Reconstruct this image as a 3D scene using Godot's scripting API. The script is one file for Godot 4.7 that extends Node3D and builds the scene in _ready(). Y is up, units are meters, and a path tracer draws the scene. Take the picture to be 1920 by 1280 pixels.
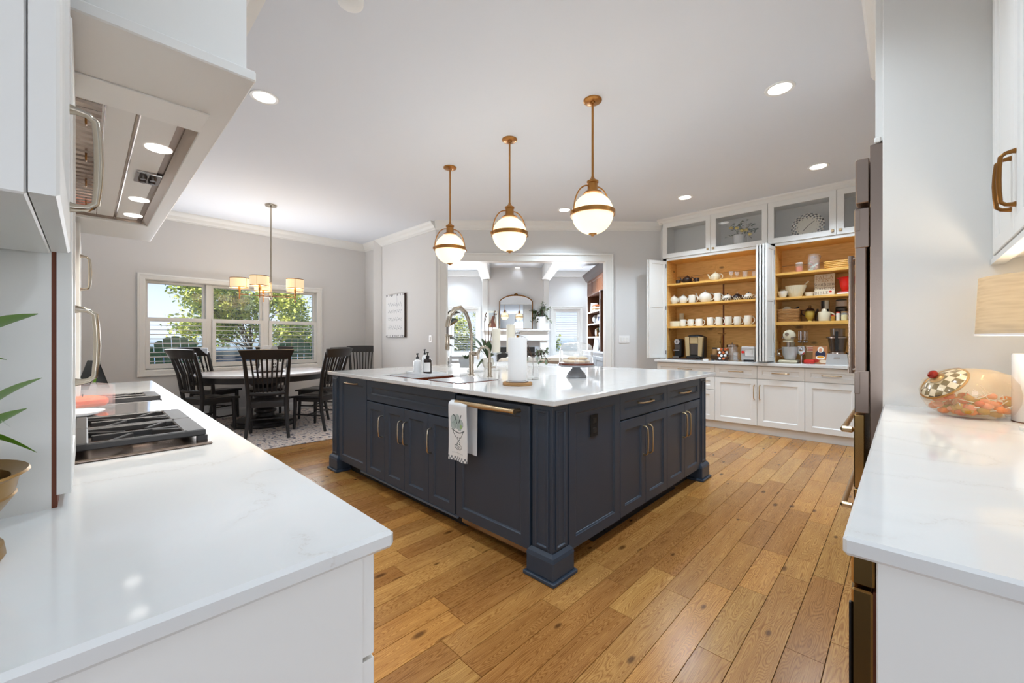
extends Node3D

# ---------- shape builder: every shape is added to one list of triangles, faces wound for Godot ----------
class MB:
	var v := PackedVector3Array()
	var n := PackedVector3Array()
	var uv := PackedVector2Array()
	var t := Transform3D()

	func at(pos: Vector3, rot := Vector3.ZERO) -> MB:
		t = Transform3D(Basis.from_euler(rot), pos)
		return self

	func tri(a: Vector3, b: Vector3, c: Vector3, na: Vector3, nb: Vector3, nc: Vector3, ua := Vector2.ZERO, ub := Vector2.ZERO, uc := Vector2.ZERO) -> void:
		var g := (b - a).cross(c - a)
		if g.length_squared() < 1e-16:
			return
		var flip := g.dot(na + nb + nc) > 0.0
		v.append(t * a); n.append((t.basis * na).normalized()); uv.append(ua)
		if flip:
			v.append(t * c); n.append((t.basis * nc).normalized()); uv.append(uc)
			v.append(t * b); n.append((t.basis * nb).normalized()); uv.append(ub)
		else:
			v.append(t * b); n.append((t.basis * nb).normalized()); uv.append(ub)
			v.append(t * c); n.append((t.basis * nc).normalized()); uv.append(uc)

	func flat(a: Vector3, b: Vector3, c: Vector3, away: Vector3) -> void:  # away: a point the face looks away from
		var g := (b - a).cross(c - a).normalized()
		if g.dot((a + b + c) / 3.0 - away) < 0.0:
			g = -g
		tri(a, b, c, g, g, g)

	func quad(a: Vector3, b: Vector3, c: Vector3, d: Vector3, away: Vector3) -> void:
		flat(a, b, c, away)
		flat(a, c, d, away)

	func quad_uv(a: Vector3, b: Vector3, c: Vector3, d: Vector3, nn: Vector3, r := Rect2(0, 0, 1, 1)) -> void:  # a bottom left, b bottom right, c top right, d top left
		var p := r.position
		var e := r.end
		tri(a, b, c, nn, nn, nn, Vector2(p.x, e.y), Vector2(e.x, e.y), Vector2(e.x, p.y))
		tri(a, c, d, nn, nn, nn, Vector2(p.x, e.y), Vector2(e.x, p.y), Vector2(p.x, p.y))

	func box(c: Vector3, s: Vector3, bev := 0.0) -> MB:
		var h := s * 0.5
		bev = minf(bev, minf(h.x, minf(h.y, h.z)) * 0.95)
		var i := h - Vector3.ONE * bev
		for k in 3:
			var a := (k + 1) % 3
			var b := (k + 2) % 3
			for sg in [-1.0, 1.0]:
				var q: Array[Vector3] = []
				for e in [[-1, -1], [1, -1], [1, 1], [-1, 1]]:
					var p := Vector3.ZERO
					p[k] = sg * h[k]; p[a] = e[0] * i[a]; p[b] = e[1] * i[b]
					q.append(p + c)
				quad(q[0], q[1], q[2], q[3], c)
			if bev > 0.0:
				for sa in [-1.0, 1.0]:
					for sb in [-1.0, 1.0]:
						var q2: Array[Vector3] = []
						for e in [[-1, 0], [1, 0], [1, 1], [-1, 1]]:
							var p := Vector3.ZERO
							p[k] = e[0] * i[k]
							p[a] = sa * (h[a] if e[1] == 0 else i[a])
							p[b] = sb * (i[b] if e[1] == 0 else h[b])
							q2.append(p + c)
						quad(q2[0], q2[1], q2[2], q2[3], c)
		if bev > 0.0:
			for sx in [-1.0, 1.0]:
				for sy in [-1.0, 1.0]:
					for sz in [-1.0, 1.0]:
						flat(c + Vector3(sx * h.x, sy * i.y, sz * i.z), c + Vector3(sx * i.x, sy * h.y, sz * i.z), c + Vector3(sx * i.x, sy * i.y, sz * h.z), c)
		return self

	func span(a: Vector3, b: Vector3, bev := 0.0) -> MB:  # a box from corner to corner
		return box((a + b) * 0.5, (b - a).abs(), bev)

	func lathe(pr: Array, seg := 24, from := 0.0, to := TAU) -> MB:  # profile of Vector2(radius, height): outside going up, inside going down
		var m := pr.size()
		var nr: Array[Vector2] = []
		for j in m - 1:
			var d: Vector2 = pr[j + 1] - pr[j]
			nr.append(Vector2(d.y, -d.x).normalized())
		for j in m - 1:
			var n0 := nr[j]
			var n1 := nr[j]
			if j > 0 and nr[j - 1].dot(n0) > 0.75: n0 = (nr[j - 1] + nr[j]).normalized()
			if j < m - 2 and nr[j + 1].dot(n1) > 0.75: n1 = (nr[j] + nr[j + 1]).normalized()
			for k in seg:
				var a0 := from + (to - from) * k / seg
				var a1 := from + (to - from) * (k + 1) / seg
				var c0 := Vector3(cos(a0), 0, sin(a0))
				var c1 := Vector3(cos(a1), 0, sin(a1))
				var p: Vector2 = pr[j]
				var q: Vector2 = pr[j + 1]
				var A := c0 * p.x + Vector3.UP * p.y
				var B := c1 * p.x + Vector3.UP * p.y
				var C := c1 * q.x + Vector3.UP * q.y
				var D := c0 * q.x + Vector3.UP * q.y
				var nA := c0 * n0.x + Vector3.UP * n0.y
				var nB := c1 * n0.x + Vector3.UP * n0.y
				var nC := c1 * n1.x + Vector3.UP * n1.y
				var nD := c0 * n1.x + Vector3.UP * n1.y
				var u0 := float(k) / seg
				var u1 := float(k + 1) / seg
				var v0 := 1.0 - float(j) / (m - 1)
				var v1 := 1.0 - float(j + 1) / (m - 1)
				tri(A, B, C, nA, nB, nC, Vector2(u0, v0), Vector2(u1, v0), Vector2(u1, v1))
				tri(A, C, D, nA, nC, nD, Vector2(u0, v0), Vector2(u1, v1), Vector2(u0, v1))
		return self

	func ball(c: Vector3, r: Vector3, seg := 12) -> MB:
		var pr: Array = []
		var rings := maxi(5, seg / 2)
		for j in rings + 1:
			var a := -PI / 2 + PI * j / rings
			pr.append(Vector2(cos(a), sin(a)))
		var keep := t
		t = t * Transform3D(Basis().scaled(r), c)
		lathe(pr, seg)
		t = keep
		return self

	func cyl(a: Vector3, b: Vector3, r: float, seg := 10, r2 := -1.0) -> MB:
		return tube([a, b], [r, r if r2 < 0.0 else r2], seg)

	func tube(path: Array, rad, seg := 8, closed := false) -> MB:
		var m := path.size()
		var up := Vector3.ZERO
		var rings: Array = []
		var frames: Array = []
		for j in m:
			var d: Vector3
			if closed:
				d = path[(j + 1) % m] - path[(j + m - 1) % m]
			else:
				d = path[mini(j + 1, m - 1)] - path[maxi(j - 1, 0)]
			d = d.normalized()
			if up == Vector3.ZERO:
				up = Vector3.UP if absf(d.y) < 0.9 else Vector3.RIGHT
			var sx := d.cross(up).normalized()
			up = sx.cross(d).normalized()
			frames.append([sx, up])
		for j in m:
			var r: float = rad[j] if rad is Array else rad
			var ring: Array = []
			for k in seg:
				var a := TAU * k / seg
				ring.append([path[j] + (frames[j][0] * cos(a) + frames[j][1] * sin(a)) * r, frames[j][0] * cos(a) + frames[j][1] * sin(a)])
			rings.append(ring)
		for j in (m if closed else m - 1):
			var R0: Array = rings[j]
			var R1: Array = rings[(j + 1) % m]
			for k in seg:
				var k2 := (k + 1) % seg
				tri(R0[k][0], R0[k2][0], R1[k2][0], R0[k][1], R0[k2][1], R1[k2][1])
				tri(R0[k][0], R1[k2][0], R1[k][0], R0[k][1], R1[k2][1], R1[k][1])
		if not closed:
			for e in [0, m - 1]:
				var d2: Vector3 = (path[0] - path[1]) if e == 0 else (path[m - 1] - path[m - 2])
				d2 = d2.normalized()
				for k in range(1, seg - 1):
					tri(rings[e][0][0], rings[e][k][0], rings[e][k + 1][0], d2, d2, d2)
		return self

	func prism(poly: Array, z0: float, z1: float) -> MB:  # a polygon in x, y pushed along z
		var p := PackedVector2Array(poly)
		if not Geometry2D.is_polygon_clockwise(p):
			p.reverse()
		var ix := Geometry2D.triangulate_polygon(p)
		for k in range(0, ix.size(), 3):
			for e in [[z0, Vector3.FORWARD], [z1, Vector3.BACK]]:
				var w: Array = []
				for q in 3:
					w.append(Vector3(p[ix[k + q]].x, p[ix[k + q]].y, e[0]))
				var s: Vector3 = e[1] * signf(z1 - z0)
				tri(w[0], w[1], w[2], s, s, s, p[ix[k]], p[ix[k + 1]], p[ix[k + 2]])
		var m := p.size()
		for k in m:
			var a := p[k]
			var b := p[(k + 1) % m]
			var d := (b - a).normalized()
			var s := Vector3(-d.y, d.x, 0)
			tri(Vector3(a.x, a.y, z0), Vector3(b.x, b.y, z0), Vector3(b.x, b.y, z1), s, s, s)
			tri(Vector3(a.x, a.y, z0), Vector3(b.x, b.y, z1), Vector3(a.x, a.y, z1), s, s, s)
		return self

	func loft(w: float, h: float, steps: Array, cap := true, c := Vector3.ZERO) -> MB:  # nested rectangles [inset, z] facing +z, centred on c
		for j in steps.size():
			var r := _rect(w, h, steps[j], c)
			if j < steps.size() - 1:
				var s := _rect(w, h, steps[j + 1], c)
				for k in 4:
					var k2 := (k + 1) % 4
					var g: Vector3 = (r[k2] - r[k]).cross(s[k] - r[k])
					if g.length_squared() < 1e-14:
						g = (r[k2] - r[k]).cross(s[k2] - r[k2])
					g = g.normalized()
					tri(r[k], r[k2], s[k2], g, g, g)
					tri(r[k], s[k2], s[k], g, g, g)
			elif cap:
				tri(r[0], r[1], r[2], Vector3.BACK, Vector3.BACK, Vector3.BACK, Vector2(0, 1), Vector2(1, 1), Vector2(1, 0))
				tri(r[0], r[2], r[3], Vector3.BACK, Vector3.BACK, Vector3.BACK, Vector2(0, 1), Vector2(1, 0), Vector2(0, 0))
		return self

	func _rect(w: float, h: float, s: Array, c: Vector3) -> Array:
		var a: float = w * 0.5 - s[0]
		var b: float = h * 0.5 - s[0]
		return [c + Vector3(-a, -b, s[1]), c + Vector3(a, -b, s[1]), c + Vector3(a, b, s[1]), c + Vector3(-a, b, s[1])]

	func patch(fn: Callable, nu: int, nv: int, thick := 0.0) -> MB:  # a smooth sheet p = fn(u, v); thick gives it a back
		var P: Array = []
		var N: Array = []
		for j in nv + 1:
			for i in nu + 1:
				P.append(fn.call(float(i) / nu, float(j) / nv))
		for j in nv + 1:
			for i in nu + 1:
				var du: Vector3 = P[j * (nu + 1) + mini(i + 1, nu)] - P[j * (nu + 1) + maxi(i - 1, 0)]
				var dv: Vector3 = P[mini(j + 1, nv) * (nu + 1) + i] - P[maxi(j - 1, 0) * (nu + 1) + i]
				var g := du.cross(dv)
				N.append(g.normalized() if g.length_squared() > 1e-16 else Vector3.UP)
		for side in ([1.0, -1.0] if thick > 0.0 else [1.0]):
			for j in nv:
				for i in nu:
					var q := [j * (nu + 1) + i, j * (nu + 1) + i + 1, (j + 1) * (nu + 1) + i + 1, (j + 1) * (nu + 1) + i]
					var w: Array = []
					var m: Array = []
					var x: Array = []
					for e in q:
						m.append(N[e] * side)
						w.append(P[e] - (N[e] * thick if side < 0.0 else Vector3.ZERO))
						x.append(Vector2(float(e % (nu + 1)) / nu, 1.0 - float(e / (nu + 1)) / nv))
					tri(w[0], w[1], w[2], m[0], m[1], m[2], x[0], x[1], x[2])
					tri(w[0], w[2], w[3], m[0], m[2], m[3], x[0], x[2], x[3])
		if thick > 0.0:
			var rim: Array = []
			for i in nu: rim.append([i, i + 1])
			for j in nv: rim.append([j * (nu + 1) + nu, (j + 1) * (nu + 1) + nu])
			for i in nu: rim.append([nv * (nu + 1) + nu - i, nv * (nu + 1) + nu - i - 1])
			for j in nv: rim.append([(nv - j) * (nu + 1), (nv - j - 1) * (nu + 1)])
			for e in rim:
				var a: Vector3 = P[e[0]]
				var b: Vector3 = P[e[1]]
				quad(a, b, b - N[e[1]] * thick, a - N[e[0]] * thick, fn.call(0.5, 0.5))
		return self

	func add(o: MB, x: Transform3D) -> MB:
		for k in o.v.size():
			v.append(x * o.v[k]); n.append((x.basis * o.n[k]).normalized()); uv.append(o.uv[k])
		return self

	func mesh() -> ArrayMesh:
		var a := []
		a.resize(Mesh.ARRAY_MAX)
		a[Mesh.ARRAY_VERTEX] = v
		a[Mesh.ARRAY_NORMAL] = n
		a[Mesh.ARRAY_TEX_UV] = uv
		var m := ArrayMesh.new()
		if v.size():
			m.add_surface_from_arrays(Mesh.PRIMITIVE_TRIANGLES, a)
		return m

var M := {}
var used := {}
var rng := RandomNumberGenerator.new()
const P90 := PI / 2
const CEIL := 3.05

func V(x: float, y: float, z: float) -> Vector3:
	return Vector3(x, y, z)

func mb() -> MB:
	return MB.new()

func numbered(nm: String) -> String:
	var k: int = used.get(nm, 0)
	used[nm] = k + 1
	return nm if k == 0 else "%s_%03d" % [nm, k]

func meta(o: Node, label: String, cat := "", grp := "") -> void:
	if label: o.set_meta("label", label)
	if cat: o.set_meta("category", cat)
	if grp: o.set_meta("group", grp)

func thing(nm: String, label: String, cat: String, pos := Vector3.ZERO, turn := 0.0, grp := "") -> Node3D:
	var o := Node3D.new()
	o.name = numbered(nm)
	add_child(o)
	o.position = pos
	o.rotation.y = turn
	meta(o, label, cat, grp)
	return o

func part(nm: String, shape, m: Material, parent: Node, pos := Vector3.ZERO, rot := Vector3.ZERO, label := "") -> MeshInstance3D:
	var o := MeshInstance3D.new()
	o.mesh = shape.mesh() if shape is MB else shape
	o.name = nm
	o.material_override = m
	o.position = pos
	o.rotation = rot
	if label: o.set_meta("label", label)
	parent.add_child(o, true)
	return o

func single(nm: String, shape, m: Material, label: String, cat: String, pos := Vector3.ZERO, turn := 0.0, grp := "") -> MeshInstance3D:
	var o := part(numbered(nm), shape, m, self, pos, Vector3(0, turn, 0))
	meta(o, label, cat, grp)
	return o

func struct(nm: String, shape, m: Material, pos := Vector3.ZERO, turn := 0.0) -> MeshInstance3D:
	var o := part(nm, shape, m, self, pos, Vector3(0, turn, 0))
	o.set_meta("kind", "structure")
	return o

func copy(o: Node3D, pos: Vector3, turn: float, label: String, grp := "") -> Node3D:
	var base := String(o.name).rstrip("0123456789").rstrip("_")
	var c: Node3D = o.duplicate()
	c.name = numbered(base)
	add_child(c)
	c.position = pos
	c.rotation.y = turn
	meta(c, label, "", grp)
	return c

# ---------- materials ----------
func mat(nm: String, c: Color, rough := 0.5, metal := 0.0, spec := 0.5) -> StandardMaterial3D:
	var m := StandardMaterial3D.new()
	m.resource_name = nm
	m.albedo_color = c
	m.roughness = rough
	m.metallic = metal
	m.metallic_specular = spec
	M[nm] = m
	return m

func glow(nm: String, c: Color, e: float) -> StandardMaterial3D:
	var m := mat(nm, c, 0.6)
	m.emission_enabled = true
	m.emission = c
	m.emission_energy_multiplier = e
	return m

func glass(nm: String, c: Color, a := 0.08, rough := 0.02) -> StandardMaterial3D:
	var m := mat(nm, Color(c.r, c.g, c.b, a), rough)
	m.transparency = BaseMaterial3D.TRANSPARENCY_ALPHA
	return m

func tri_tex(m: StandardMaterial3D, tex: Texture2D, scale: Vector3, world := true) -> void:
	m.albedo_texture = tex
	m.uv1_triplanar = true
	m.uv1_world_triplanar = world
	m.uv1_triplanar_sharpness = 6.0
	m.uv1_scale = scale

func noise(freq: float, sd: int, type := FastNoiseLite.TYPE_SIMPLEX_SMOOTH, oct := 4) -> FastNoiseLite:
	var f := FastNoiseLite.new()
	f.seed = sd
	f.frequency = freq
	f.noise_type = type
	f.fractal_octaves = oct
	return f

func noise_tex(f: FastNoiseLite, ramp: Array, w := 512, h := 512) -> NoiseTexture2D:
	var g := Gradient.new()
	g.offsets = PackedFloat32Array()
	var offs: Array = []
	var cols: Array = []
	for r in ramp:
		offs.append(r[0]); cols.append(r[1])
	g.offsets = PackedFloat32Array(offs)
	g.colors = PackedColorArray(cols)
	var t := NoiseTexture2D.new()
	t.width = w
	t.height = h
	t.seamless = true
	t.noise = f
	t.color_ramp = g
	return t

func wood_image(w: int, h: int, sd: int, lo: Color, hi: Color, rings: float, knots := 0) -> Image:
	var big := noise(0.004, sd, FastNoiseLite.TYPE_SIMPLEX_SMOOTH, 2)
	var fine := noise(0.05, sd + 1, FastNoiseLite.TYPE_SIMPLEX_SMOOTH, 3)
	var im := Image.create(w, h, false, Image.FORMAT_RGB8)
	var kn: Array = []
	rng.seed = sd
	for k in knots:
		kn.append([Vector2(rng.randf() * w, rng.randf() * h), rng.randf_range(7, 16)])
	for y in h:
		var near: Array = kn.filter(func(e): return absf(e[0].y - y) < e[1] * 5.0)
		for x in w:
			var wx := x * 0.30
			var warp := 0.0
			var dark := 0.0
			for k in near:
				var d: float = Vector2((x - k[0].x) * 0.55, y - k[0].y).length() / k[1]
				if d < 5.0:
					warp += exp(-d * d * 0.25) * 3.0
					dark = maxf(dark, 1.0 - d * 0.75)
			var b := big.get_noise_2d(wx * 1.6, y * 3.0)
			var g := b * rings + warp
			var s := absf(fposmod(g, 1.0) - 0.5) * 2.0
			s = pow(s, 1.7)
			var p := fine.get_noise_2d(x * 0.10, y * 6.0) * 0.5 + 0.5
			var q := clampf(0.16 + 0.50 * s * (0.45 + 0.55 * p) + 0.42 * p - 0.10 * b, 0.0, 1.0)
			var c := hi.lerp(lo, q)
			if dark > 0.0: c = c.lerp(lo * 0.6, clampf(dark * 1.1, 0.0, 0.7))
			im.set_pixel(x, y, c)
	return im

func _ready() -> void:
	set_stage()
	make_materials()
	shell()
	floor_planks()
	windows()
	outside()
	left_run()
	island()
	island_items()
	right_run()
	hutch()
	hutch_items()

	ceiling_things()
	dining()
	living()

func set_stage() -> void:
	var cam := Camera3D.new()
	cam.name = "camera"
	cam.projection = Camera3D.PROJECTION_FRUSTUM
	cam.near = 0.05
	cam.far = 400.0
	cam.size = 2.0 * 0.05 * 640.0 / 766.0
	cam.frustum_offset = Vector2(0, -4.0 / 766.0 * 0.05)
	cam.position = Vector3(0, 1.2145, 0)
	cam.rotation = Vector3(0, -atan2(0.72179, 0.69211), 0)
	add_child(cam)
	cam.current = true
	var e := Environment.new()
	e.background_mode = Environment.BG_SKY
	var sky := Sky.new()
	var ps := ProceduralSkyMaterial.new()
	ps.sky_top_color = Color(0.36, 0.60, 0.95)
	ps.sky_horizon_color = Color(0.90, 0.95, 1.0)
	ps.sky_curve = 0.22
	ps.ground_horizon_color = Color(0.72, 0.82, 0.92)
	ps.ground_bottom_color = Color(0.40, 0.46, 0.42)
	sky.sky_material = ps
	e.sky = sky
	e.background_energy_multiplier = 1.45
	e.tonemap_mode = Environment.TONE_MAPPER_LINEAR
	e.tonemap_exposure = 1.0
	e.sdfgi_enabled = true
	e.ssao_enabled = true
	e.ssil_enabled = true
	var we := WorldEnvironment.new()
	we.name = "surroundings"
	we.environment = e
	add_child(we)
	var sun := DirectionalLight3D.new()   # high over the left gable, so it reaches the garden and not the kitchen
	sun.name = "sun"
	sun.light_energy = 2.4
	sun.light_color = Color(1.0, 0.96, 0.88)
	sun.shadow_enabled = true
	sun.rotation = Vector3(deg_to_rad(-50), deg_to_rad(-70), 0)
	add_child(sun)
	# added fill from behind the camera, tilted up to brighten the ceiling
	daylight_or_fill(Vector3(-2.8, 1.48, 6.3), Vector2(5.8, 2.3), 0.0, BACK_FILL, 0.55)
	daylight_or_fill(Vector3(-6.75, 1.48, 3.0), Vector2(5.8, 2.3), -P90, BACK_FILL, 0.55)
	# daylight through the dining window and the living room windows
	daylight_or_fill(Vector3(1.72, 1.42, -7.33), Vector2(2.2, 1.1), PI, 5.0, 0.4)

const BACK_FILL := 17.0  # strength of the added fill behind the camera

func daylight_or_fill(pos: Vector3, size: Vector2, turn: float, energy: float, tilt := 0.0) -> void:  # serves the seen windows and the added fill behind the camera
	var a := AreaLight3D.new()
	a.name = "daylight_or_fill"
	a.area_size = size
	a.light_energy = energy
	a.light_color = Color(0.96, 0.975, 1.0)
	a.position = pos
	a.rotation = Vector3(tilt, turn, 0)
	a.shadow_enabled = true
	a.area_range = 30.0
	add_child(a, true)

func make_materials() -> void:
	mat("wall_paint", Color(0.845, 0.843, 0.84), 0.75)
	mat("ceiling_paint", Color(0.87, 0.885, 0.91), 0.85)
	mat("trim_white", Color(0.90, 0.90, 0.89), 0.42)
	mat("cabinet_white", Color(0.90, 0.895, 0.88), 0.38)
	mat("navy", Color(0.19, 0.236, 0.295), 0.42)
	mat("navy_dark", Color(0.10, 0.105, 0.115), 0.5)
	mat("champagne", Color(0.80, 0.70, 0.55), 0.28, 1.0)
	mat("brass", Color(0.70, 0.50, 0.28), 0.30, 1.0)
	mat("bronze", Color(0.55, 0.38, 0.20), 0.3, 1.0)
	mat("appliance", Color(0.74, 0.73, 0.72), 0.4, 0.5)
	mat("steel", Color(0.63, 0.565, 0.52), 0.24, 1.0)
	mat("steel_dark", Color(0.42, 0.40, 0.39), 0.30, 1.0)
	mat("chrome", Color(0.85, 0.85, 0.86), 0.08, 1.0)
	mat("nickel", Color(0.74, 0.70, 0.64), 0.18, 1.0)
	mat("black", Color(0.05, 0.05, 0.055), 0.35)
	mat("black_iron", Color(0.24, 0.235, 0.235), 0.45, 0.3)
	mat("rubber_black", Color(0.03, 0.03, 0.03), 0.7)
	mat("porcelain", Color(0.90, 0.885, 0.84), 0.15)
	mat("white_gloss", Color(0.93, 0.93, 0.93), 0.12)
	mat("paper", Color(0.93, 0.92, 0.91), 0.9)
	mat("seam_brown", Color(0.42, 0.20, 0.09), 0.6)
	mat("dark_wood", Color(0.20, 0.105, 0.065), 0.4)
	mat("chair_black", Color(0.13, 0.125, 0.13), 0.30)
	mat("leaf_green", Color(0.34, 0.50, 0.10), 0.45)
	mat("leaf_dark", Color(0.20, 0.29, 0.14), 0.4)
	mat("leaf_grey", Color(0.42, 0.47, 0.36), 0.6)
	mat("stem", Color(0.33, 0.22, 0.14), 0.6)
	mat("red", Color(0.80, 0.10, 0.05), 0.2)
	mat("orange", Color(0.95, 0.36, 0.01), 0.5)
	mat("kraft", Color(0.62, 0.46, 0.28), 0.8)
	for k in ["leaf_green", "leaf_dark", "leaf_grey"]:
		M[k].backlight = M[k].albedo_color * 0.5
		M[k].backlight_enabled = true
	glass("glass", Color(0.96, 0.97, 0.97), 0.10)
	glass("pane", Color(0.95, 0.97, 0.98), 0.05, 0.0)
	glass("smoky", Color(0.25, 0.20, 0.17), 0.45)
	glow("can_glow", Color(1.0, 0.99, 0.97), 3.0)
	glow("globe_glow", Color(1.0, 0.93, 0.76), 1.15)
	# quartz: white with thin grey veins in two scales
	var f := noise(0.0032, 5, FastNoiseLite.TYPE_SIMPLEX_SMOOTH, 1)
	f.fractal_type = FastNoiseLite.FRACTAL_RIDGED
	f.domain_warp_enabled = true
	f.domain_warp_amplitude = 90.0
	f.domain_warp_frequency = 0.004
	f.domain_warp_fractal_octaves = 4
	var wq := Color(0.868, 0.866, 0.858)
	var q := mat("quartz", Color.WHITE, 0.07)
	tri_tex(q, noise_tex(f, [[0.0, wq * 0.985], [0.80, wq], [0.978, wq * 0.985], [0.993, Color(0.84, 0.83, 0.815)], [1.0, Color(0.78, 0.765, 0.74)]], 1024, 1024), Vector3(0.62, 0.62, 0.62))
	# wood
	var wi := wood_image(1024, 1024, 11, Color(0.50, 0.315, 0.135), Color(0.89, 0.70, 0.42), 9.0, 6)
	wi.generate_mipmaps()
	var wt := ImageTexture.create_from_image(wi)
	for k in 7:
		var tints := [Color(0.96, 0.95, 0.94), Color(0.91, 0.88, 0.85), Color(1.0, 1.0, 0.99), Color(0.85, 0.80, 0.76), Color(0.93, 0.93, 0.90), Color(1.0, 0.96, 0.90), Color(0.88, 0.83, 0.80)]
		var m := mat("oak_%d" % k, tints[k], 0.26)
		m.albedo_texture = wt
		m.heightmap_enabled = false
	var hi := wood_image(512, 512, 31, Color(0.84, 0.62, 0.31), Color(0.97, 0.79, 0.49), 4.0, 2)
	hi.generate_mipmaps()
	var ht := ImageTexture.create_from_image(hi)
	var hw := mat("honey", Color.WHITE, 0.45)
	tri_tex(hw, ht, Vector3(0.9, 0.9, 0.9), false)
	var bw := mat("walnut", Color(0.37, 0.27, 0.24), 0.45)
	tri_tex(bw, ht, Vector3(0.8, 0.8, 0.8), false)
	var tw := mat("table_top", Color(0.72, 0.70, 0.70), 0.16)
	M["table_top"] = tw

func shell() -> void:
	var w := mb()
	# window wall with the opening of the dining window
	w.span(V(-0.6, -0.1, -7.82), V(0.56, CEIL, -7.62))
	w.span(V(2.89, -0.1, -7.82), V(4.0, CEIL, -7.62))
	w.span(V(0.56, -0.1, -7.82), V(2.89, 0.78, -7.62))
	w.span(V(0.56, 2.05, -7.82), V(2.89, CEIL, -7.62))
	struct("wall_dining", w, M.wall_paint)
	struct("wall_north", mb().span(V(3.79, -0.1, -7.62), V(3.94, CEIL, -5.29)), M.wall_paint)
	struct("wall_west", mb().span(V(-0.55, -0.1, -7.62), V(-0.35, CEIL, -0.62)), M.wall_paint)
	# the diagonal wall, local x along it, opening to the living room
	var d := mb()
	var L := 3.66
	d.span(V(0, -0.1, 0), V(0.165, CEIL, -0.14))
	d.span(V(2.675, -0.1, 0), V(L, CEIL, -0.14))
	d.span(V(0.165, 2.45, 0), V(2.675, CEIL, -0.14))
	struct("wall_diagonal", d, M.wall_paint, V(3.79, 0, -5.29), -PI / 4)
	# casing of the opening
	var c := mb()
	for s in [[0.045, 0.17], [2.67, 2.795]]:
		c.span(V(s[0], 0, 0), V(s[1], 2.445, 0.018), 0.004)
		var a: float = s[0] if s[0] < 1 else s[1] - 0.03
		c.span(V(a, 0, 0.018), V(a + 0.03, 2.56, 0.032), 0.005)
	c.span(V(0.045, 2.44, 0), V(2.795, 2.56, 0.018), 0.004)
	c.span(V(0.045, 2.535, 0.018), V(2.795, 2.565, 0.034), 0.005)
	c.span(V(0.155, 0, -0.14), V(0.17, 2.445, 0.012)); c.span(V(2.67, 0, -0.14), V(2.685, 2.445, 0.012)); c.span(V(0.155, 2.44, -0.14), V(2.685, 2.455, 0.012))
	struct("trim_1", c, M.trim_white, V(3.79, 0, -5.29), -PI / 4)
	struct("wall_hutch", mb().span(V(6.56, -0.1, -2.70), V(6.7, CEIL, 0.75)), M.wall_paint)
	struct("wall_corner", mb().span(V(6.30, -0.1, -2.83), V(6.7, CEIL, -2.70)), M.wall_paint)
	struct("wall_south", mb().span(V(0.80, -0.1, 0.60), V(6.7, CEIL, 0.75)), M.wall_paint)
	# unseen room behind the camera, invented with two wide openings for the fill
	var b := mb()
	b.span(V(-7.6, -0.1, 7.0), V(-5.8, CEIL, 7.15)); b.span(V(0.2, -0.1, 7.0), V(1.0, CEIL, 7.15)); b.span(V(-5.8, 2.75, 7.0), V(0.2, CEIL, 7.15)); b.span(V(-5.8, -0.1, 7.0), V(0.2, 0.2, 7.15))
	struct("wall_unseen_back", b, M.wall_paint)  # unseen wall, its opening made for the added fill
	var b2 := mb()
	b2.span(V(-7.6, -0.1, -0.75), V(-7.45, CEIL, 0.0)); b2.span(V(-7.6, -0.1, 6.0), V(-7.45, CEIL, 7.15)); b2.span(V(-7.6, 2.75, 0.0), V(-7.45, CEIL, 6.0)); b2.span(V(-7.6, -0.1, 0.0), V(-7.45, 0.2, 6.0))
	struct("wall_unseen_side", b2, M.wall_paint)  # unseen side wall, opened for the added fill
	struct("wall_hall", mb().span(V(-7.6, -0.1, -0.75), V(-0.35, CEIL, -0.62)), M.wall_paint)
	struct("wall_return", mb().span(V(0.80, -0.1, 0.75), V(1.0, CEIL, 7.0)), M.wall_paint)
	struct("ceiling", mb().span(V(-7.6, CEIL, -12.5), V(12.5, CEIL + 0.2, 7.15)), M.ceiling_paint)
	# crown moulding
	var prof := [Vector2(0, 0), Vector2(0, -0.125), Vector2(0.012, -0.125), Vector2(0.016, -0.108), Vector2(0.034, -0.094), Vector2(0.055, -0.06), Vector2(0.085, -0.034), Vector2(0.098, -0.018), Vector2(0.104, 0)]
	struct("trim_2", mb().prism(prof, 0, -4.2), M.trim_white, V(-0.4, CEIL, -7.62), -P90)   # window wall
	struct("trim_3", mb().prism(prof, 0.0, -2.36), M.trim_white, V(3.79, CEIL, -7.64), PI)
	struct("trim_4", mb().prism(prof, 0, -3.55), M.trim_white, V(3.79, CEIL, -5.29), -P90 - PI / 4)
	var base := [Vector2(0, 0), Vector2(0.016, 0), Vector2(0.016, 0.10), Vector2(0.010, 0.125), Vector2(0, 0.13)]
	struct("baseboard_dining", mb().prism(base, 0, -4.1), M.trim_white, V(-0.35, 0, -7.62), -P90)
	struct("baseboard_north", mb().prism(base, 0.0, -2.33), M.trim_white, V(3.79, 0, -7.62), PI)

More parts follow.
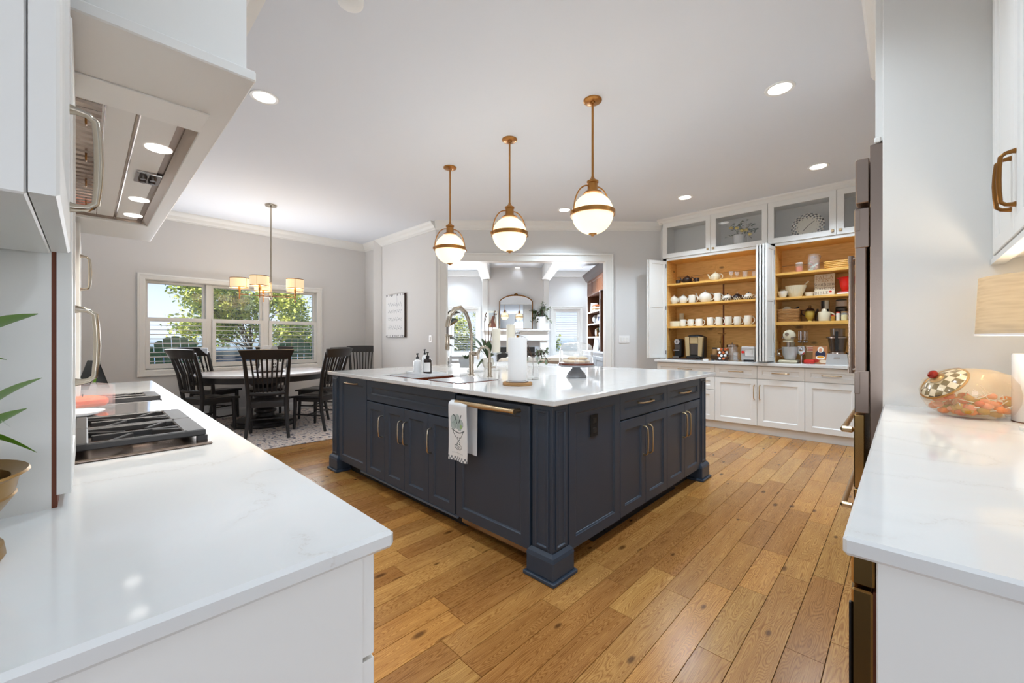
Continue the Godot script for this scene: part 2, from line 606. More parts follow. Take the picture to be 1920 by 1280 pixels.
func floor_planks() -> void:
	var base := struct("floor", mb().span(V(-7.6, -0.2, -12.5), V(12.5, -0.006, 7.15)), mat("subfloor", Color(0.13, 0.07, 0.035), 0.8))
	rng.seed = 77
	var list: Array = []
	var eye := Vector2(0, 0)
	for r in 68:
		var z0 := -7.532 + 0.1262 * r
		var x := 0.1 - rng.randf() * 1.1
		while x < 6.5:
			var len := rng.randf_range(0.42, 1.25)
			var c := Vector2(x + len * 0.5, z0 + 0.063)
			if not (c.x > 1.9 and c.x - len * 0.5 > 1.75 and c.x + len * 0.5 < 3.7 and c.y > -3.8 and c.y < -1.35):
				if x + len > 0.2 and not (c.y > 0.25 and c.x > 1.3) and not (c.x + len * 0.5 < 0.25 and c.y < -0.6):
					var f := Vector2(0.7218, -0.6921)
					var dd := maxf(c.dot(f), 0.2)
					list.append([dd if c.dot(f) > 0.3 else 9.0, x, z0, len, rng.randi() % 7, rng.randf(), rng.randf()])
			x += len
	list.sort_custom(func(a, b): return a[0] < b[0])
	var rest: Array = []
	for k in 7: rest.append(mb())
	for i in list.size():
		var p: Array = list[i]
		var q: MB = mb() if i < 300 else rest[p[4]]
		var dy: float = (p[6] - 0.5) * 0.0006
		var g := 0.0007
		var bv := 0.0016
		var a := [V(p[1] + g, -0.003, p[2] + 0.1262 - g), V(p[1] + p[3] - g, -0.003, p[2] + 0.1262 - g), V(p[1] + p[3] - g, -0.003, p[2] + g), V(p[1] + g, -0.003, p[2] + g)]
		var t := [V(p[1] + bv, dy, p[2] + 0.1262 - bv), V(p[1] + p[3] - bv, dy, p[2] + 0.1262 - bv), V(p[1] + p[3] - bv, dy, p[2] + bv), V(p[1] + bv, dy, p[2] + bv)]
		var r := Rect2(p[5], floorf(p[6] * 8.0) / 8.0, p[3] / 1.3, 0.123)
		q.quad_uv(t[0], t[1], t[2], t[3], Vector3.UP, r)
		for k in 4:
			var k2 := (k + 1) % 4
			var nn: Vector3 = ((a[k2] - a[k]).cross(t[k] - a[k])).normalized()
			q.tri(a[k], a[k2], t[k2], nn, nn, nn, r.position, r.position, r.position)
			q.tri(a[k], t[k2], t[k], nn, nn, nn, r.position, r.position, r.position)
		if i < 300:
			part("plank", q, M["oak_%d" % p[4]], base)
	for k in 7:
		var o := part("far_planks", rest[k], M["oak_%d" % k], base)
		o.set_meta("kind", "stuff")

func windows() -> void:
	# dining window: casing, three bays, upper sashes and shutters below
	var c := mb()
	var x0 := 0.487; var x1 := 2.958; var y0 := 0.696; var y1 := 2.133
	c.loft(x1 - x0, y1 - y0, [[0, 0], [0, 0.030], [0.003, 0.034], [0.020, 0.034], [0.026, 0.020], [0.075, 0.017], [0.085, 0.008], [0.085, -0.01]], false, V((x0 + x1) / 2, (y0 + y1) / 2, 0))
	# reveals
	c.span(V(0.555, 0.775, -0.2), V(0.572, 2.06, 0)); c.span(V(2.873, 0.775, -0.2), V(2.89, 2.06, 0)); c.span(V(0.555, 2.045, -0.2), V(2.89, 2.06, 0)); c.span(V(0.555, 0.765, -0.2), V(2.89, 0.79, 0))
	var win := struct("window_1", c, M.trim_white, V(0, 0, -7.62))
	var bays := [[0.572, 1.262], [1.335, 2.03], [2.11, 2.873]]
	for m in [[1.262, 1.335], [2.03, 2.11]]:
		part("mullion", mb().span(V(m[0], 0.79, -0.16), V(m[1], 2.045, -0.03), 0.005), M.trim_white, win)
	for b in bays:
		var f := mb().loft(b[1] - b[0], 1.255, [[0, -0.15], [0, -0.10], [0.032, -0.10], [0.034, -0.15]], false, V((b[0] + b[1]) / 2, 1.4175, 0))
		var s := part("sash", f, M.trim_white, win)
		part("pane", mb().span(V(b[0] + 0.02, 0.81, -0.128), V(b[1] - 0.02, 2.02, -0.122)), M.pane, s)
		# shutter in front of the lower half
		var h := mb().loft(b[1] - b[0], 0.725, [[0, -0.03], [0, -0.003], [0.003, 0.0], [0.048, 0.0], [0.050, -0.03]], false, V((b[0] + b[1]) / 2, 1.1625, 0))
		h.span(V(b[0] + 0.05, 0.842, -0.028), V(b[1] - 0.05, 0.868, -0.004)); h.span(V(b[0] + 0.05, 1.468, -0.028), V(b[1] - 0.05, 1.482, -0.004))
		var sh := part("shutter", h, M.trim_white, win)
		var sl := mb().box(Vector3.ZERO, V(b[1] - b[0] - 0.09, 0.008, 0.058), 0.003).mesh()
		for k in 9:
			part("slat", sl, M.trim_white, sh, V((b[0] + b[1]) * 0.5, 0.902 + 0.064 * k, -0.02), Vector3(deg_to_rad(4), 0, 0))

func outside() -> void:
	var lake := mat("lake_water", Color(0.20, 0.42, 0.58), 0.25)
	struct("lake", mb().span(V(-250, -9, -380), V(250, -8.9, -32)), lake)
	struct("lawn", mb().span(V(-30, -0.9, -34), V(32, -0.75, -8.2)), mat("grass", Color(0.30, 0.40, 0.16), 0.9))
	var deck := struct("deck", mb().span(V(-5, -0.3, -12.2), V(9, -0.03, -7.84)), mat("deck_board", Color(0.62, 0.58, 0.53), 0.7))
	for k in 14:
		part("board", mb().span(V(-5, -0.03, -7.86 - 0.30 * k), V(9, 0.0, -8.15 - 0.30 * k), 0.006), M.deck_board, deck)
	var green := mat("chair_green", Color(0.08, 0.50, 0.31), 0.4)
	var a := thing("garden_chair", "dark green slatted garden chair outside the window's first bay", "garden chair", V(1.101, 0.03, -8.75), 0.12, "green chairs on the deck")
	for k in 7:   # fan back seen from behind
		var x := (k - 3) * 0.118
		var top := 1.27 - 0.020 * (k - 3) * (k - 3)
		part("back_slat", mb().prism([Vector2(x - 0.05, 0.30), Vector2(x + 0.05, 0.30), Vector2(x + 0.053, top - 0.02 * absf(k - 3) * (1 if k > 3 else 0)), Vector2(x, top + 0.004), Vector2(x - 0.053, top - 0.02 * absf(k - 3) * (1 if k < 3 else 0))], -0.012, 0.012), green, a, Vector3.ZERO, Vector3(-0.24, 0, 0))
	part("back_rail", mb().span(V(-0.42, 0.92, 0.02), V(0.42, 0.98, 0.045)), green, a, Vector3.ZERO, Vector3(-0.24, 0, 0))
	part("back_rail", mb().span(V(-0.42, 0.52, 0.02), V(0.42, 0.58, 0.045)), green, a, Vector3.ZERO, Vector3(-0.24, 0, 0))
	for k in 5:
		part("seat_slat", mb().span(V(-0.36, 0.36 + 0.018 * k, -0.14 - 0.11 * k), V(0.36, 0.385 + 0.018 * k, -0.04 - 0.11 * k), 0.006), green, a)
	for s in [-1, 1]:
		part("arm", mb().span(V(s * 0.43 - 0.07, 0.62, -0.68), V(s * 0.43 + 0.07, 0.645, 0.1), 0.008), green, a)
		part("leg", mb().span(V(s * 0.40 - 0.02, 0, -0.62), V(s * 0.40 + 0.02, 0.62, -0.52), 0.005), green, a)
		part("leg", mb().span(V(s * 0.40 - 0.02, 0, -0.02), V(s * 0.40 + 0.02, 0.62, 0.08), 0.005), green, a)
	copy(a, V(2.932, 0.0, -9.0), -0.42, "dark green slatted garden chair outside the window's last bay", "green chairs on the deck")
	# covered tub between the two chairs
	var tub := thing("covered_tub", "pale blue covered tub on the deck outside the middle window bay", "tub", V(2.25, 0, -11.2), 0.15)
	part("body", mb().box(V(0, 0.42, 0), V(2.0, 0.84, 1.7), 0.06), mat("tub_side", Color(0.45, 0.62, 0.85), 0.5), tub)
	part("cover", mb().box(V(0, 0.90, 0), V(2.1, 0.12, 1.8), 0.05), mat("tub_cover", Color(0.80, 0.88, 0.96), 0.5), tub)
	# leafy tree
	tree(V(3.7, -0.8, -15.4), 2.05, 2.5, 9, "tall yellow green leafy tree filling the middle window bay")
	tree(V(0.1, -0.8, -17.5), 0.9, 0.9, 4, "low yellow green shrub behind the left garden chair")
	tree(V(7.7, -0.8, -17.2), 1.6, 1.5, 6, "low leafy shrub behind the right garden chair")
	# greenery beyond the living room windows
	tree(V(13.0, -0.8, -12.6), 2.0, 2.0, 3, "green shrub outside the right living room window")
	tree(V(9.6, -0.8, -14.8), 2.0, 2.0, 5, "green shrub outside the left living room window")

func tree(at: Vector3, rad: float, mid: float, sd: int, label: String) -> void:
	rng.seed = 100 + sd
	var t := thing("tree" if rad > 1.7 else "shrub", label, "tree" if rad > 1.7 else "shrub", at)
	if not M.has("foliage"):
		var lm := mat("foliage", Color.WHITE, 0.6)
		lm.vertex_color_use_as_albedo = true
		lm.backlight_enabled = true
		lm.backlight = Color(0.5, 0.5, 0.3)
		mat("bark", Color(0.34, 0.27, 0.20), 0.9)
	var limbs := mb()
	limbs.tube([V(0, 0, 0), V(0.05, mid * 0.5, 0.03), V(0, mid, 0)], [0.10 * rad * 0.4, 0.07 * rad * 0.4, 0.03 * rad * 0.4], 7)
	var tips: Array = []
	for k in 46:
		var d := Vector3(rng.randfn(), rng.randf_range(-0.5, 1.3), rng.randfn()).normalized()
		var tip := V(0, mid * 1.05, 0) + d * rad * rng.randf_range(0.35, 1.0)
		if tip.y < 0.2: tip.y = 0.2 + rng.randf() * 0.3
		limbs.tube([V(0, mid * rng.randf_range(0.5, 1.0), 0), tip], [0.014, 0.004], 4)
		tips.append(tip)
	part("trunk", limbs, M.bark, t)
	var leaf := mb()
	leaf.patch(func(u, v): return V((u - 0.5) * sin(PI * clampf(v, 0.03, 0.97)) * 0.05, v * 0.09, 0.012 * sin(PI * v)), 2, 3)
	var mm := MultiMesh.new()
	mm.transform_format = MultiMesh.TRANSFORM_3D
	mm.use_colors = true
	mm.mesh = leaf.mesh()
	var count := int(7500 * rad)
	mm.instance_count = count
	for k in count:
		var c: Vector3 = tips[rng.randi() % tips.size()]
		var p := c + Vector3(rng.randfn(), rng.randfn(), rng.randfn()) * 0.17 * rad * 0.62
		var b := Basis.from_euler(Vector3(rng.randf() * TAU, rng.randf() * TAU, rng.randf() * TAU)).scaled(Vector3.ONE * rng.randf_range(0.9, 1.7))
		mm.set_instance_transform(k, Transform3D(b, p))
		var g := rng.randf()
		mm.set_instance_color(k, Color(0.40, 0.52, 0.06).lerp(Color(0.78, 0.80, 0.22), g) if g > 0.2 else Color(0.10, 0.22, 0.06))
	var o := MultiMeshInstance3D.new()
	o.name = "leaves"
	o.multimesh = mm
	o.material_override = M.foliage
	o.set_meta("kind", "stuff")
	t.add_child(o, true)

# ---------- cabinet fronts (local: x to the right, y up, z out of the front) ----------
func shaker(w: float, h: float, t := 0.02, stile := 0.062, rec := 0.009) -> MB:
	var s := minf(stile, minf(w, h) * 0.32)
	return mb().loft(w, h, [[0, 0], [0, t - 0.002], [0.002, t], [s, t], [s + 0.003, t - 0.003], [s + 0.008, t - 0.005], [s + 0.010, t - rec], [s + 0.011, t - rec]])

func arc_pull(len: float, r := 0.0055, out := 0.034) -> MB:   # a bowed pull along y with flared feet
	var p: Array = []
	var q: Array = []
	var h := len * 0.5
	for e in [[-h, 0.0, 1.5], [-h, 0.008, 1.15], [-h * 0.97, out * 0.62, 0.95], [-h * 0.86, out * 0.92, 1.0], [-h * 0.45, out, 1.05], [0.0, out * 1.03, 1.12], [h * 0.45, out, 1.05], [h * 0.86, out * 0.92, 1.0], [h * 0.97, out * 0.62, 0.95], [h, 0.008, 1.15], [h, 0.0, 1.5]]:
		p.append(V(0, e[0], e[1])); q.append(r * e[2])
	return mb().tube(p, q, 8)

var pull_mesh := {}

func pull(parent: Node, pos: Vector3, len: float, flat := false, m := "champagne", r := 0.0055) -> void:
	var key := "%0.3f%0.4f" % [len, r]
	if not pull_mesh.has(key): pull_mesh[key] = arc_pull(len, r).mesh()
	part("handle", pull_mesh[key], M[m], parent, pos, Vector3(0, 0, P90 if flat else 0.0))

func front(nm: String, parent: Node, x0: float, y0: float, x1: float, y1: float, z: float, m: Material, t := 0.02, stile := 0.062, rec := 0.009) -> MeshInstance3D:
	return part(nm, shaker(x1 - x0 - 0.003, y1 - y0 - 0.003, t, stile, rec), m, parent, V((x0 + x1) / 2, (y0 + y1) / 2, z))

func post(label: String, pos: Vector3, turn: float) -> void:
	# square fluted corner post on a plinth; local origin is the outer corner at the floor, post runs to -x and -z
	var t := thing("corner_post", label, "post", pos, turn, "")
	part("shaft", mb().box(V(-0.0665, 0.51, -0.0665), V(0.133, 0.735, 0.133), 0.002), M.navy, t)
	var steps := [[0, 0], [0, 0.005], [0.004, 0.007], [0.011, 0.007], [0.015, 0.001], [0.017, -0.001], [0.024, -0.001], [0.026, 0.001]]
	part("moulded_panel", mb().loft(0.088, 0.70, steps), M.navy, t, V(-0.0665, 0.505, 0.0))
	part("moulded_panel", mb().loft(0.088, 0.70, steps), M.navy, t, V(0.0, 0.505, -0.0665), Vector3(0, P90, 0))
	var pl := mb()
	var c := -0.0665
	for s in [[0.0, 0.020, 0.205], [0.020, 0.112, 0.178]]:
		pl.box(V(c, (s[0] + s[1]) / 2, c), V(s[2], s[1] - s[0], s[2]), 0.004)
	var a := 0.089
	var b := 0.070
	for k in 4:
		var r := k * P90
		var d0 := V(-a, 0.112, a).rotated(Vector3.UP, r)
		var d1 := V(a, 0.112, a).rotated(Vector3.UP, r)
		var u0 := V(-b, 0.145, b).rotated(Vector3.UP, r)
		var u1 := V(b, 0.145, b).rotated(Vector3.UP, r)
		var mid0 := V(-a + 0.005, 0.128, a - 0.005).rotated(Vector3.UP, r)
		var mid1 := V(a - 0.005, 0.128, a - 0.005).rotated(Vector3.UP, r)
		var o := V(c, 0, c)
		pl.quad(d0 + o, d1 + o, mid1 + o, mid0 + o, V(c, 0.05, c))
		pl.quad(mid0 + o, mid1 + o, u1 + o, u0 + o, V(c, 0.05, c))
	part("plinth", pl, M.navy, t)

func island() -> void:
	var zN := -1.262
	# worktop with a sink cut-out: sink x 1.72..2.12, z -3.19..-2.14
	var w := mb()
	var y0 := 0.887
	var y1 := 0.917
	var X0 := 1.567; var X1 := 3.94; var Z0 := -1.222; var Z1 := -3.90
	var sx0 := 1.715; var sx1 := 2.125; var sz0 := -2.135; var sz1 := -3.185
	w.span(V(X0, y0, sz0), V(X1, y1, Z0), 0.004)
	w.span(V(X0, y0, Z1), V(X1, y1, sz1), 0.004)
	w.span(V(X0, y0, sz1 - 0.004), V(sx0, y1, sz0 + 0.004), 0.004)
	w.span(V(sx1, y0, sz1 - 0.004), V(X1, y1, sz0 + 0.004), 0.004)
	single("island_worktop", w, M.quartz, "white quartz worktop with faint grey veins on the dark kitchen island", "worktop")
	# corner posts: the outer corner of each
	post("dark fluted corner post at the island corner nearest the camera", V(1.607, 0, zN), -P90)
	post("dark fluted corner post at the island's window end by the rug", V(1.607, 0, -3.745 - 0.14), PI)
	post("dark fluted corner post at the island end nearest the white hutch", V(3.79, 0, zN), 0)
	# left face, looking along +x; local x runs towards +z
	var A := -P90
	var fx := 1.632
	var body := mat("island_body", Color(0.13, 0.14, 0.16), 0.5)
	# pull-out unit
	var t := thing("pullout_cabinet", "narrow dark island cabinet with one tall pull-out front and a short top handle", "cabinet", V(fx, 0, -3.485), A)
	part("body", mb().span(V(-0.235, 0.10, -0.58), V(0.262, 0.885, 0)), body, t)
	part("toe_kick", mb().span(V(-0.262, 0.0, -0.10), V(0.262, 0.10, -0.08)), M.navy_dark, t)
	var d := part("pullout_front", mb().loft(0.530, 0.772, [[0, 0], [0, 0.018], [0.002, 0.02], [0.062, 0.02], [0.066, 0.014], [0.072, 0.011], [0.073, 0.011]]), M.navy, t, V(0, 0.494, 0))
	pull(d, V(0, 0.338, 0.02), 0.20, true)
	# sink base: wide false front over four doors
	t = thing("sink_cabinet", "wide dark island cabinet with a long false drawer front over four doors", "cabinet", V(fx, 0, -2.628), A)
	part("body", mb().span(V(-0.585, 0.10, -0.58), V(0.585, 0.70, 0)), body, t)
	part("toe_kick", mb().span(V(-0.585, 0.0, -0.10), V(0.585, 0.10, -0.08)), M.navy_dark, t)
	part("toe_moulding", mb().span(V(-0.74, 0.073, -0.02), V(0.585, 0.099, 0.005), 0.008), mat("toe_light", Color(0.36, 0.42, 0.50), 0.3), t)
	front("false_front", t, -0.585, 0.712, 0.585, 0.880, 0, M.navy)
	var es := [-0.585, -0.294, -0.009, 0.294, 0.585]
	for k in 4:
		d = front("door", t, es[k], 0.108, es[k + 1], 0.706, 0, M.navy, 0.02, 0.058)
		pull(d, V((es[k + 1] - es[k]) * 0.5 * [1, 1, -1, -1][k] - [0.035, 0.035, -0.035, -0.035][k], 0.125, 0.02), 0.165, false, "nickel")
	# dishwasher behind a matching panel, a touch proud of its neighbours
	t = thing("dishwasher", "dishwasher behind a tall dark panel with a long horizontal bar handle", "dishwasher", V(fx, 0, -1.715), A)
	part("tub", mb().span(V(-0.29, 0.11, -0.57), V(0.30, 0.868, -0.003)), M.black, t)
	d = part("door_panel", mb().loft(0.610, 0.752, [[0, 0], [0, 0.028], [0.002, 0.03], [0.062, 0.03], [0.066, 0.024], [0.072, 0.021], [0.073, 0.021]]), M.navy, t, V(0.0, 0.490, 0))
	var hp := mb()
	hp.tube([V(-0.235, 0.345, 0.03), V(-0.235, 0.345, 0.075)], [0.012, 0.010], 10)
	hp.tube([V(0.235, 0.345, 0.03), V(0.235, 0.345, 0.075)], [0.012, 0.010], 10)
	hp.tube([V(-0.245, 0.345, 0.078), V(-0.20, 0.345, 0.079), V(-0.1, 0.345, 0.082), V(0, 0.345, 0.084), V(0.1, 0.345, 0.082), V(0.20, 0.345, 0.079), V(0.245, 0.345, 0.078)], [0.015, 0.012, 0.015, 0.017, 0.015, 0.012, 0.015], 12)
	part("handle", hp, M.champagne, d)
	part("control_strip", mb().span(V(-0.29, 0.868, -0.02), V(0.29, 0.882, 0.0)), M.rubber_black, t)
	part("kick_plate", mb().prism([Vector2(0, 0.115), Vector2(0.0, 0.072), Vector2(-0.05, 0.03), Vector2(-0.06, 0.03), Vector2(-0.06, 0.115)], -0.285, 0.285), M.steel, t, Vector3.ZERO, Vector3(0, -P90, 0))
	# right face, looking along -z
	var fz := zN - 0.020
	t = thing("end_panel_cabinet", "dark island end cabinet with one tall fixed panel and a black socket", "cabinet", V(2.013, 0, fz))
	part("body", mb().span(V(-0.248, 0.10, -0.05), V(0.262, 0.885, 0)), body, t)
	part("end_panel", mb().loft(0.530, 0.780, [[0, 0], [0, 0.018], [0.002, 0.02], [0.060, 0.02], [0.063, 0.017], [0.070, 0.014], [0.072, 0.011], [0.073, 0.011]]), M.navy, t, V(0, 0.495, 0))
	var so := single("wall_socket", mb().loft(0.075, 0.122, [[0, 0], [0, 0.005], [0.003, 0.007], [0.02, 0.007], [0.021, 0.005]]), M.rubber_black, "small black socket plate on the dark island end panel", "socket", V(1.993, 0.728, fz + 0.0115))
	for y in [0.028, -0.028]:
		part("outlet", mb().loft(0.036, 0.030, [[0, 0], [0.001, 0.003], [0.004, 0.004]]), M.navy_dark, so, V(0, y, 0.005))
	var cabs := [[2.281, 2.973, "dark island cabinet with one drawer over two doors, next to the socket panel"], [2.973, 3.645, "dark island cabinet with one drawer over two doors, nearest the white hutch"]]
	for cb in cabs:
		var hw: float = (cb[1] - cb[0]) / 2
		t = thing("drawer_cabinet", cb[2], "cabinet", V((cb[0] + cb[1]) / 2, 0, fz), 0, "")
		part("body", mb().span(V(-hw, 0.10, -0.55), V(hw - 0.03, 0.885, 0)), body, t)
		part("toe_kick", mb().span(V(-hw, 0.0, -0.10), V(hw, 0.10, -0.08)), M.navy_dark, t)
		d = front("drawer", t, -hw, 0.712, hw, 0.880, 0, M.navy, 0.02, 0.055)
		pull(d, V(0, 0, 0.011), 0.185, true)
		for s in [-1, 1]:
			d = front("door", t, minf(0, s * hw), 0.108, maxf(0, s * hw), 0.706, 0, M.navy, 0.02, 0.060)
			pull(d, V(-s * (hw / 2 - 0.036), 0.13, 0.02), 0.19)
	# the two faces turned away
	single("island_back_panel", mb().span(V(2.25, 0.0, -3.86), V(2.27, 0.885, -1.86)), M.navy, "plain dark panel closing the island's far side", "panel")
	# open seating side behind the cabinets stays empty under the worktop

func island_items() -> void:
	var Y := 0.917
	# sink
	var t := thing("kitchen_sink", "stainless steel workstation sink set into the island worktop", "sink", V(1.92, 0, -2.66))
	var b := mb()
	b.span(V(-0.203, 0.70, -0.523), V(0.203, 0.703, 0.523)); b.span(V(-0.206, 0.70, -0.525), V(-0.2, 0.889, 0.525)); b.span(V(0.2, 0.70, -0.525), V(0.206, 0.889, 0.525)); b.span(V(-0.206, 0.70, -0.525), V(0.206, 0.889, -0.52)); b.span(V(-0.206, 0.70, 0.52), V(0.206, 0.889, 0.525))
	b.span(V(-0.2, 0.878, -0.52), V(-0.185, 0.884, 0.52)); b.span(V(0.185, 0.878, -0.52), V(0.2, 0.884, 0.52))
	part("basin", b, M.steel, t)
	part("drain", mb().lathe([Vector2(0, 0.703), Vector2(0.045, 0.703), Vector2(0.05, 0.706), Vector2(0.03, 0.704), Vector2(0, 0.704)], 20), M.chrome, t)
	var wal := mat("board_walnut", Color(0.40, 0.17, 0.09), 0.16)
	var bd := single("cutting_board", mb().box(V(0, 0.0175, 0), V(0.375, 0.030, 0.36), 0.003), wal, "dark wooden board lying across the near end of the sink", "cutting board", V(1.92, 0.885, -2.335))
	part("grey_top", mb().box(V(0, 0.034, 0), V(0.372, 0.004, 0.356), 0.001), mat("top_grey", Color(0.66, 0.66, 0.67), 0.25), bd)  # thin sheet giving the board a pale grey top
	bd = single("cutting_board", mb().box(V(0, 0.0175, 0), V(0.375, 0.030, 0.37), 0.003), wal, "dark wooden board across the far end of the sink under the soap tray", "cutting board", V(1.92, 0.885, -2.875))
	part("grey_top", mb().box(V(0, 0.034, 0), V(0.372, 0.004, 0.366), 0.001), M.top_grey, bd)
	var ty := 0.9215
	single("soap_tray", mb().loft(0.17, 0.36, [[0, 0], [0, 0.016], [0.004, 0.016], [0.008, 0.006], [0.009, 0.006]]).at(Vector3.ZERO), M.white_gloss, "white rectangular tray holding three soap bottles beside the sink", "tray", V(2.0, ty, -2.93)).rotation = V(-P90, 0, 0)
	soap("white pump bottle with a black pump, left on the soap tray", V(1.965, ty + 0.007, -3.005), 0.034, 0.112, M.white_gloss, false)
	soap("slim white pump bottle with a black pump, at the back of the soap tray", V(2.045, ty + 0.007, -3.015), 0.024, 0.145, M.white_gloss, false)
	soap("dark amber pump bottle with a white label, right on the soap tray", V(1.985, ty + 0.007, -2.885), 0.036, 0.125, mat("amber_bottle", Color(0.10, 0.045, 0.025), 0.1), true)
	# pull-down faucet
	t = thing("kitchen_faucet", "tall brushed nickel pull-down faucet arching over the sink", "faucet", V(2.22, Y, -2.596))
	part("base_ring", mb().lathe([Vector2(0, 0), Vector2(0.030, 0), Vector2(0.030, 0.006), Vector2(0.026, 0.010), Vector2(0, 0.010)], 24), M.nickel, t)
	part("column", mb().cyl(V(0, 0.008, 0), V(0, 0.198, 0), 0.0215, 24), M.nickel, t)
	part("lever", mb().cyl(V(0.0, 0.178, 0.01), V(0.0, 0.178, 0.060), 0.017, 16).cyl(V(0, 0.178, 0.055), V(-0.01, 0.196, 0.115), 0.007, 10), M.nickel, t)
	var pth: Array = []
	for p in [Vector2(0, 0.19), Vector2(0, 0.28), Vector2(-0.006, 0.36), Vector2(-0.025, 0.445), Vector2(-0.062, 0.515), Vector2(-0.118, 0.555), Vector2(-0.175, 0.540), Vector2(-0.218, 0.495), Vector2(-0.240, 0.44), Vector2(-0.248, 0.395)]:
		pth.append(V(p.x, p.y, 0))
	part("spout", mb().tube(pth, [0.011, 0.011, 0.012, 0.014, 0.0165, 0.0185, 0.0185, 0.0185, 0.0185, 0.0185], 14), M.nickel, t)
	part("hose", mb().tube([V(-0.248, 0.40, 0), V(-0.249, 0.335, 0)], 0.009, 10), M.steel_dark, t)
	part("spray_head", mb().lathe([Vector2(0, 0.21), Vector2(0.013, 0.21), Vector2(0.018, 0.225), Vector2(0.018, 0.32), Vector2(0.012, 0.34), Vector2(0, 0.34)], 18), M.nickel, t, V(-0.249, 0, 0))
	part("holder_arm", mb().cyl(V(-0.249, 0.325, 0), V(-0.249, 0.325, 0.055), 0.008, 10).cyl(V(0, 0.30, 0), V(-0.03, 0.30, 0), 0.006, 8), M.nickel, t)
	# filtered water faucet
	t = thing("water_faucet", "small brushed nickel gooseneck faucet right of the tall one", "faucet", V(2.21, Y, -2.364))
	part("base_ring", mb().lathe([Vector2(0, 0), Vector2(0.024, 0), Vector2(0.024, 0.005), Vector2(0, 0.006)], 20), M.nickel, t)
	part("column", mb().cyl(V(0, 0.004, 0), V(0, 0.115, 0), 0.0165, 20), M.nickel, t)
	pth = [V(0, 0.11, 0)]
	for k in 13:
		var a := PI * k / 12
		pth.append(V(-0.060 + 0.060 * cos(a), 0.180 + 0.060 * sin(a), 0))
	pth.append(V(-0.123, 0.142, 0))
	part("spout", mb().tube(pth, 0.0105, 12), M.nickel, t)
	part("lever", mb().cyl(V(0.0, 0.080, 0), V(0.012, 0.080, 0.052), 0.0065, 10), M.nickel, t)
	# paper towel
	t = thing("paper_towel_holder", "paper towel roll on a round wooden holder with a glass ball top", "paper towels", V(1.955, Y, -1.825))
	part("base", mb().lathe([Vector2(0, 0), Vector2(0.096, 0), Vector2(0.098, 0.004), Vector2(0.096, 0.010), Vector2(0.098, 0.014), Vector2(0.092, 0.020), Vector2(0, 0.020)], 40), M.kraft, t)
	part("silver_rim", mb().lathe([Vector2(0.070, 0.020), Vector2(0.076, 0.024), Vector2(0.066, 0.030), Vector2(0, 0.030)], 32), M.chrome, t)
	part("roll", mb().lathe([Vector2(0.020, 0.031), Vector2(0.060, 0.031), Vector2(0.062, 0.034), Vector2(0.062, 0.306), Vector2(0.060, 0.309), Vector2(0.020, 0.309)], 40), M.paper, t)
	part("rod", mb().cyl(V(0, 0.02, 0), V(0, 0.322, 0), 0.007, 10), M.brass, t)
	part("glass_ball", mb().ball(V(0, 0.338, 0), V(0.019, 0.019, 0.019), 18), M.chrome, t)
	# greenery behind it
	var vs := thing("vase", "clear glass vase of greenery behind the paper towels", "vase", V(2.30, Y, -1.99))
	part("glass", mb().lathe([Vector2(0, 0), Vector2(0.045, 0), Vector2(0.05, 0.01), Vector2(0.042, 0.09), Vector2(0.06, 0.17), Vector2(0.057, 0.17), Vector2(0.039, 0.09), Vector2(0.045, 0.012), Vector2(0, 0.01)], 26), M.glass, vs)
	var br := thing("cut_branches", "trailing grey green branches with dark berries in the glass vase", "branches", V(2.30, Y + 0.16, -1.99))
	rng.seed = 61
	for k in 9:
		var side := -1.0 if k < 5 else 1.0
		var d := (V(0.69, 0, 0.72) * side * rng.randf_range(0.07, 0.14) + V(rng.randfn() * 0.02, 0, rng.randfn() * 0.02))
		var up := rng.randf_range(-0.02, 0.18)
		var end := d + V(0, up - (0.10 if side > 0 and k % 2 == 0 else 0.0), 0)
		var st := mb().tube([V(0, -0.14, 0), V(0, 0.0, 0), d * 0.5 + V(0, up * 0.8 + 0.02, 0), end], 0.002, 5)
		part("twig", st, M.stem, br)
		for j in 9:
			var f := 0.3 + 0.7 * j / 8.0
			var c := (d * 0.5 + V(0, up * 0.8 + 0.02, 0)).lerp(end, f) * (0.55 + 0.45 * f)
			var q := Vector3(rng.randfn(), rng.randfn() * 0.7, rng.randfn()).normalized() * rng.randf_range(0.028, 0.042)
			part("leaf", leaf_shape(c, c + q, 0.010, 0.004), M.leaf_grey, br)
			if j % 3 == 0: part("berry", mb().ball(c - q * 0.3, V(0.006, 0.006, 0.006), 6), M.dark_wood, br)
	# cake stand
	t = thing("cake_stand", "grey pedestal cake stand with a round wooden plate", "cake stand", V(2.675, Y, -1.865))
	var grey := mat("zinc", Color(0.62, 0.62, 0.63), 0.4, 0.4)
	part("pedestal", mb().lathe([Vector2(0, 0), Vector2(0.078, 0), Vector2(0.080, 0.004), Vector2(0.078, 0.014), Vector2(0.072, 0.018), Vector2(0.070, 0.030), Vector2(0.050, 0.050), Vector2(0.034, 0.070), Vector2(0.030, 0.085), Vector2(0, 0.085)], 36), grey, t)
	part("plate", mb().lathe([Vector2(0, 0.083), Vector2(0.135, 0.085), Vector2(0.147, 0.090), Vector2(0.147, 0.098), Vector2(0.135, 0.099), Vector2(0, 0.099)], 44), grey, t)
	part("wood_top", mb().lathe([Vector2(0.139, 0.0985), Vector2(0.140, 0.110), Vector2(0.136, 0.112), Vector2(0, 0.112)], 44), wal, t)
	var cy := Y + 0.1125
	var ck := mat("cookie", Color(0.86, 0.72, 0.52), 0.8)
	var ic := mat("icing", Color(0.93, 0.87, 0.76), 0.7)
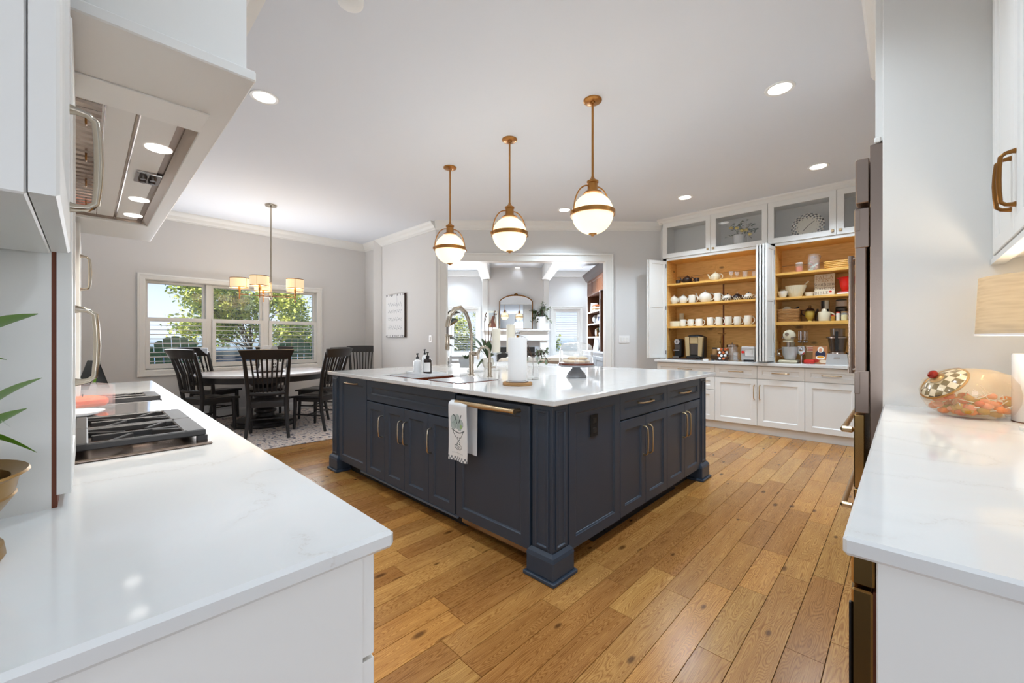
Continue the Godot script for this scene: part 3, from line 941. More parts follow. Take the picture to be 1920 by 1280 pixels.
	var cs := [[-0.055, 0, 0.045, "iced cookie on the cake stand, left of the front row"], [0.020, 0, 0.055, "iced cookie on the cake stand, middle of the front row"], [0.070, 0, -0.01, "iced cookie on the cake stand, right of the bottom row"], [-0.06, 0, -0.05, "iced cookie at the back left of the cake stand"], [0.0, 0, -0.06, "iced cookie at the back of the cake stand"], [-0.025, 1, 0.0, "iced cookie stacked on top, left of the two"], [0.045, 1, 0.02, "iced cookie stacked on top, right of the two"]]
	for e in cs:
		var c := thing("cookie", e[3], "cookie", V(2.675 + e[0] * 0.69 - e[2] * 0.69, cy + e[1] * 0.026, -1.865 + e[0] * 0.72 + e[2] * 0.69), e[0] * 9.0, "cookies under the glass dome")
		part("dough", mb().lathe([Vector2(0, 0), Vector2(0.034, 0), Vector2(0.042, 0.008), Vector2(0.040, 0.016), Vector2(0, 0.019)], 20), ck, c)
		part("icing", mb().lathe([Vector2(0.038, 0.0165), Vector2(0.032, 0.022), Vector2(0, 0.025)], 20), ic, c)
	var dm := thing("glass_dome", "clear glass dome with a ball knob covering the cookies", "cake dome", V(2.675, cy, -1.865))
	part("dome", mb().lathe([Vector2(0.131, 0.0), Vector2(0.133, 0.004), Vector2(0.130, 0.10), Vector2(0.120, 0.135), Vector2(0.095, 0.152), Vector2(0.02, 0.160), Vector2(0, 0.160), Vector2(0, 0.157), Vector2(0.094, 0.149), Vector2(0.117, 0.133), Vector2(0.127, 0.10), Vector2(0.128, 0.0), Vector2(0.131, 0)], 48), M.glass, dm)
	part("knob", mb().lathe([Vector2(0, 0.158), Vector2(0.008, 0.16), Vector2(0.007, 0.172), Vector2(0.018, 0.184), Vector2(0.019, 0.195), Vector2(0.010, 0.207), Vector2(0, 0.209)], 20), M.glass, dm)
	# tray of plants at the far side
	single("tray", mb().box(V(0, 0.012, 0), V(0.16, 0.024, 0.46), 0.005), M.white_gloss, "long white tray under the orchid at the island's far side", "tray", V(2.62, Y, -2.98), -0.80)
	var sp := thing("planter", "pale grey square planter left of the orchid", "planter", V(2.55, Y + 0.024, -3.06), 0.5)
	part("pot", mb().loft(0.10, 0.10, [[0, 0], [-0.004, 0.088], [0.004, 0.088], [0.008, 0.070], [0.009, 0.070]]), mat("concrete", Color(0.68, 0.69, 0.70), 0.7), sp, Vector3.ZERO, V(-P90, 0, 0))
	var su := thing("succulent", "small green succulent in the grey square planter", "plant", V(2.55, Y + 0.094, -3.06))
	for k in 14:
		var a := TAU * k * 0.382
		part("leaf", leaf_shape(Vector3.ZERO, V(cos(a) * 0.04, 0.03 + 0.002 * k, sin(a) * 0.04), 0.011, 0.01), M.leaf_dark, su)
	var op := thing("planter", "white faceted pot holding the orchid", "planter", V(2.69, Y + 0.024, -2.90))
	part("pot", mb().lathe([Vector2(0, 0), Vector2(0.038, 0), Vector2(0.060, 0.045), Vector2(0.050, 0.095), Vector2(0.045, 0.095), Vector2(0.052, 0.045), Vector2(0, 0.02)], 8), M.porcelain, op)
	var oc := thing("orchid", "orchid with broad dark green leaves and bare flower stems", "plant", V(2.69, Y + 0.11, -2.90))
	for l in [[V(-0.155, 0.125, -0.09), 0.030], [V(-0.10, 0.215, -0.12), 0.034], [V(-0.03, 0.195, -0.06), 0.036], [V(0.03, 0.155, 0.02), 0.034], [V(0.10, 0.105, 0.08), 0.036], [V(-0.10, -0.10, -0.06), 0.030], [V(0.13, 0.05, 0.02), 0.032], [V(0.02, 0.02, 0.10), 0.030], [V(-0.02, 0.17, 0.04), 0.032]]:
		part("leaf", leaf_shape(Vector3.ZERO, l[0], l[1], 0.035), M.leaf_dark, oc)
	for e in [[V(0.01, 0.16, 0.0), V(-0.02, 0.33, 0.03), V(0.05, 0.43, 0.05)], [V(0.02, 0.2, 0.02), V(0.045, 0.38, 0.03), V(0.06, 0.46, 0.02)], [V(-0.02, 0.2, -0.02), V(-0.03, 0.36, -0.02), V(0.0, 0.44, -0.04)]]:
		var sm := mb().tube([Vector3.ZERO, e[0], e[1], e[2]], [0.004, 0.0035, 0.003, 0.002], 6)
		for j in 6:
			sm.ball((e[1] as Vector3).lerp(e[2], j / 5.0) + V(0.008 * (j % 2), 0, 0.006), V(0.006, 0.008, 0.006), 6)
		part("flower_stem", sm, M.stem, oc)
	for e in [[2.86, -2.76, 0.44, "tall cream pillar candle behind the paper towels, right of the pair"], [2.72, -2.82, 0.40, "tall cream pillar candle behind the orchid stems, left of the pair"]]:
		var cn := thing("pillar_candle", e[3], "candle", V(e[0], Y, e[1]), 0, "pillar candles at the far side of the island")
		part("holder", mb().lathe([Vector2(0, 0), Vector2(0.05, 0), Vector2(0.05, 0.006), Vector2(0.012, 0.016), Vector2(0.012, 0.15), Vector2(0.05, 0.165), Vector2(0.05, 0.172), Vector2(0, 0.172)], 22), M.glass, cn)
		part("wax", mb().lathe([Vector2(0, 0.172), Vector2(0.041, 0.172), Vector2(0.042, e[2] - 0.004), Vector2(0.038, e[2]), Vector2(0.0, e[2] - 0.006)], 28), mat("candle_cream", Color(0.92, 0.90, 0.84), 0.5), cn)
		part("wick", mb().cyl(V(0, e[2] - 0.008, 0), V(0.001, e[2] + 0.008, 0), 0.0015, 5), M.black, cn)
	dish_towel()

func soap(label: String, pos: Vector3, r: float, h: float, m: Material, lab: bool) -> void:
	var t := thing("soap_bottle", label, "soap bottle", pos, -P90 + 0.75)
	part("body", mb().lathe([Vector2(0, 0), Vector2(r * 0.94, 0), Vector2(r, 0.004), Vector2(r, h * 0.86), Vector2(r * 0.8, h * 0.95), Vector2(r * 0.40, h), Vector2(r * 0.38, h + 0.010), Vector2(0, h + 0.010)], 28), m, t)
	if lab:
		part("label", mb().lathe([Vector2(r + 0.0006, h * 0.14), Vector2(r + 0.0006, h * 0.74)], 20, PI / 2 - 0.9, PI / 2 + 0.9), M.paper, t)
	part("pump_collar", mb().lathe([Vector2(0, h + 0.008), Vector2(r * 0.42, h + 0.008), Vector2(r * 0.42, h + 0.022), Vector2(0.006, h + 0.026), Vector2(0.004, h + 0.045), Vector2(0, h + 0.045)], 16), M.black, t)
	part("pump_head", mb().box(V(0, h + 0.050, 0), V(0.020, 0.012, 0.016), 0.004).tube([V(0, h + 0.051, 0), V(0, h + 0.052, 0.03), V(0, h + 0.046, 0.038)], [0.005, 0.004, 0.003], 8), M.black, t)

func dish_towel() -> void:
	var w := 96
	var h := 192
	var im := Image.create(w, h, false, Image.FORMAT_RGB8)
	im.fill(Color(0.92, 0.92, 0.915))
	var dot := func(x: float, y: float, r: float, c: Color):
		for yy in range(maxi(0, int(y - r)), mini(h, int(y + r + 1))):
			for xx in range(maxi(0, int(x - r)), mini(w, int(x + r + 1))):
				if Vector2(xx - x, yy - y).length() <= r: im.set_pixel(xx, yy, im.get_pixel(xx, yy).lerp(c, 0.8))
	var ink := Color(0.16, 0.20, 0.20)
	var soft := Color(0.66, 0.72, 0.70)
	for c in [[26, 62, 15], [46, 56, 13], [64, 72, 14], [40, 74, 15], [56, 82, 12], [24, 80, 11]]:
		dot.call(c[0], c[1], c[2], soft)
		for k in 40:
			dot.call(c[0] + cos(TAU * k / 40) * c[2], c[1] + sin(TAU * k / 40) * c[2], 0.8, Color(0.42, 0.50, 0.48))
	dot.call(66, 80, 7, Color(0.62, 0.76, 0.45))
	for k in 24:   # long leaves
		var f := k / 23.0
		dot.call(26 + 16 * f, 46 + 26 * f * f, 1.6, ink)
		dot.call(68 - 12 * f, 44 + 24 * f, 1.6, ink)
	for k in 60:   # bowl rim, stem and foot
		var f := k / 59.0
		dot.call(16 + 66 * f, 92 + 9 * sin(PI * f), 1.3, ink)
		dot.call(20 + 18 * f, 95 + 22 * sin(P90 * f), 0.9, ink); dot.call(78 - 20 * f, 95 + 22 * sin(P90 * f), 0.9, ink)
		dot.call(44 - 4 * sin(f * PI * 3), 116 + 22 * f, 1.0, ink); dot.call(54 + 4 * sin(f * PI * 3), 116 + 22 * f, 1.0, ink)
		dot.call(49 + 20 * cos(TAU * f), 146 + 9 * sin(TAU * f), 1.0, ink)
	for k in 14:
		dot.call(38 + (k * 37) % 24, 140 + (k * 11) % 14, 1.6, Color(0.35, 0.36, 0.38))
	for k in 12: dot.call(20 + k * 5, 166, 1.0, Color(0.55, 0.57, 0.58))
	for y in range(178, 192):
		for x in w:
			if (x / 7 + (y - 178) / 7) % 2 == 0: im.set_pixel(x, y, Color(0.50, 0.52, 0.54))
	var m := mat("towel_print", Color.WHITE, 0.9)
	m.albedo_texture = ImageTexture.create_from_image(im)
	var plain := mat("towel_plain", Color(0.86, 0.87, 0.88), 0.9)
	var t := thing("dish_towel", "white dish towel printed with a footed fruit bowl, hung over the dishwasher handle", "towel", V(1.553, 0.835, -1.905), -P90)
	# local z points out of the front, y = 0 is the bar
	part("front", mb().patch(func(u, v):
		var y: float = -0.345 + 0.358 * v
		var fold: float = 0.006 * sin(u * 9.0 + 1.0) * (1.0 - v)
		var top: float = clampf((v - 0.93) / 0.07, 0, 1)
		return V((u - 0.5) * 0.168 + 0.004 * sin(v * 5.0) - 0.012, y - 0.004 * top, 0.022 + fold - 0.020 * top * top), 14, 24, 0.003), m, t)
	part("back", mb().patch(func(u, v):
		var y: float = -0.300 + 0.313 * v
		var top: float = clampf((v - 0.93) / 0.07, 0, 1)
		return V((u - 0.5) * 0.168 + 0.028 - 0.04 * top, y - 0.004 * top, -0.024 + 0.004 * sin(u * 8.0) * (1.0 - v) + 0.022 * top * top), 12, 18, 0.003), plain, t)

func left_run() -> void:
	single("range_worktop", mb().span(V(-0.35, 0.889, -3.914), V(0.335, 0.917, -0.575), 0.006), M.quartz, "long white quartz worktop that carries the gas cooktop", "worktop")
	var cw: Material = M.cabinet_white
	# base cabinets: near drawers, middle below the cooktop, far
	var spans := [[-0.597, -1.40, "white base cabinet with drawers under the near end of the range worktop"], [-1.40, -2.72, "white base cabinet under the gas cooktop"], [-2.72, -3.90, "white base cabinet under the far end of the range worktop"]]
	for s in spans:
		var hw: float = absf(s[1] - s[0]) / 2
		var t := thing("base_cabinet", s[2], "cabinet", V(0.293, 0, (s[0] + s[1]) / 2), P90)
		part("body", mb().span(V(-hw, 0.10, -0.60), V(hw, 0.887, 0)), cw, t)
		part("toe_kick", mb().span(V(-hw, 0, -0.10), V(hw, 0.10, -0.08)), cw, t)
		for e in [[0.724, 0.882], [0.420, 0.720], [0.108, 0.416]]:
			var d := front("drawer", t, -hw, e[0], hw, e[1], 0, cw)
			pull(d, V(0, 0, 0.012), 0.2, true)
	# upper cabinet beside the hood
	var u := thing("wall_cabinet", "white wall cabinet with a pale curved handle hanging left of the range hood", "cabinet", V(-0.042, 0, -0.85), P90)
	part("body", mb().span(V(-0.206, 1.362, -0.31), V(0.21, 2.55, 0), 0.002), cw, u)
	part("light_rail", mb().span(V(-0.18, 1.372, -0.28), V(0.18, 1.378, -0.25)), M.kraft, u)
	var d := part("door", mb().loft(0.412, 1.18, [[0, 0], [0, 0.019], [0.003, 0.022], [0.060, 0.022], [0.064, 0.017], [0.070, 0.013], [0.072, 0.013]]), cw, u, V(0.0, 1.955, 0.001))
	pull(d, V(0.165, -0.435, 0.022), 0.165, false, "nickel", 0.006)
	# tall counter cabinets left and right of the cooktop
	var g := thing("counter_cabinet", "white counter cabinet with a brown wood seam beside its door, left of the cooktop", "cabinet", V(-0.036, 0.917, -1.25), P90)
	part("body", mb().span(V(-0.17, 0, -0.31), V(0.173, 0.885, -0.006)), cw, g)
	part("wood_edge", mb().span(V(-0.168, 0.0, -0.006), V(0.172, 0.885, 0.001)), M.seam_brown, g)
	part("base_strip", mb().prism([Vector2(0, 0), Vector2(0.012, 0), Vector2(0.012, 0.022), Vector2(0.008, 0.030), Vector2(0, 0.032)], 0.0, 0.315), cw, g, V(0.173, 0, -0.315), Vector3.ZERO)
	d = part("door", mb().loft(0.343, 0.855, [[0, 0], [0, 0.017], [0.002, 0.019], [0.055, 0.019], [0.06, 0.012], [0.062, 0.012]]), cw, g, V(0.002, 0.45, 0.0))
	pull(d, V(0.10, -0.167, 0.019), 0.165, false, "nickel", 0.006)
	var far := thing("counter_cabinet", "white counter cabinet at the far end of the range worktop", "cabinet", V(-0.040, 0.917, -3.29), P90)
	part("body", mb().span(V(-0.37, 0, -0.305), V(0.37, 0.885, 0)), cw, far)
	d = part("door", mb().loft(0.74, 0.86, [[0, 0], [0, 0.018], [0.002, 0.02], [0.055, 0.02], [0.06, 0.012], [0.062, 0.012]]), cw, far, V(0, 0.44, 0))
	pull(d, V(-0.33, 0.19, 0.02), 0.165, false, "nickel", 0.006)
	hood()
	cooktop()
	# things on the worktop
	var pot := thing("planter", "brass footed planter at the near left end of the white worktop", "planter", V(-0.161, 0.917, -0.883))
	var bp := mat("aged_brass", Color(0.60, 0.47, 0.27), 0.35, 0.85)
	part("foot", mb().lathe([Vector2(0.0, 0.0), Vector2(0.082, 0.0), Vector2(0.086, 0.006), Vector2(0.084, 0.020), Vector2(0.070, 0.027), Vector2(0.040, 0.034), Vector2(0.030, 0.040), Vector2(0.0, 0.042)], 32), bp, pot)
	part("bowl", mb().lathe([Vector2(0.0, 0.036), Vector2(0.045, 0.038), Vector2(0.075, 0.056), Vector2(0.092, 0.082), Vector2(0.096, 0.088), Vector2(0.094, 0.090), Vector2(0.098, 0.112), Vector2(0.108, 0.118), Vector2(0.106, 0.121), Vector2(0.090, 0.112), Vector2(0.086, 0.094), Vector2(0.0, 0.094)], 36), bp, pot)
	part("soil", mb().lathe([Vector2(0, 0.106), Vector2(0.088, 0.100)], 24), M.rubber_black, pot)
	var pl := thing("houseplant", "green lucky bamboo growing in the brass planter", "plant", V(-0.161, 0.955, -0.883))
	var st := mb()
	for k in 3:
		var bx := -0.02 + 0.02 * k
		st.tube([V(bx, 0, 0.01 * k), V(bx, 0.12, 0.0), V(bx + 0.004, 0.26, 0.01), V(bx + 0.01, 0.40, 0)], [0.009, 0.008, 0.008, 0.006], 8)
	part("cane", st, M.leaf_green, pl)
	# leaves: start, tip, width
	for l in [[V(0.0, 0.20, 0.0), V(0.115, 0.295, 0.015), 0.020], [V(0.0, 0.21, 0.02), V(0.088, 0.232, 0.02), 0.013], [V(0.02, 0.10, 0.0), V(0.118, 0.205, 0.0), 0.020], [V(0.02, 0.13, 0.01), V(0.113, 0.10, 0.0), 0.022], [V(0.0, 0.06, 0.0), V(0.105, 0.165, 0.015), 0.028], [V(0.0, 0.30, 0), V(-0.10, 0.38, 0.05), 0.025], [V(0.0, 0.36, 0), V(0.03, 0.50, -0.06), 0.022], [V(0, 0.25, 0), V(-0.12, 0.30, -0.05), 0.025], [V(0, 0.16, 0.01), V(-0.1, 0.2, 0.09), 0.025]]:
		part("leaf", leaf_shape(l[0], l[1], l[2], 0.02), M.leaf_green, pl)
	part("leaf", leaf_shape(V(0.0, 0.19, 0.01), V(0.09, 0.140, 0.005), 0.012, 0.02), M.paper, pl, Vector3.ZERO, Vector3.ZERO, "pale white leaf")
	# candle glass, dish, tent card
	var cup := thing("candle_glass", "square clear glass with orange wax on the far part of the cooktop", "candle", V(-0.010, 0.9445, -2.285), 0.35)
	part("glass", mb().loft(0.140, 0.140, [[0, 0], [0, 0.094], [0.004, 0.094], [0.006, 0.012], [0.007, 0.012]], true), glass("cup_glass", Color(0.95, 0.96, 0.97), 0.13), cup, Vector3.ZERO, Vector3(-P90, 0, 0))
	part("wax", mb().box(V(0, 0.030, 0), V(0.118, 0.034, 0.118), 0.01), M.orange, cup)
	part("wick", mb().cyl(V(0, 0.047, 0), V(0.002, 0.058, 0), 0.0015, 5), M.black, cup)
	var dish := thing("spoon_rest", "small white dish on the cooktop in front of the candle glass", "dish", V(-0.03, 0.9445, -2.10))
	part("dish", mb().lathe([Vector2(0, 0), Vector2(0.05, 0.0), Vector2(0.078, 0.012), Vector2(0.080, 0.016), Vector2(0.052, 0.005), Vector2(0, 0.004)], 28), M.white_gloss, dish)
	var card := thing("tent_card", "small black and green tent card at the far end of the range worktop", "card", V(0.03, 0.917, -3.55), 0.5)
	part("card", mb().prism([Vector2(-0.055, 0), Vector2(0, 0.17), Vector2(0.055, 0), Vector2(0.05, 0), Vector2(0, 0.155), Vector2(-0.05, 0)], -0.05, 0.05), M.black, card)
	part("print", mb().prism([Vector2(-0.03, 0.04), Vector2(-0.004, 0.12), Vector2(-0.015, 0.04)], 0.05, 0.0515), M.leaf_green, card)

func leaf_shape(a: Vector3, b: Vector3, w: float, bow: float) -> MB:   # a pointed blade from a to b, bowed upwards
	var d := b - a
	var s := d.cross(Vector3.UP)
	s = (s if s.length() > 0.001 else Vector3.RIGHT).normalized()
	s = (s + Vector3.UP * 0.35).normalized()
	return mb().patch(func(u, v):
		var k: float = pow(sin(PI * clampf(0.04 + v * 0.95, 0, 1)), 0.8) * w
		return a + d * v + s * (u - 0.5) * 2.0 * k + Vector3.UP * (bow * sin(PI * v) - 0.18 * k * (1.0 - absf(u - 0.5) * 2.0)), 4, 9)

func hood() -> void:
	var cw: Material = M.cabinet_white
	var t := thing("range_hood", "large white range hood with a stainless steel insert over the gas cooktop", "range hood", V(0, 1.814, 0))
	# soffit ring and ledge
	var r := mb()
	var x0 := -0.35; var x1 := 0.275; var zA := -1.09; var zB := -3.345
	r.span(V(x0, 0, zA), V(x1, 0.025, -1.468), 0.003); r.span(V(x0, 0, -2.91), V(x1, 0.025, zB), 0.003)
	r.span(V(0.226, 0, -1.462), V(x1, 0.025, -2.916), 0.003); r.span(V(x0, 0, -1.462), V(-0.30, 0.025, -2.916))
	part("ledge", r, cw, t)
	part("filler_panel", mb().span(V(-0.30, -0.004, -1.335), V(0.228, 0.0, -1.466), 0.001), mat("filler_white", Color(0.93, 0.925, 0.91), 0.3), t)
	part("body", mb().span(V(x0, 0.10, zA - 0.012), V(0.258, 0.42, zB + 0.012)), cw, t)
	part("moulding", mb().span(V(x0, 0.025, zA - 0.012), V(0.258, 0.10, zB + 0.012)), cw, t)
	var prof := [Vector2(0, 0), Vector2(0.0, -0.15), Vector2(0.012, -0.15), Vector2(0.02, -0.12), Vector2(0.06, -0.07), Vector2(0.11, -0.03), Vector2(0.15, -0.02), Vector2(0.15, 0)]
	part("crown", mb().prism(prof, zB, zA), cw, t, V(0.258, 0.53, 0))
	part("crown_top", mb().span(V(x0, 0.36, zA - 0.01), V(0.30, 0.53, zB + 0.01)), cw, t)
	# insert: sloped steel pan with baffles, a light strip and a control plate
	var h := 0.055
	var s := mb()
	s.span(V(-0.30, h, -1.468), V(0.226, h + 0.01, -2.91))
	s.span(V(-0.30, 0.012, -1.468), V(0.226, h, -1.474)); s.span(V(-0.30, 0.012, -2.904), V(0.226, h, -2.91)); s.span(V(0.220, 0.012, -1.47), V(0.226, h, -2.91)); s.span(V(-0.30, 0.012, -1.47), V(-0.294, h, -2.91))
	s.prism([Vector2(0.226, 0.002), Vector2(0.226, 0.014), Vector2(0.205, 0.022), Vector2(0.203, 0.018)], -1.47, -2.91)
	var ins := part("insert", s, M.steel, t)
	part("light_strip", mb().prism([Vector2(0.105, 0.028), Vector2(0.212, 0.024), Vector2(0.212, 0.055), Vector2(0.105, 0.055)], -1.475, -2.90), M.steel, ins)
	part("ridge", mb().tube([V(0.102, 0.030, -1.476), V(0.102, 0.030, -2.90)], 0.008, 8), M.steel, ins)
	part("ridge", mb().tube([V(0.078, 0.040, -1.476), V(0.078, 0.040, -2.90)], 0.006, 8), M.steel, ins)
	part("grease_tray", mb().prism([Vector2(0.03, 0.05), Vector2(0.035, 0.024), Vector2(0.078, 0.040), Vector2(0.078, 0.05)], -1.476, -2.90), M.steel, ins)
	for k in 26:
		var z := -1.50 - k * 0.0505
		part("baffle", mb().prism([Vector2(z - 0.019, 0.020), Vector2(z - 0.014, 0.014), Vector2(z + 0.014, 0.014), Vector2(z + 0.019, 0.020)], -0.29, 0.03), M.steel, t, Vector3.ZERO, Vector3(0, P90, 0)).transform = Transform3D(Basis(V(0, 0, 1), V(0, 1, 0), V(1, 0, 0)), Vector3.ZERO)
	for z in [-1.62, -1.95, -2.28, -2.61]:
		part("latch", mb().tube([V(0.0, 0.014, z), V(0.0, -0.004, z), V(0.0, -0.004, z - 0.02), V(0.0, 0.010, z - 0.02)], 0.003, 6), M.bronze, t)
	for z in [-1.76, -2.465, -2.80]:
		part("lamp", mb().lathe([Vector2(0, 0.0), Vector2(0.034, 0.0), Vector2(0.036, 0.004)], 24), M.can_glow, t, V(0.165, 0.022, z))
		var l := SpotLight3D.new()
		l.name = "lamp_light"
		l.light_energy = 0.8
		l.light_color = Color(1.0, 0.96, 0.9)
		l.spot_angle = 55
		l.light_size = 0.03
		l.shadow_enabled = true
		l.position = V(0.165, 0.015, z)
		l.rotation.x = -P90
		t.add_child(l, true)
	var cp := part("control_plate", mb().box(V(0.165, 0.020, -2.10), V(0.075, 0.008, 0.13), 0.002), M.chrome, t)
	for e in [[0.150, -2.075], [0.178, -2.075], [0.150, -2.12], [0.178, -2.12]]:
		part("knob", mb().lathe([Vector2(0, -0.012), Vector2(0.010, -0.012), Vector2(0.012, 0)], 14), M.steel_dark, cp, V(e[0], 0.017, e[1]))

func cooktop() -> void:
	var t := thing("gas_cooktop", "stainless steel gas cooktop with cast iron grates and a shiny griddle cover", "cooktop", V(0, 0.917, 0))
	part("tray", mb().span(V(-0.28, 0.0, -2.71), V(0.250, 0.008, -1.418), 0.003), M.steel, t)
	var iron: Material = M.black_iron
	part("griddle_cover", mb().span(V(-0.26, 0.008, -2.475), V(0.234, 0.027, -1.965), 0.006), M.chrome, t)
	for gsec in [[-1.452, -1.70], [-1.703, -1.952], [-2.485, -2.70]]:
		var z0: float = gsec[0]
		var z1: float = gsec[1]
		var g := mb()
		var y0 := 0.022
		var y1 := 0.040
		for b in [[V(0.19, y0, z0), V(0.24, y1, z1)], [V(-0.255, y0, z0), V(-0.215, y1, z1)], [V(-0.22, y0, z0), V(0.20, y1, z0 - 0.016)], [V(-0.22, y0, z1 + 0.016), V(0.20, y1, z1)], [V(-0.022, y0, z0), V(0.004, y1 + 0.002, z1)]]:
			g.span(b[0], b[1], 0.003)
		for f in [[0.232, z0 - 0.012], [0.232, z1 + 0.012], [-0.245, z0 - 0.012], [-0.245, z1 + 0.012]]:
			g.span(V(f[0] - 0.012, 0.006, f[1] - 0.01), V(f[0] + 0.012, y0, f[1] + 0.01))
		var gr := part("grate", g, iron, t)
		var zc := (z0 + z1) / 2
		for c in [0.105, -0.115]:
			for k in 4:   # fingers towards the burner
				var a := PI / 4 + k * P90 + 0.25
				var fi := mb().at(V(c, 0.0, zc), V(0, a, 0))
				fi.box(V(0.085, 0.031, 0), V(0.105, 0.016, 0.010), 0.002)
				part("finger", fi, iron, gr)
			part("finger", mb().box(V(c, 0.031, zc), V(0.19, 0.016, 0.010), 0.002), iron, gr)
			var bu := part("burner", mb().lathe([Vector2(0, 0.006), Vector2(0.048, 0.006), Vector2(0.050, 0.012), Vector2(0.040, 0.020), Vector2(0.0, 0.022)], 24), M.steel, t, V(c, 0, zc))
			part("burner_cap", mb().lathe([Vector2(0, 0.020), Vector2(0.036, 0.020), Vector2(0.037, 0.024), Vector2(0.0, 0.027)], 24), M.black, bu)

const HX := 6.16   # front plane of the hutch uppers; local x is world z, local z points out of the front

func hutch() -> void:
	var cw: Material = M.cabinet_white
	single("hutch_worktop", mb().span(V(5.905, 0.880, -2.70), V(6.55, 0.918, 0.13), 0.004), M.quartz, "white quartz worktop of the white hutch under the honey wood shelves", "worktop")
	# base units
	var us := [[-2.68, -1.866, "white hutch base cabinet with three wide drawers at the left end", 3], [-1.866, -1.357, "white hutch base cabinet with one drawer over a door, handle on the door's right edge", 1], [-1.357, -0.854, "white hutch base cabinet with one drawer over a door, handle on the door's left edge", -1], [-0.854, -0.35, "white hutch base cabinet beside the refrigerator handle, one drawer over a door", 1], [-0.35, 0.13, "white hutch base cabinet hidden behind the refrigerator", -1]]
	for e in us:
		var hw: float = (e[1] - e[0]) / 2
		var t := thing("base_cabinet", e[2], "cabinet", V(5.972, 0, (e[0] + e[1]) / 2), -P90)
		part("body", mb().span(V(-hw, 0.10, -0.40), V(hw, 0.880, 0)), cw, t)
		part("toe_kick", mb().span(V(-hw, 0.0, -0.06), V(hw, 0.10, -0.035)), cw, t)
		if e[3] == 3:
			for y in [[0.708, 0.872], [0.526, 0.704], [0.108, 0.522]]:
				var d := front("drawer", t, -hw, y[0], hw, y[1], 0, cw)
				pull(d, V(0, 0, 0.012), 0.19, true)
		else:
			var d := front("drawer", t, -hw, 0.708, hw, 0.872, 0, cw)
			pull(d, V(0, 0, 0.012), 0.175, true)
			d = front("door", t, -hw, 0.108, hw, 0.704, 0, cw, 0.02, 0.066)
			if e[0] < -0.9: pull(d, V(e[3] * (hw - 0.032), 0.13, 0.02), 0.18)
	# open shelves behind folding doors
	for k in 2:
		var z0: float = [-2.68, -1.31][k]
		var z1: float = [-1.31, 0.13][k]
		var o0: float = [-2.623, -1.20][k]
		var o1: float = [-1.42, 0.02][k]
		var t := thing("shelf_cabinet", ["white hutch cabinet with folding doors open on honey wood shelves of teapots and mugs", "white hutch cabinet with folding doors open on honey wood shelves of bowls and jars"][k], "cabinet", V(HX, 0, 0), -P90)
		var c := mb()
		c.span(V(z0, 0.918, -0.395), V(o0, 2.45, 0.0)); c.span(V(o1, 0.918, -0.395), V(z1, 2.45, 0.0))
		c.span(V(z0, 2.415, -0.395), V(z1, 2.45, 0.0))
		part("frame", c, cw, t)
		for s in [[o0, o0 + 0.003], [o1 - 0.003, o1]]:
			part("side_board", mb().span(V(s[0], 0.918, -0.375), V(s[1], 2.415, -0.012)), M.honey, t)
		part("top_board", mb().span(V(o0, 2.411, -0.375), V(o1, 2.415, -0.012)), M.honey, t)
		for y in [[0.918, 1.74], [1.742, 2.20], [2.202, 2.415]]:
			part("back_board", mb().span(V(o0, y[0], -0.39), V(o1, y[1] - 0.002, -0.375), 0.002), M.honey, t)
		var ys: Array = [[2.032, 2.060], [1.728, 1.756], [1.383, 1.411]] if k == 0 else [[2.036, 2.064], [1.724, 1.752], [1.397, 1.437]]
		for y in ys:
			part("shelf", mb().span(V(o0 + 0.004, y[0], -0.375), V(o1 - 0.004, y[1], -0.015), 0.003), mat("shelf_honey", Color(0.86, 0.66, 0.33), 0.4) if not M.has("shelf_honey") else M.shelf_honey, t)
		if k == 0:
			part("shelf_rail", mb().span(V(-1.935, 0.92, -0.375), V(-1.915, 2.03, -0.370)), M.seam_brown, t)
		# folding leaves: [tip z, hinge z]
		var lv: Array = [[-2.795, -2.665], [-2.765, -2.64], [-1.334, -1.405], [-1.302, -1.372]] if k == 0 else [[-1.268, -1.262], [-1.236, -1.215]]
		for e in lv:
			var a := V(e[1], 0, 0.005)
			var b := V(e[0], 0, 0.300)
			var mid := (a + b) / 2
			var dir := (b - a).normalized()
			var turn := atan2(-dir.z, dir.x)
			var lf := part("door_leaf", mb(), cw, t, V(mid.x, 1.675, mid.z), V(0, turn + (PI if k == 0 and e[0] < -2 else PI), 0))
			var m := mb()
			var w := a.distance_to(b)
			m.loft(w, 1.475, [[0, 0], [0, 0.008], [0.002, 0.010], [0.05, 0.010], [0.055, 0.004], [0.056, 0.004]])
			m.at(Vector3.ZERO, V(0, PI, 0)).loft(w, 1.475, [[0, 0], [0, 0.008], [0.002, 0.010], [0.05, 0.010], [0.055, 0.004], [0.056, 0.004]])
			m.at(Vector3.ZERO).box(V(0, 0.05, 0.006), V(w - 0.09, 0.05, 0.006)); m.box(V(0, 0.05, -0.006), V(w - 0.09, 0.05, 0.006))
			lf.mesh = m.mesh()
			for y in [-0.66, 0.02, 0.66]:
				part("hinge", mb().cyl(V(w / 2, y - 0.03, 0.011), V(w / 2, y + 0.03, 0.011), 0.006, 8), M.steel_dark, lf)
		if k == 1:
			pull(t, V(-1.212, 1.235, 0.015), 0.13)
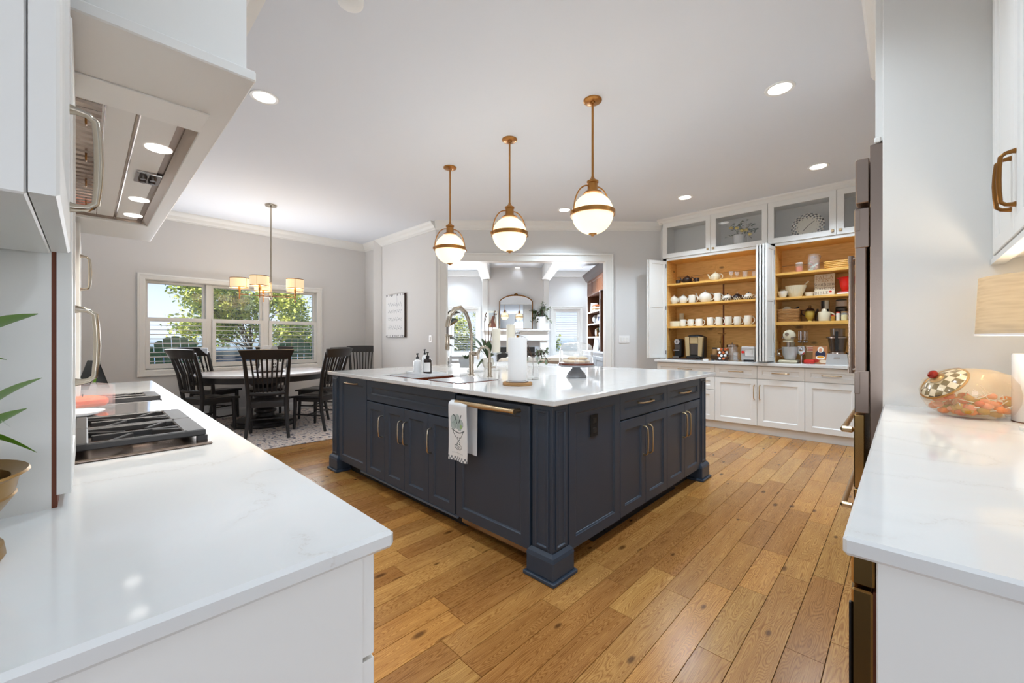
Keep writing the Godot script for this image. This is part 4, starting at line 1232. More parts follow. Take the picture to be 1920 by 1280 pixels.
	# glazed cabinets on top
	for k in 4:
		var z0: float = [-2.68, -1.982, -1.278, -0.573][k]
		var z1: float = [-1.982, -1.278, -0.573, 0.13][k]
		var t := thing("glass_cabinet", ["glazed top cabinet of the hutch, empty, at the left end", "glazed top cabinet of the hutch holding the lemon pitcher", "glazed top cabinet of the hutch holding the checkered clock", "glazed top cabinet of the hutch cut off by the refrigerator"][k], "cabinet", V(HX, 0, 0), -P90)
		var c := mb()
		c.span(V(z0, 2.45, -0.395), V(z0 + 0.018, 2.99, -0.005)); c.span(V(z1 - 0.018, 2.45, -0.395), V(z1, 2.99, -0.005))
		c.span(V(z0, 2.45, -0.395), V(z1, 2.475, -0.005)); c.span(V(z0, 2.965, -0.395), V(z1, 2.99, -0.005)); c.span(V(z0, 2.45, -0.395), V(z1, 2.99, -0.38))
		part("body", c, mat("cabinet_inside", Color(0.87, 0.865, 0.85), 0.5) if not M.has("cabinet_inside") else M.cabinet_inside, t)
		var w := z1 - z0 - 0.004
		var d := part("door", mb().loft(w, 0.532, [[0, 0], [0, 0.018], [0.002, 0.02], [0.064, 0.02], [0.068, 0.014], [0.068, 0.0]], false), cw, t, V((z0 + z1) / 2, 2.718, -0.002))
		part("pane", mb().box(V(0, 0, 0.006), V(w - 0.13, 0.40, 0.004)), M.pane, d)
		part("knob", mb().box(V((w / 2 - 0.034) * (1 if k % 2 == 0 else -1), -0.215, 0.032), V(0.026, 0.026, 0.022), 0.003), M.champagne, d)
	var prof := [Vector2(0, 0), Vector2(0, -0.07), Vector2(0.012, -0.07), Vector2(0.022, -0.055), Vector2(0.05, -0.030), Vector2(0.085, -0.015), Vector2(0.095, 0)]
	var cr := thing("cabinet_crown", "white crown moulding along the top of the hutch", "moulding", V(HX, CEIL - 0.001, 0))
	part("front_run", mb().prism(prof, 0, 1), cw, cr).transform = Transform3D(Basis(V(-1, 0, 0), V(0, 1, 0), V(0, 0, -2.87)), V(0.005, 0, 0.13))
	part("side_run", mb().prism(prof, 0, 1), cw, cr).transform = Transform3D(Basis(V(0, 0, -1), V(0, 1, 0), V(0.42, 0, 0)), V(-0.03, 0, -2.68))

func mug(label: String, pos: Vector3, r: float, h: float, grp := "", turn := -P90, m: Material = null, cat := "mug") -> Node3D:
	m = m if m else M.porcelain
	var t := thing("mug" if cat == "mug" else "cup", label, cat, pos, turn, grp)
	part("body", mb().lathe([Vector2(0, 0), Vector2(r * 0.86, 0), Vector2(r * 0.93, h * 0.03), Vector2(r * 0.97, h * 0.3), Vector2(r, h * 0.98), Vector2(r * 0.97, h), Vector2(r * 0.92, h * 0.97), Vector2(r * 0.88, h * 0.1), Vector2(0, h * 0.06)], 26), m, t)
	var p: Array = []
	for k in 11:
		var a := -PI * 0.46 + PI * 0.92 * k / 10
		p.append(V(r * 0.9 + cos(a) * r * 0.72, h * 0.52 + sin(a) * h * 0.34, 0))
	part("handle", mb().tube(p, r * 0.13, 8), m, t)
	return t

func teapot(label: String, pos: Vector3, r: float, h: float, turn: float, m: Material, lid: Material = null, grp := "") -> Node3D:   # spout to -x, handle to +x before turning
	var t := thing("teapot", label, "teapot", pos, turn, grp)
	part("body", mb().lathe([Vector2(0, 0), Vector2(r * 0.6, 0), Vector2(r * 0.64, h * 0.04), Vector2(r * 0.9, h * 0.22), Vector2(r, h * 0.42), Vector2(r * 0.92, h * 0.62), Vector2(r * 0.62, h * 0.78), Vector2(r * 0.5, h * 0.80), Vector2(r * 0.46, h * 0.78), Vector2(0, h * 0.7)], 30), m, t)
	var l := part("lid", mb().lathe([Vector2(0, h * 0.78), Vector2(r * 0.5, h * 0.785), Vector2(r * 0.46, h * 0.83), Vector2(r * 0.25, h * 0.88), Vector2(0, h * 0.90)], 26), lid if lid else m, t)
	part("knob", mb().ball(V(0, h * 0.95, 0), V(r * 0.13, h * 0.06, r * 0.13), 12), lid if lid else m, l)
	part("spout", mb().tube([V(-r * 0.75, h * 0.28, 0), V(-r * 1.15, h * 0.40, 0), V(-r * 1.35, h * 0.62, 0), V(-r * 1.55, h * 0.82, 0)], [r * 0.26, r * 0.2, r * 0.13, r * 0.10], 10), m, t)
	var p: Array = []
	for k in 11:
		var a := -PI * 0.5 + PI * k / 10
		p.append(V(r * 0.82 + cos(a) * r * 0.62, h * 0.46 + sin(a) * h * 0.28, 0))
	part("handle", mb().tube(p, r * 0.085, 8), m, t)
	return t

func book(nm: String, label: String, pos: Vector3, turn: float, tilt: float, w: float, h: float, d: float, cover: Material) -> Node3D:
	var t := thing(nm, label, "book", pos, turn)
	part("cover", mb().span(V(-w / 2, 0, d - 0.003), V(w / 2, h, d), 0.001).span(V(-w / 2, 0, 0), V(w / 2, h, 0.003), 0.001).span(V(-w / 2, 0, 0), V(-w / 2 + 0.003, h, d), 0.001), cover, t, Vector3.ZERO, V(tilt, 0, 0))
	part("pages", mb().span(V(-w / 2 + 0.003, 0.003, 0.003), V(w / 2 - 0.004, h - 0.004, d - 0.003)), M.paper, t, Vector3.ZERO, V(tilt, 0, 0))
	return t

func text_part(parent: Node, s: String, size: float, m: Material, pos: Vector3, rot := Vector3.ZERO, font := "Droid Serif") -> void:
	var tm := TextMesh.new()
	var sf := SystemFont.new()
	sf.font_names = PackedStringArray([font])
	tm.font = sf
	tm.text = s
	tm.font_size = 32
	tm.pixel_size = size / 32.0
	tm.depth = 0.0008
	part("lettering", tm, m, parent, pos, rot)

func jar(nm: String, label: String, pos: Vector3, r: float, h: float, body: Material, fill: Material, lidm: Material, grp := "") -> Node3D:
	var t := thing(nm, label, "jar", pos, 0, grp)
	part("glass", mb().lathe([Vector2(0, 0), Vector2(r * 0.94, 0), Vector2(r, h * 0.05), Vector2(r, h * 0.78), Vector2(r * 0.86, h * 0.86), Vector2(r * 0.82, h * 0.90), Vector2(r * 0.80, h * 0.90), Vector2(r * 0.93, h * 0.76), Vector2(r * 0.93, h * 0.05), Vector2(0, h * 0.03)], 24), body, t)
	if fill: part("contents", mb().lathe([Vector2(0, h * 0.04), Vector2(r * 0.91, h * 0.05), Vector2(r * 0.91, h * 0.58), Vector2(r * 0.5, h * 0.66), Vector2(0, h * 0.64)], 20), fill, t)
	part("lid", mb().lathe([Vector2(0, h * 0.88), Vector2(r * 0.92, h * 0.88), Vector2(r * 0.94, h * 0.90), Vector2(r * 0.94, h * 0.98), Vector2(r * 0.9, h), Vector2(0, h)], 24), lidm, t)
	return t

func checks(nm: String, nu: int, nv: int, a: Color, b: Color) -> StandardMaterial3D:
	var im := Image.create(nu, nv, false, Image.FORMAT_RGB8)
	for y in nv:
		for x in nu:
			im.set_pixel(x, y, a if (x + y) % 2 == 0 else b)
	var m := mat(nm, Color.WHITE, 0.15)
	m.albedo_texture = ImageTexture.create_from_image(im)
	m.texture_filter = BaseMaterial3D.TEXTURE_FILTER_NEAREST
	return m

func hutch_items() -> void:
	var x := 6.33
	var clay := mat("dark_clay", Color(0.16, 0.085, 0.06), 0.5)
	var cream := mat("cream", Color(0.87, 0.83, 0.72), 0.2)
	var y := 2.060
	mug("small dark clay tea cup left of the dark clay teapot", V(x, y, -2.512), 0.036, 0.068, "clay tea cups", -P90, clay, "cup").get_child(1).free()
	teapot("dark clay teapot between two small clay cups on the top left shelf", V(x, y, -2.377), 0.068, 0.125, -P90, clay)
	mug("small dark clay tea cup right of the dark clay teapot", V(x, y, -2.236), 0.036, 0.072, "clay tea cups", -P90, clay, "cup").get_child(1).free()
	teapot("cream openwork teapot alone in the middle of the top left shelf", V(x, y, -1.975), 0.068, 0.135, -P90, cream)
	for e in [[-1.765, 0.032, 0.118, "stemmed drinking glass on the top left shelf, nearest the cream teapot"], [-1.69, 0.032, 0.10, "stemmed drinking glass on the top left shelf, second from the cream teapot"]]:
		var g := thing("drinking_glass", e[3], "glass", V(x, y, e[0]))
		part("foot", mb().lathe([Vector2(0, 0), Vector2(0.028, 0), Vector2(0.028, 0.003), Vector2(0.006, 0.006), Vector2(0.005, e[2] * 0.4), Vector2(0, e[2] * 0.4)], 18), M.glass, g)
		part("bowl", mb().lathe([Vector2(0.004, e[2] * 0.4), Vector2(0.026, e[2] * 0.55), Vector2(e[1], e[2]), Vector2(e[1] - 0.002, e[2]), Vector2(0.024, e[2] * 0.57), Vector2(0, e[2] * 0.43)], 18), M.glass, g)
	for e in [[-1.59, 0.034, 0.10, "straight pale drinking glass on the top left shelf"], [-1.475, 0.030, 0.085, "straight drinking glass at the right end of the top left shelf"]]:
		single("drinking_glass", mb().lathe([Vector2(0, 0), Vector2(e[1] * 0.85, 0), Vector2(e[1], e[2]), Vector2(e[1] - 0.003, e[2]), Vector2(e[1] * 0.80, 0.006), Vector2(0, 0.006)], 20), M.glass, e[3], "glass", V(x, y, e[0]))
	y = 1.756
	teapot("small cream teapot stacked on a cup, first on the second left shelf", V(x, y, -2.575), 0.058, 0.152, P90, M.porcelain)
	teapot("small cream teapot, second on the second left shelf", V(x, y, -2.435), 0.058, 0.150, P90, M.porcelain)
	mug("white mug with a small dark print beside the large cream teapot", V(x, y, -2.305), 0.050, 0.126)
	teapot("large cream teapot in the middle of the second left shelf", V(x, y, -2.115), 0.088, 0.182, -P90, M.porcelain)
	mug("white mug between the large teapot and the checkered sugar bowls", V(x, y, -1.945), 0.046, 0.126)
	var ck := checks("small_checks", 24, 4, Color(0.92, 0.9, 0.85), Color(0.08, 0.05, 0.05))
	for e in [[-1.812, "white lidded pot with a checkered base, nearest the mug", 0], [-1.688, "dark lidded pot with a checkered base between two white ones", 1], [-1.545, "white lidded pot with a checkered base at the right end of its shelf", 0]]:
		var up: Material = clay if e[2] else M.porcelain
		var t := thing("lidded_pot", e[1], "pot", V(x, y, e[0]), -P90 + (0.4 if e[2] else 0.0), "checkered lidded pots")
		part("base", mb().lathe([Vector2(0, 0), Vector2(0.036, 0), Vector2(0.040, 0.006), Vector2(0.054, 0.030), Vector2(0.056, 0.048)], 24), ck, t)
		part("body", mb().lathe([Vector2(0.056, 0.048), Vector2(0.053, 0.066), Vector2(0.040, 0.080), Vector2(0.034, 0.082), Vector2(0, 0.082)], 24), up, t)
		var l := part("lid", mb().lathe([Vector2(0, 0.08), Vector2(0.040, 0.082), Vector2(0.026, 0.096), Vector2(0, 0.10)], 22), up, t)
		part("knob", mb().ball(V(0, 0.108, 0), V(0.009, 0.010, 0.009), 10), M.porcelain if e[2] else clay, l)
		part("handle", mb().tube([V(0.05, 0.03, 0), V(0.078, 0.04, 0), V(0.080, 0.062, 0), V(0.05, 0.07, 0)], 0.005, 6), up, t)
		part("handle", mb().tube([V(-0.05, 0.03, 0), V(-0.076, 0.05, 0), V(-0.075, 0.075, 0)], [0.010, 0.007, 0.006], 6), up, t)
	y = 1.411
	var rib := mb().lathe([Vector2(0, 0), Vector2(0.078, 0), Vector2(0.083, 0.004), Vector2(0.085, 0.076), Vector2(0.082, 0.080), Vector2(0.078, 0.076), Vector2(0.076, 0.006), Vector2(0, 0.005)], 30)
	single("ramekin", rib, cream, "low cream ribbed dish at the left end of the mug shelf", "dish", V(x, y, -2.562))
	single("tall_cup", mb().lathe([Vector2(0, 0), Vector2(0.030, 0), Vector2(0.034, 0.20), Vector2(0.037, 0.205), Vector2(0.033, 0.208), Vector2(0.030, 0.20), Vector2(0.027, 0.01), Vector2(0, 0.01)], 22), cream, "tall cream cup behind the low ribbed dish", "cup", V(x + 0.10, y, -2.50))
	var ml := [[-2.44, 0.044, 0.107, "short white mug beside the low ribbed dish"], [-2.322, 0.043, 0.106, "short white mug, second from the low ribbed dish"], [-2.203, 0.049, 0.109, "short wide white mug, third from the low ribbed dish"], [-2.048, 0.046, 0.127, "tall white mug left of the shelf rail"], [-1.927, 0.046, 0.126, "tall white mug in front of the shelf rail"], [-1.803, 0.047, 0.127, "tall white mug right of the small red box"], [-1.682, 0.046, 0.122, "tall white mug, second from the right end of its shelf"], [-1.552, 0.050, 0.133, "tall white mug at the right end of its shelf"]]
	for e in ml:
		mug(e[3], V(x, y, e[0]), e[1], e[2], "white mugs on the third shelf")
	single("box", mb().box(V(0, 0.06, 0), V(0.06, 0.12, 0.028), 0.002), M.red, "narrow red box behind the white mugs", "box", V(x + 0.05, y, -1.853))
	# coffee things on the counter
	y = 0.918
	single("tray", mb().box(V(0, 0.008, 0), V(0.24, 0.016, 0.42), 0.004), M.dark_wood, "flat dark tray under the coffee machines", "tray", V(6.24, y, -2.385))
	var n := thing("coffee_machine", "narrow black coffee pod machine at the left end of the hutch worktop", "coffee machine", V(6.25, y + 0.016, -2.475), -P90)
	part("body", mb().box(V(0, 0.15, -0.03), V(0.105, 0.28, 0.16), 0.02), M.black, n)
	part("dial", mb().cyl(V(0, 0.245, 0.045), V(0, 0.245, 0.072), 0.040, 24), M.chrome, n)
	part("emblem", mb().box(V(0, 0.245, 0.0725), V(0.014, 0.04, 0.002), 0.0005), M.black, n)
	part("panel", mb().box(V(0, 0.165, 0.055), V(0.075, 0.075, 0.01), 0.003), M.steel_dark, n)
	part("spout", mb().box(V(0, 0.115, 0.075), V(0.085, 0.014, 0.05), 0.004), M.chrome, n)
	part("drip_tray", mb().box(V(0, 0.012, 0.07), V(0.10, 0.024, 0.09), 0.006), M.steel_dark, n)
	n = thing("coffee_maker", "large gold and black coffee maker on the dark tray", "coffee maker", V(6.27, y + 0.016, -2.23), -P90)
	var gold := mat("pale_gold", Color(0.80, 0.71, 0.54), 0.3, 0.7)
	part("housing", mb().box(V(0.0, 0.165, -0.03), V(0.25, 0.33, 0.16), 0.02), M.black, n)
	for s in [-1, 1]:
		part("side_panel", mb().prism([Vector2(s * 0.060, 0.03), Vector2(s * 0.110, 0.03), Vector2(s * 0.128, 0.315), Vector2(s * 0.066, 0.322)], 0.04, 0.085), gold, n)
	part("top", mb().lathe([Vector2(0.11, 0.318), Vector2(0.105, 0.335), Vector2(0.07, 0.348), Vector2(0, 0.352)], 24), M.black, n, V(0, 0, 0.0))
	part("brew_head", mb().box(V(0, 0.265, 0.06), V(0.122, 0.105, 0.05), 0.008), gold, n)
	part("recess", mb().box(V(0, 0.135, 0.052), V(0.122, 0.16, 0.01), 0.002), M.steel_dark, n)
	part("drip_tray", mb().box(V(0, 0.018, 0.07), V(0.19, 0.036, 0.09), 0.008), M.black, n)
	n = thing("bottle_opener", "tall brass corkscrew standing behind the coffee grinder", "corkscrew", V(6.42, y, -1.915), -P90)
	part("shaft", mb().lathe([Vector2(0, 0), Vector2(0.03, 0), Vector2(0.03, 0.008), Vector2(0.008, 0.015), Vector2(0.010, 0.20), Vector2(0.016, 0.26), Vector2(0.012, 0.33), Vector2(0.006, 0.375), Vector2(0, 0.375)], 16), M.brass, n)
	part("grip", mb().tube([V(-0.055, 0.378, 0), V(0, 0.374, 0), V(0.055, 0.378, 0)], 0.006, 8), M.brass, n)
	n = thing("coffee_grinder", "small glass hand grinder with a dark lid beside the pod stand", "grinder", V(6.26, y, -1.955), -P90)
	part("drawer_box", mb().box(V(0, 0.04, 0), V(0.10, 0.08, 0.10), 0.004), M.smoky, n)
	part("jar", mb().lathe([Vector2(0, 0.08), Vector2(0.036, 0.08), Vector2(0.038, 0.16), Vector2(0, 0.16)], 20), M.kraft, n)
	part("lid", mb().lathe([Vector2(0, 0.16), Vector2(0.040, 0.16), Vector2(0.040, 0.178), Vector2(0, 0.18)], 20), M.black, n)
	n = thing("pod_stand", "round stand packed with coloured coffee pods", "pod stand", V(6.20, y, -1.835))
	part("frame", mb().lathe([Vector2(0, 0), Vector2(0.07, 0), Vector2(0.07, 0.006), Vector2(0.01, 0.012), Vector2(0.008, 0.17), Vector2(0.05, 0.172), Vector2(0.05, 0.176), Vector2(0, 0.178)], 20), M.steel_dark, n)
	rng.seed = 21
	var pc := [M.paper, mat("pod_orange", Color(0.75, 0.36, 0.15), 0.4), mat("pod_navy", Color(0.10, 0.12, 0.25), 0.4), M.paper, mat("pod_brown", Color(0.30, 0.16, 0.10), 0.4)]
	for ring in 4:
		for k in 9:
			var a := TAU * (k + 0.5 * (ring % 2)) / 9
			var r := 0.050
			part("pod", mb().lathe([Vector2(0, 0), Vector2(0.012, 0), Vector2(0.016, 0.018), Vector2(0.0175, 0.020), Vector2(0, 0.022)], 12), pc[rng.randi() % 5], n, V(cos(a) * r, 0.030 + 0.042 * ring, sin(a) * r), V(0, -a, 0) + V(0, 0, -P90))
	n = thing("canister", "clear glass canister with a steel lid behind the pod stand", "canister", V(6.31, y, -1.745))
	part("glass", mb().lathe([Vector2(0, 0), Vector2(0.066, 0), Vector2(0.070, 0.01), Vector2(0.070, 0.19), Vector2(0.067, 0.19), Vector2(0.066, 0.012), Vector2(0, 0.01)], 26), M.glass, n)
	part("contents", mb().lathe([Vector2(0, 0.012), Vector2(0.062, 0.012), Vector2(0.062, 0.075), Vector2(0, 0.08)], 22), M.kraft, n)
	part("lid", mb().lathe([Vector2(0, 0.188), Vector2(0.074, 0.188), Vector2(0.076, 0.196), Vector2(0.072, 0.222), Vector2(0.020, 0.228), Vector2(0, 0.228)], 26), M.steel, n)
	part("knob", mb().lathe([Vector2(0, 0.226), Vector2(0.006, 0.228), Vector2(0.010, 0.245), Vector2(0, 0.25)], 12), M.steel, n)
	mug("small glass mug in front of the glass canister, upper of the two", V(6.22, y + 0.062, -1.68), 0.030, 0.055, "small glass mugs", -P90, M.glass, "cup")
	mug("small glass mug in front of the glass canister, lower of the two", V(6.22, y, -1.68), 0.032, 0.060, "small glass mugs", -P90, M.glass, "cup")
	for k in 4:
		var cl := single("creamer_pack", mb().box(V(0, 0.009, 0), V(0.022, 0.018, 0.05), 0.004), [M.paper, M.paper, M.kraft, M.black][k], ["white sachet on the hutch worktop nearest the coffee maker", "white sachet lying across its neighbours by the pod stand", "tan sachet by the glass grinder", "dark sachet by the glass grinder"][k], "sachet", V(6.13 + 0.01 * k, y, -2.055 + 0.032 * k), 0.5 * k)
	n = thing("toaster", "square steel toaster with a red knob at the right of the left bay", "toaster", V(6.27, y, -1.512), -P90)
	part("body", mb().box(V(0, 0.105, 0), V(0.168, 0.19, 0.24), 0.012), M.appliance, n)
	part("door", mb().box(V(0.020, 0.115, 0.122), V(0.105, 0.10, 0.012), 0.004), M.chrome, n)
	part("knob", mb().cyl(V(-0.056, 0.125, 0.12), V(-0.056, 0.125, 0.140), 0.018, 16), M.red, n)
	part("slot", mb().box(V(0.01, 0.012, 0.118), V(0.12, 0.024, 0.012), 0.002), M.black, n)
	# right bay, top shelf
	x = 6.33
	y = 2.064
	jar("jar", "small jar of orange sweets with a white lid on the top right shelf", V(x, y, -0.968), 0.040, 0.132, M.glass, M.candy_orange, M.white_gloss)
	var cj := jar("jar", "large clip top jar of pastel sweets on the top right shelf", V(x, y, -0.818), 0.064, 0.218, M.glass, null, M.glass)
	part("clip", mb().tube([V(-0.066, 0.15, 0), V(-0.072, 0.19, 0), V(-0.06, 0.205, 0)], 0.003, 6), M.steel, cj, Vector3.ZERO, V(0, P90, 0))
	rng.seed = 5
	var sw := [mat("sweet_pink", Color(0.93, 0.72, 0.66), 0.5), mat("sweet_green", Color(0.78, 0.86, 0.78), 0.5), M.porcelain]
	for k in 24:
		var a := rng.randf() * TAU
		var rr := sqrt(rng.randf()) * 0.040
		single("sweet", mb().ball(Vector3.ZERO, V(0.016, 0.012, 0.016), 8), sw[rng.randi() % 3], "pastel sweet inside the large clip top jar", "sweet", V(x + cos(a) * rr, y + 0.020 + 0.0042 * k, -0.818 + sin(a) * rr), 0, "sweets in the clip top jar")
	basket("flat woven honey coloured tray basket on the top right shelf", V(x, y, -0.575), 0.16, 0.26, 0.10, M.shelf_honey, 5)
	# second shelf
	y = 1.752
	var c2 := thing("bowl", "small white bowl at the left of the mixing bowl", "bowl", V(x - 0.06, y, -1.135))
	part("body", mb().lathe([Vector2(0, 0), Vector2(0.030, 0), Vector2(0.034, 0.005), Vector2(0.050, 0.05), Vector2(0.056, 0.085), Vector2(0.053, 0.086), Vector2(0.045, 0.045), Vector2(0.028, 0.01), Vector2(0, 0.01)], 26), M.porcelain, c2)
	mug("cream cup behind the small white bowl", V(x + 0.07, y, -1.155), 0.030, 0.125, "", -P90, cream, "cup")
	var bw := thing("mixing_bowl", "large cream fluted mixing bowl with a handle on the second right shelf", "bowl", V(x, y, -1.005), P90)
	var flute := mb().patch(func(u, v):
		var rr: float = lerpf(0.060, 0.112, pow(v, 0.8)) * (1.0 + 0.022 * cos(u * TAU * 28) * sin(PI * v))
		return V(cos(u * TAU) * rr, v * 0.15, sin(u * TAU) * rr), 112, 8, 0.004)
	part("body", flute, cream, bw)
	part("base", mb().lathe([Vector2(0, 0), Vector2(0.060, 0), Vector2(0.060, 0.005), Vector2(0, 0.006)], 26), cream, bw)
	part("handle", mb().tube([V(0.085, 0.045, 0), V(0.125, 0.06, 0), V(0.135, 0.10, 0), V(0.105, 0.115, 0)], 0.007, 8), cream, bw)
	single("spatula", mb().tube([V(0, 0.09, 0), V(0, 0.14, 0.045), V(0, 0.20, 0.10)], [0.006, 0.007, 0.009], 8), cream, "cream handled spatula leaning in the large mixing bowl", "spatula", V(x, y, -0.97))
	single("dish", mb().lathe([Vector2(0, 0), Vector2(0.038, 0), Vector2(0.050, 0.05), Vector2(0.052, 0.055), Vector2(0.047, 0.052), Vector2(0.035, 0.006), Vector2(0, 0.006)], 26), M.porcelain, "small white dish between the mixing bowl and the cookbook", "dish", V(x, y, -0.862))
	var bk := book("cookbook", "pale cookbook with grey and tan lettering standing on the second right shelf", V(6.36, y, -0.71), -P90, -0.10, 0.20, 0.272, 0.03, mat("book_cream", Color(0.88, 0.83, 0.74), 0.6))
	var ink := mat("ink_grey", Color(0.50, 0.45, 0.40), 0.8)
	var ink2 := mat("ink_tan", Color(0.72, 0.55, 0.38), 0.8)
	var lines := [["PAULA", 0.235, ink2, 0.042], ["DEEN'S", 0.195, ink2, 0.040], ["Southern", 0.145, ink, 0.038], ["Cooking", 0.095, ink, 0.042], ["BIBLE", 0.040, ink, 0.038]]
	for l in lines:
		text_part(bk, l[0], l[3] * 1.25, l[2], V(-0.005 if l[0] != "BIBLE" else -0.03, l[1], 0.0305 - 0.1 * l[1]), V(-0.10, 0, 0))
	part("emblem", mb().cyl(V(0.06, 0.05, 0.024), V(0.06, 0.05, 0.0262), 0.014, 16), M.candy_red, bk)
	var fb := thing("book", "flat pink and white book under the red bowl", "book", V(x, y, -0.505))
	part("cover", mb().box(V(0, 0.010, 0), V(0.20, 0.020, 0.15), 0.003), M.paper, fb)
	fb = thing("book", "flat thin red book lying on the white book", "book", V(x, y + 0.020, -0.500))
	part("cover", mb().box(V(0, 0.009, 0), V(0.18, 0.018, 0.135), 0.003), mat("book_red", Color(0.72, 0.22, 0.2), 0.5), fb)
	var rb := thing("bowl", "glossy red pouring bowl on the two flat books", "bowl", V(x, y + 0.038, -0.490), P90)
	part("body", mb().lathe([Vector2(0, 0), Vector2(0.050, 0), Vector2(0.054, 0.006), Vector2(0.070, 0.08), Vector2(0.080, 0.165), Vector2(0.084, 0.172), Vector2(0.076, 0.170), Vector2(0.066, 0.08), Vector2(0.048, 0.01), Vector2(0, 0.01)], 30), M.red, rb)
	part("lip", mb().prism([Vector2(0.070, 0.135), Vector2(0.105, 0.172), Vector2(0.070, 0.172)], -0.022, 0.022), M.red, rb)
	# third shelf
	y = 1.437
	basket("deep brown wicker basket at the left of the third right shelf", V(x, y, -1.075), 0.20, 0.24, 0.165, mat("wicker", Color(0.66, 0.48, 0.28), 0.8), 9)
	single("plate", mb().cyl(V(0, 0, 0), V(0.012, 0, 0), 0.055, 24), cream, "round cream lid standing in the wicker basket", "lid", V(x, y + 0.150, -1.10))
	single("scoop", mb().cyl(V(0, 0, 0), V(0.0, 0.03, 0.06), 0.012, 10), M.black, "dark handled scoop sticking out of the wicker basket", "scoop", V(x, y + 0.160, -1.03))
	var ju := thing("jug", "patterned brown and yellow lidded jug on the third right shelf", "jug", V(x, y, -0.855), P90)
	part("body", mb().lathe([Vector2(0, 0), Vector2(0.028, 0), Vector2(0.020, 0.020), Vector2(0.045, 0.055), Vector2(0.054, 0.10), Vector2(0.050, 0.135)], 26), mat("jug_yellow", Color(0.72, 0.62, 0.28), 0.25), ju)
	part("shoulder", mb().lathe([Vector2(0.051, 0.130), Vector2(0.045, 0.155), Vector2(0.024, 0.170), Vector2(0, 0.172)], 26), M.dark_wood, ju)
	part("knob", mb().lathe([Vector2(0, 0.17), Vector2(0.012, 0.172), Vector2(0.016, 0.19), Vector2(0.010, 0.205), Vector2(0, 0.206)], 14), M.bronze, ju)
	part("handle", mb().tube([V(0.045, 0.07, 0), V(0.085, 0.10, 0), V(0.085, 0.14, 0), V(0.05, 0.15, 0)], 0.005, 8), M.dark_wood, ju)
	part("spout", mb().tube([V(-0.045, 0.10, 0), V(-0.07, 0.13, 0), V(-0.085, 0.16, 0)], [0.012, 0.009, 0.007], 8), M.dark_wood, ju)
	var tin := single("tin", mb().lathe([Vector2(0, 0), Vector2(0.044, 0), Vector2(0.044, 0.26), Vector2(0.042, 0.262), Vector2(0, 0.26)], 26), checks("tin_spots", 6, 5, Color(0.88, 0.84, 0.76), Color(0.14, 0.10, 0.09)), "tall spotted tin behind the white juicer jug", "tin", V(x + 0.09, y, -0.712))
	single("bottle", mb().lathe([Vector2(0, 0), Vector2(0.028, 0), Vector2(0.03, 0.01), Vector2(0.03, 0.10), Vector2(0.012, 0.135), Vector2(0.012, 0.16), Vector2(0, 0.16)], 18), M.smoky, "dark oil bottle between the jug and the juicer", "bottle", V(x + 0.06, y, -0.785))
	var jc := mug("white juicer jug with a pointed reamer top", V(x - 0.05, y, -0.705), 0.062, 0.115, "", -P90, cream, "jug")
	part("reamer", mb().lathe([Vector2(0.06, 0.116), Vector2(0.032, 0.118), Vector2(0.024, 0.145), Vector2(0.008, 0.164), Vector2(0, 0.166)], 18), cream, jc)
	var dk := mat("jar_brown", Color(0.30, 0.17, 0.12), 0.3)
	jar("jar", "wide dark jar at the bottom of the stack at the end of the third shelf", V(x + 0.06, y, -0.550), 0.060, 0.085, M.smoky, dk, M.black)
	jar("jar", "wide dark jar in the middle of the stack at the end of the third shelf", V(x + 0.06, y + 0.086, -0.550), 0.060, 0.090, M.smoky, dk, M.black)
	jar("jar", "wide clear jar at the top of the stack at the end of the third shelf", V(x + 0.06, y + 0.177, -0.550), 0.058, 0.086, M.glass, null, M.black)
	jar("jar", "small orange and red jar beside the juicer handle", V(x - 0.08, y, -0.617), 0.018, 0.070, M.candy_gold, M.candy_orange, M.red)
	jar("bottle", "small white shaker with a red top on the third right shelf", V(x - 0.08, y, -0.570), 0.018, 0.107, M.porcelain, null, M.red)
	jar("jar", "squat jar of pale yellow spread on the third right shelf", V(x - 0.08, y, -0.510), 0.034, 0.110, M.glass, mat("spread", Color(0.86, 0.80, 0.52), 0.5), M.kraft)
	single("box", mb().box(V(0, 0.08, 0), V(0.08, 0.16, 0.05), 0.002), M.kraft, "tan carton at the right end of the third shelf", "box", V(x + 0.05, y, -0.455))
	# right bay, counter
	y = 0.918
	var mx := thing("stand_mixer", "cream stand mixer with a steel bowl in the right bay", "mixer", V(6.23, y, -1.055), -P90)
	part("foot", mb().box(V(0, 0.018, 0.02), V(0.21, 0.036, 0.25), 0.016), cream, mx)
	part("column", mb().prism([Vector2(-0.11, 0.03), Vector2(-0.03, 0.03), Vector2(-0.04, 0.26), Vector2(-0.11, 0.26)], -0.04, 0.04), cream, mx, V(0, 0, 0), V(0, P90 * 3, 0))
	part("head", mb().ball(V(0, 0.345, 0.0), V(0.066, 0.072, 0.165), 24), cream, mx)
	part("trim_band", mb().box(V(0, 0.318, 0.0), V(0.134, 0.014, 0.25), 0.006), M.steel, mx)
	part("attachment_hub", mb().cyl(V(0, 0.36, 0.15), V(0, 0.36, 0.172), 0.020, 16), M.steel, mx)
	part("beater_shaft", mb().cyl(V(0, 0.29, 0.07), V(0, 0.20, 0.07), 0.022, 14), M.steel, mx)
	part("collar", mb().cyl(V(0, 0.285, 0.07), V(0, 0.262, 0.07), 0.058, 20), cream, mx)
	part("bowl", mb().lathe([Vector2(0, 0.04), Vector2(0.055, 0.04), Vector2(0.060, 0.05), Vector2(0.082, 0.11), Vector2(0.088, 0.20), Vector2(0.091, 0.203), Vector2(0.084, 0.20), Vector2(0.078, 0.11), Vector2(0.05, 0.055), Vector2(0, 0.052)], 30), M.appliance, mx, V(0.015, 0, 0.06))
